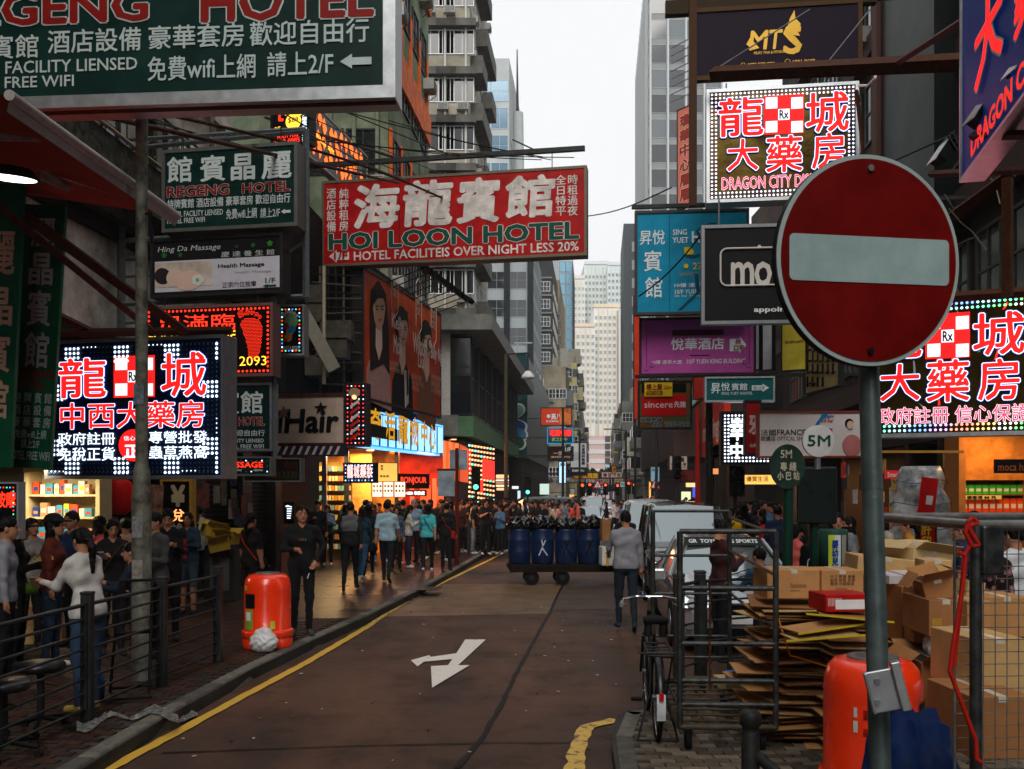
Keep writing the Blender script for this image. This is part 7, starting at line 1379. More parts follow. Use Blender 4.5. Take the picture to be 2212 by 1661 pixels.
v, f = tmesh('GR  TOYOTA  G SPORTS', .03); mn, mxx = v.min(0), v.max(0); m = MB(); m.add([ws(-1. + 2. * (p[0] - mn[0]) / (mxx[0] - mn[0]), .79 + .11 * (p[1] - mn[1]) / (mxx[1] - mn[1])) + nrm * .004 for p in v], f, M((.7, .72, .72), .5, var=0)); m.build('strip_lettering', hc_, kind='stuff')
vehicle('parked_van', 'white people carrier behind the black one, partly hidden', 'van', X(1412, 25), 24.6, R(-5), VAN, WHTP, (.85, 3.75), 4.6, lights=(.78, .98, .5, .9), grille=(.66, .88, .55), mirrors=(1.14, 1.25))
vehicle('car', 'white sedan with lit headlight waiting at the crossing', 'car', X(1262, 47), 44, R(-6), SED, WHTP, (.8, 3.6), 4.6, lights=(.58, .74, .5, .9), grille=(.48, .64, .5)); MB().box((X(1277, 46) , 43.95, .68), (.35, .06, .12), E((1, .97, .9), 2.2)).build('headlamp_glow', label='bright lit headlight of the white sedan', cat='headlight')
vehicle('van', 'silver van right behind the white sedan', 'van', X(1280, 54), 54, R(-5), VAN, SILP, (.85, 3.75), 4.6, lights=(.78, .98, .5, .9), grille=(.66, .88, .55)); vehicle('van', 'dark long van crossing the junction sideways', 'van', X(1292, 52), 50.6, R(95), VAN, M((.04, .06, .06), .2, .3, coat=.8), (.85, 3.75), 4.6, lights=(.78, .98, .5, .9), grille=(.66, .88, .55)); vehicle('van', 'white van at the left of the junction', 'van', X(1172, 50), 50, R(-6), VAN, WHTP, (.85, 3.75), 4.6, lights=(.78, .98, .5, .9), grille=(.66, .88, .55))
for i, (u, Y, pm, lab) in enumerate(((1288, 86, WHTP, 'small white car far down the street'), (1304, 92, M((.5, .03, .02), .3, coat=.6), 'red car far down the street'), (1316, 84, SILP, 'silver car far down the street right of the red one'), (1272, 98, M((.5, .03, .02), .3, coat=.6), 'second red car farther back on the left lane'))):
    vehicle('car', lab, 'car', X(u, Y), Y, R(-5), SED, pm, (.8, 3.6), 4.6, lights=(.58, .74, .5, .9), grille=(.48, .64, .5)); m = MB(); m.box((X(u - 6, Y), Y - .2, .75), (.25, .05, .14), E((1, .1, .03), 2)); m.box((X(u + 6, Y), Y - .2, .75), (.25, .05, .14), E((1, .1, .03), 2)); m.build('car_lamps', kind='stuff')
# ---------------------------------------------------------------- poles, lamps, traffic lights
lp = empty('lamp_post', (X(306, 9.8), 9.8, .13), 0, 'tall weathered grey lamp post standing behind the left railing', 'lamp post'); PM = M((.15, .14, .115), .6, .2, var=.5, scale=7, col2=(.26, .26, .22), bump=.3, bscale=20)
m = MB(); m.lathe([(.115, 0), (.1, .02), (.1, 1.95), (.092, 2.0), (.085, 2.2), (.066, 2.28)], PM, 20); m.build('base_column', lp); m = MB(); m.lathe([(.064, 2.28), (.06, 7.2), (.05, 7.6)], PM, 16); m.build('shaft', lp)
for z, c_ in ((1.5, (.25, .25, .25)), (1.05, (.3, .28, .25)), (2.9, (.2, .22, .24))): MB().bx(-.06, .05, -.103 if z < 2 else -.067, -.098 if z < 2 else -.062, z, z + .22, M(c_, .6, var=.5, scale=20)).build('torn_sticker', lp)
m = MB(); m.tube([(-.066, 0, 4.9), (.1, -.04, 4.92), (.12, 0, 4.7), (.09, 0, 4.6), (.1, .0, 4.95)], .012, BLACK); m.build('cable_coil', lp)
def pole(name, lab, u, Y, v0, rad, mat, cat='pole', group=None, z0=.13):
    r = empty(name, (X(u, Y), Y, z0), 0, lab, cat, group); MB().cyl((0, 0, 0), (0, 0, Z(v0, Y) - z0), rad, mat, 10, r2=rad * .8).build('pole', r); return r
sl = pole('street_lamp', 'tall thin street lamp with domed head before the green band building', 1093, 40, 765, .09, M((.14, .12, .08), .6, .3), 'street lamp'); zz = Z(765, 40) - .13; MB().cyl((0, 0, zz), (.95, 0, zz + .05), .04, DSTEEL, 6).build('arm', sl); m = MB(); m.lathe([(.0, .35), (.12, .3), (.28, .1), (.3, 0), (0, -.02)], M((.6, .6, .58), .4), 16); o = m.build('lamp_head', sl); o.location = (.95, 0, zz - 1.05); MB().cyl((.95, 0, zz - .72), (.95, 0, zz + .04), .03, DSTEEL, 6).build('hanger', sl)
for u, Y, v, lab in ((1252, 70, 930, 'slim street lamp left of the far crossing'), (1216, 58, 880, 'dark post in front of the stacked left signs'), (1318, 95, 1000, 'far slim lamp post in the middle distance'), (1352, 66, 930, 'dark lamp post on the right far pavement'), (1372, 60, 905, 'dark post by the right far kerb'), (1418, 50, 925, 'tall dark post left of the cream sign')):
    p = pole('street_post', lab, u, Y, v, .09, DSTEEL, 'post'); z_ = Z(v, Y) - .13
    if u in (1252, 1352): MB().cyl((0, 0, z_), (-1.2 if u < 1300 else -1, 0, z_ + .1), .04, DSTEEL, 6).build('arm', p); MB().box((-1.3, 0, z_ + .1), (.5, .2, .1), M((.3, .3, .3))).build('lamp_head', p)
rp_ = pole('sign_post', 'dark red post with two faded grey plates at the left kerb', 987, 25.5, 968, .06, M((.16, .02, .015), .5), 'sign post')
PLT = M((.28, .32, .35), .5, var=.4, scale=3, bump=.2); z_ = Z(1050, 25.5) - .13; MB().bx(-.52, -.06, -.06, -.03, z_ - .28, z_ + .42, PLT).build('plate', rp_); MB().bx(-.55, -.02, -.055, -.02, z_ + .42, z_ + .48, M((.16, .02, .015))).build('plate_frame', rp_); z_ = Z(995, 25.5) - .13; MB().bx(-.2, .28, .06, .1, z_ - .25, z_ + .3, PLT).build('plate', rp_)
def tlight(u, v, Y, lab, on, h=.95):
    r = empty('traffic_light', P(u, v, Y), 0, lab, 'traffic light', 'traffic lights round the crossing'); m = MB(); m.bx(-.17, .17, 0, .25, -h / 2, h / 2, BLACK); m.build('housing', r)
    for k, (c_, nm) in enumerate((((1, .08, .02), 'red_lens'), ((1, .5, .05), 'amber_lens'), ((.1, .9, .6), 'green_lens'))):
        lit = on == k; z = h * .32 - k * h * .32; m = MB(); m.cyl((0, -.03, z), (0, 0, z), .1, E(c_, 2.2) if lit else M((.02, .02, .02), .3), 14); m.build(nm, r); m = MB(); m.cyl((0, -.2, z + .03), (0, 0, z + .03), .125, BLACK, 12, cap=False); m.build('visor', r)
    MB().cyl((0, .14, -h / 2), (0, .14, -Z(v, Y) + .13), .05, DSTEEL, 8).build('post', r); return r
for q in ((1028, 1035, 36, 'dark traffic light beside the lit corner shop', 2), (1140, 1050, 47, 'traffic light with teal lens left of the crossing', 2), (1258, 1058, 62, 'traffic light glowing red above the cars, left one', 0), (1274, 1056, 66, 'slim signal with small red light beyond the cars', 0), (1308, 1056, 72, 'far signal with orange red light in the middle', 0), (1334, 1057, 74, 'far signal with red light right of the middle', 0), (1358, 1053, 68, 'signal glowing red on the right of the road', 0), (1370, 1055, 76, 'signal with red light by the right far kerb', 0), (1463, 1010, 38, 'dark hooded signal under the cream sign', -1), (1545, 1000, 24, 'black signal head left of the small teal sign post', -1), (1592, 1025, 20, 'black hanging signal housing under the brush character sign', -1)): tlight(*q)
for u, Y, v, mt, lab in ((1507, 30, 880, M((.3, .02, .012), .5), 'bright red pole right of the orange wall panel'), (1532, 19, 870, DSTEEL, 'grey steel pole under the small teal hostel sign'), (1558, 22, 990, M((.1, .09, .08)), 'stubby concrete coloured pole before the lit shop')): pole('street_post', lab, u, Y, v, .09 if u != 1558 else .2, mt, 'post')
# bus stop
bs_ = empty('bus_stop', (X(1697, 9), 9.0, .13), 0, 'green oval minibus stop sign on a green pole', 'bus stop'); GP = M((.01, .06, .04), .5, var=.3, scale=5); z0 = .13
MB().cyl((0, 0, 0), (.03, 0, Z(1000, 9) - z0), .05, GP, 10).build('pole', bs_); m = MB(); m.ext([(.17 * math.cos(k * PI / 20), Z(1008, 9) - z0 + .215 * math.sin(k * PI / 20)) for k in range(40)], -.07, -.05, M((.025, .06, .045), .5, var=.5, scale=8)); m.build('oval_plate', bs_)
def flat(r, body, x0, z0_, x1, z1_, y, mat, b=.02):
    cjk = ord(body[0]) > 1000 or b > .02; v, f = tmesh(body, 0 if cjk else b); mn, mxx = v.min(0), v.max(0); m = MB()
    for k in range(4 if cjk else 1): m.add([(x0 + (x1 - x0) * (p[0] - mn[0]) / (mxx[0] - mn[0]) + (.003 * math.cos(k * 1.57) if cjk else 0), y - .0003 * k, z0_ + (z1_ - z0_) * (p[1] - mn[1]) / (mxx[1] - mn[1]) + (.003 * math.sin(k * 1.57) if cjk else 0)) for p in v], f, mat)
    m.build('lettering', r, kind='stuff')
zc = Z(1008, 9) - z0; OLD = M((.38, .36, .3), .6, var=.3, scale=20); flat(bs_, '5M', -.07, zc + .08, .04, zc + .16, -.075, OLD); flat(bs_, '專 綫', -.07, zc - .04, .08, zc + .04, -.075, OLD); flat(bs_, '小 巴 站', -.1, zc - .13, .11, zc - .05, -.075, OLD)
b5_ = empty('bus_stop', (X(1766, 9.2), 9.2, .13), 0, 'round white 5M minibus sign above a dark green box', 'bus stop'); m = MB(); zc = Z(953, 9.2) - z0; m.ext([(.158 * math.cos(k * PI / 20), zc + .158 * math.sin(k * PI / 20)) for k in range(40)], -.04, .0, M((.5, .5, .5), .5)); m.build('round_plate', b5_); flat(b5_, '5M', -.11, zc - .05, .11, zc + .055, -.045, M((.005, .1, .05)), .03)
MB().cyl((0, 0, zc - .28), (0, 0, zc - .15), .03, STEEL, 8).build('neck', b5_); o = MB().bx(-.2, .2, .0, .3, Z(1132, 9.2) - z0, Z(1008, 9.2) - z0, M((.008, .02, .018), .3, spec=.5)).build('equipment_box', b5_); bevel(o, .02, 3); MB().cyl((0, .1, 0), (0, .1, Z(1132, 9.2) - z0), .045, GP, 10).build('pole', b5_)
m = MB(); m.lathe([(0, 0), (.135, 0), (.135, .36), (.125, .38), (0, .38)], M((.03, .1, .08), .5), 20); o = m.build('canister', b5_); zq = Z(1232, 8.6) - z0; o.location = (-.02, -.5, zq)
for a, w_, c_ in ((-2.2, .5, (.45, .5, .08)), (-1.8, .42, (.5, .58, .62)), (-1.3, .4, (.3, .28, .25))): curved_label(o, a, a + w_, .02, .33, M(c_, .5, var=.1), .137)
flat(o, '嬰\n幼\n兒', -.055, .05, .0, .28, -.142, M((.02, .08, .3))); MB().bx(-.12, .12, -.12, .12, -.02, 0, DSTEEL).build('shelf', o)
# ---------------------------------------------------------------- awning and left edge lamp
aw = empty('awning', (0, 0, 0), 0, 'dark red ribbed awning with pale front tube at the upper left', 'awning'); AWM = M((.45, .1, .06), .7, var=.2, scale=3)
A0, A1, B0, B1 = P(60, 232, 7.6), P(380, 465, 11.5), P(-520, 150, 7.6), P(-150, 330, 11.5)
A0, A1 = P(20, 205, 7.2), P(382, 466, 11.4); off = Vector((-3.4, 0, .5)); n = 70
for k in range(n): a, b = A0.lerp(A1, k / n), A0.lerp(A1, (k + .86) / n); MB().add and None
m = MB()
for k in range(n):
    a, b, c = A0.lerp(A1, k / n), A0.lerp(A1, (k + .5) / n), A0.lerp(A1, (k + 1) / n); dz = Vector((0, 0, .012)); m.quad([a, b - dz, b - dz + off, a + off], AWM); m.quad([b - dz, c, c + off, b - dz + off], AWM)
m.build('ribbed_cloth', aw, kind='stuff'); TUBM = M((.4, .38, .36), .4, .2, var=.2, scale=12); MB().cyl(A0, A1, .042, TUBM, 14, r2=.05).build('front_tube', aw)
MB().quad([A0 - Vector((0, 0, .05)), A1 - Vector((0, 0, .05)), A1 - Vector((.02, 0, .13)), A0 - Vector((.02, 0, .13))], M((.35, .33, .32))).build('valance', aw)
for u0, v0, Y0, u1, v1, Y1, rad in ((-40, 293, 8.5, 88, 295, 8.5, .045), (-30, 270, 9.5, 150, 410, 10, .035), (80, 360, 9.8, 352, 450, 11.3, .04), (90, 380, 9.9, 150, 405, 10.1, .05), (80, 400, 10, 95, 700, 10.4, .0)):
    if rad: MB().cyl(P(u0, v0, Y0), P(u1, v1, Y1), rad, M((.42, .33, .32), .5, .2, var=.3, scale=12), 10).build('folding_arm', aw)
ll = empty('shop_lamp', P(22, 384, 8.4), R(25), 'wide lit lamp under the awning at the left edge', 'lamp'); m = MB(); m.lathe([(.0, .12), (.18, .09), (.25, -.0), (.24, -.01)], BLACK, 20, M4=Matrix.Diagonal((1, .5, 1, 1))); m.build('shade', ll); m = MB(); m.lathe([(0, -.0), (.22, -.005)], E((1, .98, .95), 3), 20, M4=Matrix.Diagonal((1, .5, 1, 1))); m.build('lit_tube', ll)
ld = empty('ledge_balcony', (0, 0, 0), 0, 'sooty concrete ledge with railings above the awning', 'balcony'); m = MB(); m.exz([(FL(10) - 1.3, 10), (FL(10) - .5, 10), (FL(19) - .7, 19), (FL(19) - 1.3, 19)], 7.2, 8.1, M((.07, .065, .055), .9, var=.7, scale=8, bump=.5, bscale=25, col2=(.16, .15, .12))); m.build('ledge_wall', ld)
MB().cyl((FL(10) - .45, 10, 8.15), (FL(19) - .65, 19, 8.15), .035, M((.35, .3, .22), .5), 8).build('rail', ld)
for k in range(26): y_ = 10 + k * .35; MB().cyl((FL(y_) - .6, y_, 8.1), (FL(y_) - .6, y_, 9.1), .014, DSTEEL, 5).build('baluster', ld)
MB().cyl((FL(10) - .6, 10, 9.1), (FL(19) - .6, 19, 9.1), .025, DSTEEL, 6).build('rail', ld)
# wires across and dark scaffold clutter behind the signs
wr = empty('overhead_cables', (0, 0, 0), 0, 'thin dark cables strung across the street behind the signs', 'cables')
def wire(p, q, sag=.3, rad=.012, mt=BLACK, n=9): m = MB(); m.tube([p.lerp(q, k / n) - Vector((0, 0, sag * math.sin(PI * k / n))) for k in range(n + 1)], rad, mt, 5); m.build('cable', wr)
for q in (((620, 205, 20), (1190, 345, 27)), ((320, 260, 15.5), (860, 380, 24)), ((290, 240, 15), (700, 372, 24)), ((660, 285, 16), (900, 395, 26)), ((840, 260, 26), (1180, 340, 27)), ((700, 300, 22), (1170, 345, 27)), ((660, 300, 18), (1240, 340, 27)), ((640, 240, 20), (1080, 420, 40)), ((1267, 467, 24.3), (1450, 405, 17)), ((1380, 640, 16), (1520, 500, 15)), ((540, 200, 17), (860, 370, 24))): wire(P(*q[0]), P(*q[1]), .1, .014)
wire(P(330, 240, 13), P(960, 430, 25), -.2, .03, RUST); wire(P(180, 240, 10), P(860, 395, 24.5), 0, .035, RUST)
sc = empty('scaffold', (0, 0, 0), 0, 'dark tangle of pipes and frames behind the left hanging signs', 'scaffolding'); rs = random.Random(5)
for k in range(9): x_ = 640 + k * 17; MB().cyl(P(x_, 575, 24.5 + k * .15), P(x_ + 1, 850, 24.5 + k * .15), .035, M((.2, .18, .14) if k % 3 == 0 else (.04, .04, .04), .5, .4, var=.4), 6).build('pipe', sc)
for k in range(14): v_ = 590 + k * 18; MB().cyl(P(630 + rs.uniform(0, 30), v_, 24.3), P(780, v_ + rs.uniform(-8, 12), 25), .025, M((.15, .13, .1) if k % 2 else (.03, .03, .03), .5, .4), 5).build('pipe', sc)
for k in range(5): x_, v_ = 650 + rs.uniform(0, 80), 640 + k * 38; MB().box(P(x_, v_, 24), (.8, .5, .5), M((.12, .11, .09), .6, var=.4)).build('metal_box', sc)
MB().cyl(P(700, 575, 22.5), P(700, 830, 22.5), .05, M((.4, .36, .28), .5, .4), 8).build('pipe', sc); MB().box(P(688, 735, 22), (.3, .1, 1.6), M((.3, .28, .24)), ry=-.5).build('slanted_duct', sc)
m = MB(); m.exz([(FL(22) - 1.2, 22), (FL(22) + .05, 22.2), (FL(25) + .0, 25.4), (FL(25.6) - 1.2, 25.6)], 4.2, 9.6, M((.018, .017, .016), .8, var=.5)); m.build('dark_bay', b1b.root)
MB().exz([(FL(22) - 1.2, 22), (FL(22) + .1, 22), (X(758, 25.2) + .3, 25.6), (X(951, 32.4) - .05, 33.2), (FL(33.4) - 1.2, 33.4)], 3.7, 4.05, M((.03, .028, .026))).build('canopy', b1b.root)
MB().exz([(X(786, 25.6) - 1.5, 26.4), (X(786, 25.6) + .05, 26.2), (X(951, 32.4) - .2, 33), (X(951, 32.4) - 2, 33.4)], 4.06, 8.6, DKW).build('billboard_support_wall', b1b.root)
# ---------------------------------------------------------------- shops, goods and lamps
def lamp(x, y, z, e, col=(1, .62, .28), size=.6, name='ceiling_lamp', label=None):
    r = empty(name, (x, y, z), 0, label or 'lit ceiling lamp of the shop', 'lamp'); m = MB(); m.cyl((0, 0, .03), (0, 0, 0), .12, E(tuple(col), 3.), 14); m.build('lit_lens', r); m = MB(); m.cyl((0, 0, .12), (0, 0, .03), .14, BLACK, 14); m.build('fitting', r)
    l = bpy.data.lights.new('area', 'AREA'); l.energy = e; l.color = col; l.size = size; o = bpy.data.objects.new('lamp_light', l); COL.objects.link(o); o.parent = r; o.location = (0, 0, -.04); return r
CRE = M((.55, .45, .3), .6, var=.1)
shx0, shx1, shy = X(58, 13.6), X(212, 13.6), 13.6
sh = empty('shop_shelf', ((shx0 + shx1) / 2, shy, .13), 0, 'cream lit medicine shelf unit in the left shop', 'shelf'); w = (shx1 - shx0) / 2
MB().bx(-w, w, .38, .42, 0, 2.6, CRE).build('back_board', sh)
for s in (-1, 1): MB().bx(s * w - .03, s * w + .03, -.02, .4, 0, 2.6, CRE).build('side_board', sh)
MB().bx(-w - .03, w + .03, -.05, .42, 2.28, 2.6, M((.5, .38, .15), .5)).build('fascia', sh)
SZ = [1.0, 1.27, 1.62, 1.95]
for z in SZ: MB().bx(-w + .03, w - .03, -.01, .38, z - .03, z, CRE).build('shelf_board', sh)
PC = [(.55, .12, .04), (.6, .55, .5), (.04, .1, .3), (.6, .4, .06), (.55, .3, .2), (.1, .3, .4), (.6, .58, .5)]; PN = ['orange', 'white', 'dark blue', 'yellow', 'pinkish', 'teal', 'cream']; RN = ['lowest shelf', 'second shelf', 'third shelf', 'top shelf']
rs = random.Random(2)
for j, z in enumerate(SZ):
    x = -w + .06
    while x < w - .14:
        bw_, bh_ = rs.uniform(.06, .11), rs.uniform(.12, .22); c = rs.randrange(7); o = MB().bx(-bw_ / 2, bw_ / 2, 0, .1, 0, bh_, M(PC[c], .5, var=.15, scale=20)).build('medicine_box', label='%s medicine packet on the %s of the left shop unit' % (PN[c], RN[j]), cat='packet', group='medicine packets on the left shop shelves')
        o.location = (sh.location.x + x + bw_ / 2, shy + .05, .13 + z); MB().bx(-bw_ * .35, bw_ * .35, -.002, 0, bh_ * .3, bh_ * .6, M(PC[(c + 2) % 7], .5)).build('label_print', o); x += bw_ + rs.uniform(.004, .03)
lamp(sh.location.x, 12.9, 2.45, 45, (1, .8, .5), .8, label='warm tube lamp over the left medicine shelf')
lamp(X(724, 26.6), 26.6, 3.3, 90, (1, .65, .3), 1, label='warm lamp in the bright medicine shop'); lamp(X(800, 28.5), 28.5, 3.4, 170, (1, .5, .16), 1.2, label='orange lamp over the food stall'); lamp(X(890, 30), 31, 3.5, 180, (1, .36, .14), 1.5, label='red orange lamp inside the cosmetics shop'); lamp(X(980, 40), 40, 4.4, 200, (1, .3, .1), 2, label='orange lamp under the corner shop canopy')
# bright medicine shop shelves
s2 = empty('shop_shelf', (X(725, 27.6), 27.6, .13), 0, 'glowing shelf wall of bottles in the lit medicine shop', 'shelf'); MB().bx(-.55, .45, .3, .34, 0, 2.9, M((.5, .33, .12), .6)).build('back_board', s2)
for j in range(9): z = .3 + j * .29; MB().bx(-.52, .42, 0, .3, z - .02, z, DKW).build('shelf_board', s2)
BMS = [MB().bx(-.035, .035, 0, .07, 0, .15, M(c, .4, var=.1)).mesh() for c in ((.7, .5, .3), (.6, .25, .08), (.75, .7, .6), (.2, .35, .35), (.6, .4, .1))]
for j in range(9):
    for i in range(10): o = link('bottle', BMS[rs.randrange(5)]); o.location = (s2.location.x - .46 + i * .095, 27.62, .43 + j * .29); tag(o, 'small bottle in row %s of the glowing shelf wall of the medicine shop' % ['one', 'two', 'three', 'four', 'five', 'six', 'seven', 'eight', 'nine'][j], 'bottle', 'bottles in shelf row %d of the medicine shop' % (j + 1))
for i, (a_, b_, Y_) in enumerate(((700, 742, 27.9), (752, 800, 29), (800, 860, 30), (860, 955, 32))): MB().exz([(X(a_, Y_), Y_ + .3), (X(b_, Y_), Y_ + .3), (X(b_, Y_), Y_ + .35), (X(a_, Y_), Y_ + .35)], .13, 3.5, M([(.4, .25, .1), (.55, .36, .15), (.6, .3, .08), (.3, .04, .02)][i], .6, var=.5, scale=2)).build('back_panel', b1b.root)
for i in range(4): MB().bx(X(862 + i * 24, 31.5), X(862 + i * 24, 31.5) + .14, 31.4, 31.5, 1.2, 2.6, E((1, .15, .05), .7)).build('light_panel', b1b.root)
for u, q_ in ((700, 25.8), (748, 27.5), (856, 29.6)): MB().bx(X(u, q_) - .06, X(u, q_) + .06, q_, q_ + .15, .13, 3.7, ALU if u == 700 else DSTEEL).build('pier', b1b.root)
# lantern, exchange board, left LED board
ln = empty('lantern', P(254, 1072, 14.4), 0, 'big red lantern with black characters beside the lamp post', 'lantern'); m = MB(); m.lathe([(.0, -.28), (.12, -.28), (.2, -.22), (.235, -.08), (.235, .1), (.2, .22), (.12, .28), (0, .28)], M((.7, .02, .015), .45), 24); m.build('body', ln)
for z in (-.3, .27): m = MB(); m.cyl((0, 0, z), (0, 0, z + .03), .12, BLACK, 16); m.build('ring', ln)
flat(ln, '拉\n麵', -.12, -.2, .02, .22, -.24, BLACK)
s = Sign('exchange_sign', 'upright black exchange board with golden frame and yen symbol', 352, 1040, 1190, 410, 15.3, face=M((.012, .012, .014), .4), frame=M((.6, .38, .08), .4, .3), th=.15, fw=.04); s.T('¥', 371, 1050, 398, 1092, M((.55, .45, .3)), .05); s.T('兌', 372, 1100, 398, 1126, E((1, .35, .1), 1.4), .02); s.T('換', 372, 1130, 398, 1156, M((.45, .4, .35)), .02)
s = Sign('led_sign', 'small LED board with red characters at the left edge', -20, 1045, 1160, 38, 9.9, face=BLACK, frame=M((.4, .42, .45), .4, .4), th=.1, fw=.02); s.T('按摩', -8, 1062, 34, 1096, LED_R, .02); s.leds(.04, 1, [LED_R, E((.1, .4, 1), 1.5), E((.1, 1, .4), 1.2)], .009); s.T('TMCI', -10, 1140, 34, 1156, LED_Y, .0)
s = Sign('led_sign', 'lower orange LED board at the left edge', -20, 1168, 1310, 14, 9.5, face=BLACK, frame=DSTEEL, th=.1, fw=.02)
for k in range(3): s.T('OIT'[k], -2, 1180 + 40 * k, 8, 1200 + 40 * k, LED_Y)
s = Sign('foot_sign', 'tiny black sign with white lit foot outline by the pillar', 614, 1086, 1130, 634, 19.5, face=BLACK, frame=DSTEEL, th=.08, fw=.015); WL = E((.7, .85, 1), 1.6)
for k in range(5): s.R(620, 1098 + k * 5, 630 - k * .6, 1100 + k * 5, WL)
for k in range(5): s.disc(619 + k * 2.6, 1093 + abs(k - 1) * .6, 1.7 - .15 * k, WL)
s = Sign('noodle_banner', 'slanted dark food banner with red bowl print beside the exchange board', 316, 1046, 1136, 348, 14.6, face=M((.12, .015, .012), .5, var=.8, scale=5, col2=(.45, .3, .25)), frame=None, th=.02, roll=.06)
for i, (u, v, Y, rz, lab) in enumerate(((470, 1165, 16.6, 20, 'open yellow carton on the grey utility cabinet'), (488, 1150, 16.8, -18, 'tilted yellow carton on top of the other'), (452, 1135, 16.9, 35, 'small yellow carton leaning at the back'))):
    carton(u - 22, v, u + 22, v + 26, Y, lab, rz, mat=M((.5, .36, .06), .7, var=.15), dep=.3, flaps=True, ry=12 * (i - 1))
cb_ = empty('utility_cabinet', (X(475, 16.9), 16.9, .13), 0, 'grey utility cabinet under the yellow cartons', 'cabinet'); bevel(MB().bx(-.25, .3, -.1, .3, 0, 1.02, M((.08, .08, .075), .6, .3, var=.4)).build('body', cb_), .01); MB().bx(-.15, .2, -.11, -.1, .2, .8, M((.2, .2, .18))).build('door', cb_)
# goods in front of the left shop
for i in range(8):
    c = CB[i % 4] if i % 3 else M((.5, .48, .45), .6, var=.2); w_ = .28; o = MB().bx(-w_ / 2, w_ / 2, -.15, .15, 0, .24, c).build('goods_box', label='%s goods box in the %s of the stack before the left shop' % (['plain brown', 'pale', 'tan', 'white'][i % 4], ['bottom row, left', 'bottom row, middle', 'bottom row, right', 'second row, left', 'second row, middle', 'second row, right', 'top row, left', 'top row, right'][i]), cat='box', group='goods boxes before the left shop'); o.location = (-6.6 + (i % 3) * .3, 12.2, .13 + (i // 3) * .245)
# stools and hand truck
def stool(x, y, lab):
    r = empty('stool', (x, y, .13), 0, lab, 'stool', 'black wheeled stools'); m = MB(); m.lathe([(0, .5), (.17, .5), (.19, .52), (.19, .555), (.17, .575), (0, .58)], M((.015, .015, .017), .35, spec=.5), 24); m.build('seat', r); MB().cyl((0, 0, .12), (0, 0, .5), .03, DSTEEL, 10).build('column', r); MB().cyl((0, 0, .4), (.14, 0, .38), .008, DSTEEL, 5).build('lever', r)
    for k in range(5): a = k * 2 * PI / 5; l = MB().cyl((0, 0, .12), (.26 * math.cos(a), .26 * math.sin(a), .08), .018, BLACK, 6).build('leg', r); MB().cyl((.26 * math.cos(a), .26 * math.sin(a) - .02, .03), (.26 * math.cos(a), .26 * math.sin(a) + .02, .03), .03, RUBBER, 10).build('castor', l)
stool(X(88, 7.65), 7.65, 'black round wheeled stool behind the left railing'); stool(X(8, 6.9), 6.9, 'second black stool cut by the left frame edge')
ht = empty('hand_truck', (X(262, 8.9), 8.9, .13), R(25), 'dark folding hand truck with blue wheels behind the railing', 'hand truck')
for z, dy in ((.13, 0), (.62, .25)): wq = MB().cyl((-.2, dy, z), (-.15, dy, z), .13, M((.02, .12, .2), .5), 18).build('wheel', ht); MB().cyl((-.205, dy, z), (-.145, dy, z), .06, BLACK, 12).build('hub', wq)
pipes(ht, [((-.1, 0, .05), (.0, .3, 1.1)), ((.25, 0, .05), (.3, .3, 1.1)), ((-.1, 0, .1), (.25, 0, .1)), ((-.05, .15, .6), (.28, .15, .6)), ((0, .3, 1.1), (.3, .3, 1.1)), ((-.1, -.2, .03), (.25, -.2, .03)), ((-.1, 0, .05), (-.1, -.2, .03)), ((.25, 0, .05), (.25, -.2, .03))], .015, BLACK, 'frame_tube')
# plastic film and scraps
m = MB(); pts = [(300, 1565), (370, 1558), (430, 1548), (560, 1540), (640, 1545), (720, 1562), (800, 1575)]; vs = []; rs = random.Random(8)
for i in range(40):
    t = i / 39; u = 165 + 262 * t; v = 1570 - 28 * math.sin(t * 2.4) + 8 * math.sin(t * 17); zz = .145 if u < 385 else .03; wd = 5 + 4 * math.sin(t * 9 + 1) + rs.uniform(-1, 1); a = G(u, v - wd, zz); b = G(u, v + wd, zz); vs += [(a[0], a[1], zz + rs.uniform(0, .03)), (b[0], b[1], zz)]
m.add(vs, [(2 * i, 2 * i + 1, 2 * i + 3, 2 * i + 2) for i in range(39)], M((.2, .2, .19), .25, var=.5, scale=20, spec=.6), True); m.build('plastic_film', label='crumpled strip of clear plastic film over the left kerb', cat='plastic film')
m = MB(); rs = random.Random(14)
for k in range(90):
    u, v = rs.uniform(300, 1350), rs.uniform(1230, 1655); x, y = G(u, v); s_ = rs.uniform(.006, .02)
    if x > kx(KL, y) + .05 and x < kx(KR, y) - .05: m.box((x, y, .014), (s_ * 2, s_, .006), M(rs.choice([(.4, .38, .33), (.25, .15, .05), (.5, .5, .5), (.05, .04, .03)]), .8), rz=rs.uniform(0, 3))
m.build('litter_scraps', label='tiny paper scraps and butts scattered on the road', cat='litter', kind='stuff')
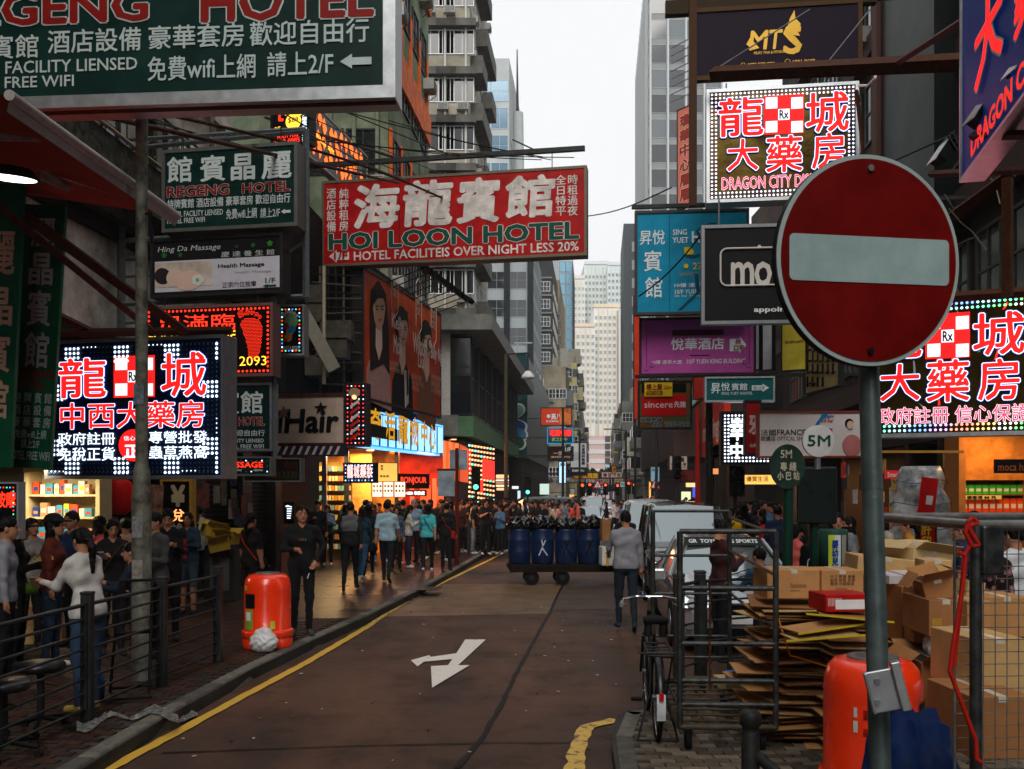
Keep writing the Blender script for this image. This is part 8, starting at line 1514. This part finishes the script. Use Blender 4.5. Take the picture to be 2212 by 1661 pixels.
# right side: stall wrapped in blue sheet, lit shelves
BT = M((.3, .36, .42), .35, var=.75, scale=5, bump=.8, bscale=7, col2=(.62, .62, .6), spec=.5)
st_ = empty('wrapped_stall', (X(1988, 15), 15, .13), 0, 'market stall wrapped in blue and silver plastic sheet', 'stall'); bm = bmesh.new(); bmesh.ops.create_cone(bm, segments=48, radius1=.62, radius2=.3, depth=2.4, cap_ends=True); bmesh.ops.subdivide_edges(bm, edges=[e for e in bm.edges if abs(e.verts[0].co.z - e.verts[1].co.z) > 1], cuts=26)
for v in bm.verts: a = math.atan2(v.co.y, v.co.x); k_ = 1 + .07 * math.sin(v.co.z * 15 + 2 * math.sin(a * 2)) + .04 * math.sin(a * 5 + v.co.z * 8) + .1 * (1 - (v.co.z / 1.2) ** 2); v.co.x *= k_; v.co.y *= k_
me = bpy.data.meshes.new('wrap'); bm.to_mesh(me); bm.free(); me.materials.append(BT); me.polygons.foreach_set('use_smooth', [True] * len(me.polygons)); o = link('plastic_wrap', me, st_); o.location = (0, 0, 1.2)
for k in range(6):
    m = MB(); zz = .35 + .36 * k; rr2 = .68 - .055 * k
    m.tube([(rr2 * math.cos(a), rr2 * math.sin(a), zz + .03 * math.sin(a * 3 + k)) for a in [q * PI / 10 for q in range(21)]], .006, M((.02, .08, .2)), 5); m.build('tie_rope', st_)
MB().box((-.15, -.6, 1.9), (.26, .02, .62), M((.6, .02, .02), .4), ry=.12).build('red_poster', st_); MB().box((-.13, -.615, 1.86), (.1, .01, .14), WHITE, ry=.12).build('poster_mark', st_)
MB().bx(-.7, .7, -.02, .02, 2.62, 2.66, M((.45, .28, .08))).build('bamboo_rail', st_)
shR = empty('shop_shelf', (X(2150, 16.3), 16.5, .13), 0, 'orange lit shelf with green and orange packets at right', 'shelf'); MB().bx(-.6, .9, .3, .35, .0, 3.2, M((.4, .19, .04), .6, var=.3)).build('back_board', shR); MB().bx(-.64, -.52, -.2, .35, 0, 3.2, M((.34, .17, .05))).build('side_board', shR); MB().bx(-.5, .9, -.05, .3, 2.2, 3.1, M((.45, .22, .05), .6, var=.3)).build('header_panel', shR)
for z in (1.3, 1.62, 1.95): MB().bx(-.5, .9, 0, .3, z - .025, z, M((.2, .1, .03))).build('shelf_board', shR)
for k in range(9):
    for z, c, h, nm in ((1.95, (.1, .4, .06), .17, 'green packet in the upper row of the right lit shelf'), (1.62, (.75, .12, .03), .26, 'orange packet in the middle row of the right lit shelf')):
        o = MB().bx(-.055, .055, 0, .1, 0, h, M(c, .4, var=.1)).build('packet', label=nm, cat='packet', group='green packets' if h < .2 else 'orange packets'); o.location = (X(2150, 16.3) - .42 + k * .125, 16.55, .13 + z); MB().bx(-.04, .04, -.002, 0, h * .3, h * .6, M((.7, .6, .4))).build('label_print', o)
for z in (1.86, 1.53): MB().bx(-.48, .2, -.03, -.02, z, z + .07, M((.7, .55, .2))).build('price_strip', shR); flat(shR, '優惠價 88 元', -.42, z + .01, .1, z + .06, -.035, BLACK)
lamp(X(2150, 16), 15.8, 3.2, 24, (1, .55, .18), .8, label='warm lamp over the right lit shelf'); lamp(FR(19) + 1.6, 19, 3.2, 60, (1, .6, .3), .8, label='warm lamp in the shop behind the wrapped stall'); lamp(FR(24) + 1.2, 24, 3.2, 60, (1, .6, .25), 1, label='warm lamp in the right shop behind the crowd'); lamp(FR(27) + 1.2, 27, 3.2, 120, (1, .6, .2), 1, label='bright yellow lamp in the right shop by the round pole'); lamp(FR(33) + 1, 33, 3.2, 150, (1, .6, .3), 1, label='warm lamp in the far right shop')
for y_ in (24, 27, 30, 33): MB().bx(FR(y_) + 1.8, FR(y_) + 1.85, y_ - .9, y_ + .9, .8, 3, M((.35, .16, .04), .6, var=.9, scale=5)).build('goods_wall', root20)
s = Sign('shop_fascia', 'yellow lit fascia of the right shop above the crowd', 1606, 1026, 1046, 1690, 27, face=E((1, .6, .12), .8), frame=DSTEEL, th=.1, fw=.02); s.T('優質生活', 1612, 1029, 1660, 1040, M((.4, .05, .02)), .02)
s = Sign('shop_sign', 'blue glowing pillar panel right of the far cream sign', 1497, 1052, 1125, 1510, 44, face=E((.08, .12, .9), .7), frame=None, th=.2)
for u0, v0, v1, u1, Y, c, nm in ((1472, 1062, 1110, 1492, 52, (.8, .9, .5), 'pale green lit shop window beyond the far pillar'), (1482, 1040, 1052, 1510, 50, (1, .75, .3), 'warm lit shop window strip under the dull red sign'), (1402, 1040, 1100, 1406, 62, (1, .5, .12), 'thin orange light strip on the right far facade'), (1166, 1045, 1068, 1186, 66, (.6, .8, .7), 'pale lit shop window with green shapes on the left'), (1106, 1050, 1056, 1120, 60, (.9, .9, .9), 'white lit shop lettering near the burger light'), (1118, 1060, 1100, 1124, 58, (.6, .8, .9), 'pale vertical light beside the left far shop'), (1398, 1072, 1084, 1412, 80, (.6, .05, .04), 'red shop strip on the right far pavement'), (1230, 1068, 1074, 1240, 80, (1, .5, .1), 'small orange lit letters far left'), (1534, 1012, 1024, 1552, 21, (1, .35, .12), 'small orange light plate by the grey pole')):
    Sign('lit_panel', nm, u0, v0, v1, u1, Y, face=E(c, .7), frame=None, th=.1)
# burger light
bg_ = empty('burger_light', P(1085, 1043, 44), 0, 'small lit burger shaped sign on the lamp post line', 'sign')
for z, w_, h_, c in ((.3, .3, .18, (1, .6, .3)), (.12, .32, .08, (.9, .8, .7)), (.0, .32, .09, (.5, .2, .1)), (-.14, .31, .1, (1, .8, .5)), (-.3, .28, .12, (1, .6, .3))): m = MB(); m.box((0, 0, z), (w_ * 2, .1, h_), E(c, .8)); bevel(m.build('burger_layer', bg_), .05, 3)
rs = random.Random(40)
for k in range(30):
    y_ = rs.uniform(17.5, 29); z_ = rs.choice((1.6, 2., 2.4, 2.8)); c = rs.randrange(5); h_ = rs.uniform(.25, .5); o = MB().box((0, 0, 0), (.04, rs.uniform(.25, .45), h_), M([(.5, .48, .45), (.1, .12, .2), (.45, .06, .04), (.5, .35, .1), (.05, .05, .05)][c], .7, var=.4, scale=7)).build('hanging_packet', label='%s packet hung about %s m up on the right shop fronts' % (['pale', 'navy', 'red', 'ochre', 'black'][c], z_), cat='packet', group='%s packets hung on the right shop fronts' % ['pale', 'navy', 'red', 'ochre', 'black'][c]); o.location = (FR(y_) - .06 - .02 * (k % 3), y_, z_); o.rotation_euler = (0, 0, SA)
# trees and pale hedge at the end of the street
rs = random.Random(6)
for i, (u, Y, h, w_) in enumerate(((1268, 190, 7, 3.4), (1300, 205, 6.5, 3.6), (1322, 198, 7.5, 3.5), (1286, 230, 7, 4), (1338, 215, 8, 3.6))):
    t = empty('tree', (X(u, Y), Y, 0), 0, ['dark green street tree at the left of the far junction', 'green street tree in the middle of the far junction', 'taller green tree right of the far junction', 'tree behind the middle one far away', 'tree at the right end of the far row'][i], 'tree', 'trees at the far end of the street'); MB().cyl((0, 0, 0), (0, 0, h * .6), .2, DW, 6, r2=.1).build('trunk', t); m = MB(); lm = [M((.03, .075, .02), .8, var=.3), M((.05, .11, .03), .8, var=.3)]
    for k in range(420):
        a, b, r_ = rs.uniform(0, 2 * PI), rs.uniform(-1, 1), rs.uniform(.4, 1) ** .5; c = Vector((math.cos(a) * w_ * r_ * math.sqrt(1 - b * b), math.sin(a) * w_ * r_ * math.sqrt(1 - b * b), h * .68 + b * h * .36 * r_)); d = Vector((rs.uniform(-1, 1), rs.uniform(-1, 1), rs.uniform(-1, 1))) * .45; e = Vector((rs.uniform(-1, 1), rs.uniform(-1, 1), rs.uniform(-1, 1))) * .45; m.quad([c - d, c - e, c + d, c + e], lm[k % 2])
    m.build('crown', t)
# ---------------------------------------------------------------- the people
def pp(u, Y, rz, h, sex, pose, hair, top, low, label, **k):
    grp = k.pop('group', None); z = k.pop('z', .13); return person(X(u, Y), Y, rz, h, sex, pose, hair, top, low, label, grp, z=z, hero=k.pop('hero', Y < 27), **k)
BK = (.012, .012, .014); WS = (.6, .6, .6)
def prop(name, label, cat, x, y, z, size, mat, rx=0, rz=0): m = MB(); m.box((0, 0, 0), size, mat, rx=rx); o = m.build(name, label=label, cat=cat); o.location = (x, y, z); o.rotation_euler = (0, 0, rz); bevel(o, min(size) * .2, 1); return o
# left foreground group
a = pp(38, 10.5, -60, 1.62, 'f', 'talk', 'bob', BK, BK, 'woman in black jacket and cap with green waist bag at far left', cap=BK, shoe=(.03, .05, .02)); m = MB(); m.lathe([(0, -.08), (.12, -.07), (.14, 0), (.12, .06), (0, .07)], M((.12, .2, .03), .6), 14); o = m.build('waist_bag', a); o.location = (.05, .17, .95)
prop('phone', 'pale phone held by the woman with the green waist bag', 'phone', X(80, 10.2), 10.15, 1.12, (.07, .02, .15), M((.5, .35, .25), .2), .6)
a = pp(112, 10.4, -78, 1.68, 'f', 'stand', 'long', (.16, .03, .015), (.04, .07, .12), 'woman in maroon California sweatshirt and black hat', cap=BK, shoe=(.65, .6, .5), fat=1.12); v, f = tmesh('California', .01); mn, mxx = v.min(0), v.max(0)
lt = empty('chest_print', (0, 0, 0)); bpy.data.objects.remove(lt); m = MB(); m.add([(.02 + .26 * ((p[0] - mn[0]) / (mxx[0] - mn[0]) - .5) * 1, -.185, 1.25 + .06 * (p[1] - mn[1]) / (mxx[1] - mn[1]) + .1 * ((p[0] - mn[0]) / (mxx[0] - mn[0]) - .5) * .3) for p in v], f, M((.7, .5, .15))); o = m.build('chest_lettering', a, kind='stuff'); o.rotation_euler = (0, 0, R(70))
a = pp(190, 8.35, 62, 1.62, 'f', 'lean', 'pony', (.5, .47, .44), (.05, .09, .15), 'woman in pale knit sweater with ponytail leaning on the railing', shoe=(.6, .42, .15), shin=(.06, .1, .16))
pp(128, 12.9, -140, 1.6, 'f', 'stand', 'pony', BK, BK, 'shop woman in black before the medicine shelves')
pp(243, 11.3, -150, 1.62, 'f', 'phone1', 'long', (.02, .018, .018), (.02, .02, .03), 'smiling woman with long black hair holding a phone', bag=(.12, .05, .02)); prop('phone', 'phone in the hand of the smiling long haired woman', 'phone', X(222, 10.95), 10.95, 1.36, (.075, .012, .15), M((.35, .35, .38), .2), .9)
pp(272, 12.6, 20, 1.6, 'f', 'stand', 'bun', (.48, .32, .24), BK, 'woman in beige top seen from behind near the lamp post'); pp(300, 10.6, 100, 1.6, 'm', 'lean', 'short', (.02, .03, .06), BK, 'crouching figure in navy behind the lamp post', z=-.1)
a = pp(363, 12.4, 195, 1.72, 'm', 'phone', 'short', BK, BK, 'man in black cardigan looking down at his phone', low_t=BK); m = MB(); v, f = tmesh('anti social'); mn, mxx = v.min(0), v.max(0); m.add([(.0 + .05 * (p[1] - mn[1]) / (mxx[1] - mn[1]), 0, -.26 * (p[0] - mn[0]) / (mxx[0] - mn[0])) for p in v], f, M((.6, .02, .02))); o = m.build('sleeve_lettering', a, kind='stuff'); o.location = (-.24, .12, 1.36)
pp(407, 15, 180, 1.62, 'f', 'cross', 'long', (.04, .08, .13), (.07, .12, .17), 'woman in denim jacket, shorts and dark socks', shin='skin', shoe=BK)
a = pp(541, 14.6, -25, 1.62, 'f', 'stand', 'pony', BK, BK, 'woman in black with ponytail and red shoulder strap behind the bin', fore='skin'); m = MB(); m.tube([(-.12, -.12, 1.42), (.0, -.155, 1.25), (.2, -.08, .98)], .012, M((.4, .04, .02)), 6); m.build('strap', a)
for u, Y, rz, sx, ha, c, lab in ((66, 11.7, -120, 'f', 'bob', (.3, .28, .26), 'woman in pale top half hidden near the left edge'), (158, 11.9, 160, 'm', 'short', (.03, .06, .14), 'man in blue top before the shelf unit'), (212, 12.6, -30, 'f', 'long', (.4, .1, .09), 'woman in rose top behind the railing'), (336, 11.2, 150, 'm', 'short', (.1, .1, .1), 'man in charcoal beside the lamp post'), (430, 17.5, 30, 'm', 'buzz', (.35, .35, .33), 'man in grey near the yellow cartons'), (10, 9.2, -70, 'm', 'short', (.3, .3, .32), 'man in light grey cut by the left edge')): pp(u, Y, rz, 1.62 if sx == 'f' else 1.7, sx, 'stand' if u % 4 else 'talk', ha, c, BK, lab)
# man with cigarette
a = pp(652, 12.85, 200, 1.76, 'm', 'cig', 'short', (.014, .014, .016), (.012, .012, .015), 'man in black hooded sweatshirt holding a cigarette beside the bin', shoe=(.09, .09, .085), turn=-40)
for ch, dx, c in (('N', -.07, (.5, .05, .03)), ('o', -.03, (.5, .4, .05)), ('l', .0, (.05, .4, .5)), ('y', .02, (.1, .45, .6))): v, f = tmesh(ch, .01); m = MB(); m.add([(-(dx + .04 * p[0]), .0, 1.29 + .05 * p[1]) for p in v], [q[::-1] for q in f], M(c)); o = m.build('chest_print', a); o.location = (0, .17, 0)
m = MB(); m.cyl((0, 0, 0), (-.02, -.02, -.07), .005, M((.8, .78, .75)), 6); o = m.build('cigarette', label='white cigarette in the hand of the man in black', cat='cigarette'); o.location = P(668, 1238, 12.45)
# mid group walking away on the left pavement
pp(757, 18.7, 4, 1.74, 'm', 'walk', 'buzz', (.17, .17, .18), BK, 'man in grey and black colour block sweater walking away', low_t=(.02, .02, .022), sleeve=(.025, .025, .028), fat=1.08)
pp(836, 20.4, -4, 1.75, 'm', 'walk2', 'short', (.35, .45, .52), (.02, .025, .035), 'man in pale blue short sleeved shirt walking away', fore='skin', fat=1.08)
pp(796, 22.2, 10, 1.66, 'f', 'walk', 'long', (.015, .02, .04), BK, 'woman in dark blue coat between the two men', coat=True, low_t=(.015, .02, .04)); pp(782, 20.9, -8, 1.62, 'f', 'walk2', 'long', (.03, .09, .12), (.05, .12, .2), 'woman with brown hair in denim behind the colour block sweater', shoe=WS, hairc=(.05, .02, .01)); pp(708, 25.2, 185, 1.62, 'f', 'phone', 'long', (.2, .27, .36), BK, 'woman in pale jacket using a phone by the medicine shop', shoe=WS, low_t=(.05, .04, .02)); pp(686, 24.6, 200, 1.74, 'm', 'phone1', 'short', BK, BK, 'man in black by the dark shutter')
pp(882, 24.3, -70, 1.62, 'f', 'phone', 'long', (.45, .42, .38), JEAN, 'woman in cream sweater and jeans turned right', shoe=WS); pp(924, 22.9, 2, 1.66, 'f', 'walk', 'long', (.1, .4, .42), BK, 'woman in turquoise shirt with long hair and blue bag', fore='skin', shoe=WS, bag=(.015, .05, .08)); pp(964, 23.6, -8, 1.68, 'm', 'stand', 'short', BK, BK, 'person in black jacket with red and blue bag at the kerb', bag=(.35, .02, .02), shoe=(.1, .02, .02)); pp(870, 26, 5, 1.75, 'm', 'walk', 'short', (.02, .025, .025), BK, 'man with black backpack before the food stall', pack=(.015, .02, .02)); pp(893, 25.6, 200, 1.76, 'm', 'stand', 'short', (.25, .32, .4), BK, 'older man with glasses and grey hair facing us', hairc=(.25, .25, .25)); pp(905, 26.3, 30, 1.62, 'f', 'stand', 'bob', (.4, .05, .02), BK, 'woman in red top before the cosmetics shop'); pp(856, 23.3, 190, 1.6, 'f', 'stand', 'bob', (.1, .13, .17), BK, 'person with grey scarf between walkers')
# man in grey and group at right
pp(1352, 14.0, 2, 1.74, 'm', 'pull', 'short', (.27, .27, .29), (.02, .035, .05), 'man in light grey sweater and jeans walking on the road', z=0, shoe=(.04, .06, .1), fat=1.12, low_t=(.27, .27, .29)); pp(1352, 19.6, 160, 1.7, 'm', 'lean', 'short', BK, BK, 'worker hidden behind the man in grey', z=0)
pp(1556, 10.75, -72, 1.62, 'f', 'phone', 'bun', (.07, .015, .018), BK, 'woman in maroon jacket typing on her phone behind the cage'); pp(1650, 9.9, 30, 1.35, 'm', 'lean', 'short', (.03, .09, .15), (.04, .09, .15), 'dark haired person in denim bending behind the cage')
pp(1716, 12.2, -80, 1.55, 'f', 'phone', 'bob', (.5, .14, .13), BK, 'woman in pink sweater holding a phone by the green pole'); prop('phone', 'dark phone held by the woman in pink', 'phone', X(1738, 12.1), 12.1, 1.25, (.1, .02, .08), BLACK)
a = pp(1772, 10.3, 4, 1.62, 'm', 'stand', 'short', (.01, .01, .012), BK, 'person in black jacket with white piping seen from behind'); m = MB(); [m.tube([(s * .08, -.12, 1.42), (s * .19, -.1, 1.3), (s * .22, -.1, 1.0)], .006, WHITE, 5) for s in (-1, 1)]; m.build('piping', a, kind='stuff')
pp(1808, 12.6, 170, 1.66, 'm', 'up', 'short', (.25, .26, .28), BK, 'person in grey lettered shirt holding up a phone', fore='skin'); prop('phone', 'black phone held up beside the no entry pole', 'phone', X(1832, 12.2), 12.2, 1.62, (.16, .02, .08), BLACK); pp(1838, 13, 90, 1.6, 'f', 'stand', 'long', (.2, .19, .17), BK, 'long haired woman in grey jacket left of the pole'); pp(1910, 12.8, -85, 1.66, 'f', 'talk', 'long', (.4, .36, .3), (.2, .12, .03), 'woman in pale jacket reaching right behind the pole'); pp(1963, 12.6, 82, 1.6, 'f', 'talk', 'pony', (.5, .26, .02), BK, 'girl in yellow sweater and dark vest facing left', low_t=(.02, .025, .025), bag=(.01, .01, .012))
pp(2140, 8.2, 5, 1.62, 'f', 'stand', 'bun', (.035, .008, .012), BK, 'woman in dark floral blouse behind the mesh cage', fat=1.1, hairc=(.03, .02, .015)); fl = bpy.data.objects['person'] if False else None
pr_ = [o for o in bpy.data.objects if o.get('label') == 'woman in dark floral blouse behind the mesh cage'][0]; m = MB(); rs = random.Random(3)
for k in range(40):
    a_ = rs.uniform(PI + .25, 2 * PI - .25); x_, y_, z_ = .185 * math.cos(a_), .15 * math.sin(a_) - .012, rs.uniform(.95, 1.4)
    for q in range(5): t = q * 1.26 + k; m.add([(x_, y_, z_), (x_ + .02 * math.cos(t), y_, z_ + .02 * math.sin(t)), (x_ + .02 * math.cos(t + .4), y_, z_ + .02 * math.sin(t + .4))], [(0, 1, 2)], M((.5, .3, .3)))
m.build('flower_print', pr_, kind='stuff'); pp(2196, 8.4, 20, 1.66, 'm', 'stand', 'short', (.55, .57, .6), BK, 'person in white shirt at the right edge behind the mesh'); pp(2082, 10.8, 60, 1.6, 'm', 'stand', 'short', (.04, .04, .12), BK, 'person in checked shirt left of the mesh cage', fore='skin'); pp(2105, 12, 0, 1.7, 'm', 'stand', 'short', BK, BK, 'dark haired man before the orange lit shelf')
for u, Y, rz, h, sx, po, ha, c, lab, k in ((1578, 17.3, -40, 1.66, 'm', 'stand', 'short', (.6, .36, .01), 'person in yellow hooded jacket behind the black van', dict(pack=(.02, .02, .02))), (1548, 22, 60, 1.7, 'm', 'stand', 'short', (.03, .03, .03), 'man in dark clothes by the round concrete pole', {}), (1607, 19, 10, 1.72, 'f', 'stand', 'long', BK, 'long haired person in black on the right pavement', {}), (1648, 18.6, 0, 1.62, 'f', 'stand', 'pony', (.03, .03, .04), 'person with bright red backpack on the right pavement', dict(pack=(.6, .04, .02))), (1628, 21, 60, 1.78, 'm', 'stand', 'short', (.02, .03, .06), 'tall man in navy jacket on the right pavement', {}), (1666, 22, 90, 1.72, 'm', 'talk', 'short', BK, 'man turned left near the oval stop sign', {}), (1680, 17, 0, 1.7, 'm', 'stand', 'short', (.02, .05, .12), 'man in blue checked shirt behind the green pole', {}), (1714, 17, 175, 1.74, 'm', 'stand', 'short', (.03, .03, .03), 'man with pale blue face mask behind the bus stop', dict(mask=1)), (1694, 25, 200, 1.7, 'm', 'stand', 'short', (.25, .02, .02), 'man in red top deep on the right pavement', {}), (1597, 24, 80, 1.72, 'm', 'talk', 'short', (.02, .02, .03), 'man facing left before the yellow shop', {}), (1520, 27, 150, 1.7, 'm', 'walk', 'short', BK, 'man in black walking towards us behind the van', {}), (1530, 24, 120, 1.6, 'f', 'stand', 'long', (.3, .25, .2), 'woman in beige behind the van roof', {}), (1640, 27, 220, 1.7, 'f', 'stand', 'bob', (.1, .1, .1), 'short haired woman deep on the right pavement', {})):
    mk = k.pop('mask', 0); a = pp(u, Y, rz, h, sx, po, ha, c, BK, lab, group='people on the right pavement', hero=False, **k)
    if mk: m = MB(); m.lathe([(0, .02), (.05, .0), (.06, -.03), (.03, -.05)], M((.3, .6, .75)), 12); o = m.build('face_mask', a); o.location = (0, .07, 1.57); o.rotation_euler = (R(-80), 0, 0)
# crossing figures one can pick out
for u, Y, rz, h, sx, po, ha, c, lw, lab in ((1150, 38, 100, 1.74, 'm', 'walk', 'short', BK, BK, 'man in black beside the striped barrel end'), (1173, 36, 150, 1.72, 'm', 'stand', 'short', (.012, .012, .014), BK, 'man in dark suit jacket before the white van'), (1205, 39, -90, 1.66, 'f', 'walk', 'long', (.55, .3, .27), (.1, .1, .12), 'woman in pale pink dress top on the crossing'), (1222, 40, -90, 1.72, 'm', 'walk2', 'short', (.2, .22, .28), JEAN, 'man in striped shirt on the crossing'), (1236, 40.5, -95, 1.64, 'f', 'walk', 'bob', (.8, .1, .06), JEAN, 'woman in bright coral jacket on the crossing'), (1249, 40, 90, 1.74, 'm', 'stand', 'short', (.5, .17, .13), (.1, .06, .05), 'man in salmon shirt and dark cap on the crossing'), (1193, 41, -80, 1.6, 'f', 'walk2', 'bob', (.5, .4, .28), BK, 'woman in beige coat on the crossing'), (1096, 34, -80, 1.72, 'm', 'walk', 'short', (.6, .6, .6), BK, 'man in white shirt left of the barrels'), (1310, 44, 90, 1.66, 'f', 'walk', 'long', BK, BK, 'woman in black right of the dark van'), (1326, 45, 90, 1.74, 'm', 'walk2', 'short', (.45, .48, .52), BK, 'man in white shirt before the dark van'), (1334, 45.5, 95, 1.62, 'f', 'walk', 'bob', (.5, .3, .28), BK, 'woman in pink before the dark van'), (1342, 43, 90, 1.6, 'f', 'stand', 'long', (.1, .05, .04), BK, 'woman with tan bag before the dark van'), (1364, 44, 90, 1.74, 'm', 'walk', 'short', (.25, .3, .4), JEAN, 'man in blue grey striped shirt on the crossing'), (1384, 36, 10, 1.76, 'm', 'stand', 'short', (.015, .02, .015), BK, 'man in dark jacket with backpack at the right kerb')):
    pp(u, Y, rz, h, sx, po, ha, c, lw, lab, z=0, group='pedestrians on the crossing', fore='skin' if h > 1.7 else None, shoe=(.3, .3, .3) if Y > 43 else BK, **(dict(pack=(.02, .025, .015)) if u == 1384 else {}))
# crowd at the left kerb and beyond
rs = random.Random(17); PAL = [(.012, .012, .014)] * 6 + [(.02, .03, .06), (.3, .3, .32), (.5, .5, .5), (.1, .02, .02), (.04, .05, .05), (.25, .15, .1), (.1, .2, .3), (.02, .02, .03)]; CN = ['black'] * 6 + ['navy', 'grey', 'white', 'maroon', 'charcoal', 'brown', 'blue', 'dark']
def crowd(n, area, what, grp, rzs=(0, 360), z=.13):
    done = []; k = 0; t = 0
    while k < n and t < 4000:
        t += 1; u, Y = rs.uniform(*area[:2]), rs.uniform(*area[2:]); x = X(u, Y)
        if any((x - a) ** 2 + (Y - b) ** 2 < .2 for a, b in done): continue
        done.append((x, Y)); k += 1; sx = rs.choice('mf'); i, j = rs.randrange(len(PAL)), rs.randrange(len(PAL))
        lab = '%s in %s top %s' % ('man' if sx == 'm' else 'woman', CN[i], what)
        person(x, Y, rs.uniform(*rzs), rs.uniform(1.56, 1.78), sx, rs.choice(['stand', 'walk', 'walk2', 'talk', 'phone']), rs.choice(['short', 'buzz', 'short']) if sx == 'm' else rs.choice(['long', 'bob', 'pony']), PAL[i], PAL[j] if rs.random() < .3 else BK, lab, grp, fore='skin' if rs.random() < .4 else None, shoe=rs.choice([(.05, .05, .05), (.5, .5, .5)]), z=z)
crowd(46, (985, 1095, 29.5, 36.5), 'waiting in the crowd at the left kerb', 'crowd waiting at the left kerb')
crowd(18, (900, 985, 26.5, 33), 'standing before the cosmetics shop', 'people before the cosmetics shop')
crowd(40, (1085, 1262, 40, 50), 'crossing the junction left of the cars', 'people crossing left of the cars', z=0)
crowd(18, (1345, 1440, 36, 50), 'crossing the junction right of the cars', 'people crossing right of the cars', z=0)
crowd(34, (1395, 1570, 25, 50), 'on the far right pavement', 'crowd on the far right pavement')
crowd(16, (1590, 1725, 18.5, 28), 'before the yellow lit right shop', 'people before the yellow shop')
crowd(18, (1150, 1250, 54, 75), 'on the pavement beyond the crossing', 'people beyond the crossing')
crowd(14, (1370, 1430, 54, 75), 'on the right pavement beyond the crossing', 'people beyond the crossing on the right')
crowd(14, (745, 865, 25.5, 28), 'queueing at the food stall', 'people queueing at the food stall')
# ---------------------------------------------------------------- air
hz = MB().bx(-160, 160, -90, 520, -1.2, 125, M((.5, .5, .5))).build('haze', kind='stuff'); hm = bpy.data.materials.new('haze'); hm.use_nodes = True; n = hm.node_tree; n.nodes.remove(n.nodes['Principled BSDF'])
pv = n.nodes.new('ShaderNodeVolumePrincipled'); pv.inputs['Color'].default_value = (.93, .95, .97, 1); pv.inputs['Density'].default_value = .0005; n.links.new(pv.outputs[0], n.nodes['Material Output'].inputs['Volume']); hz.data.materials.clear(); hz.data.materials.append(hm)
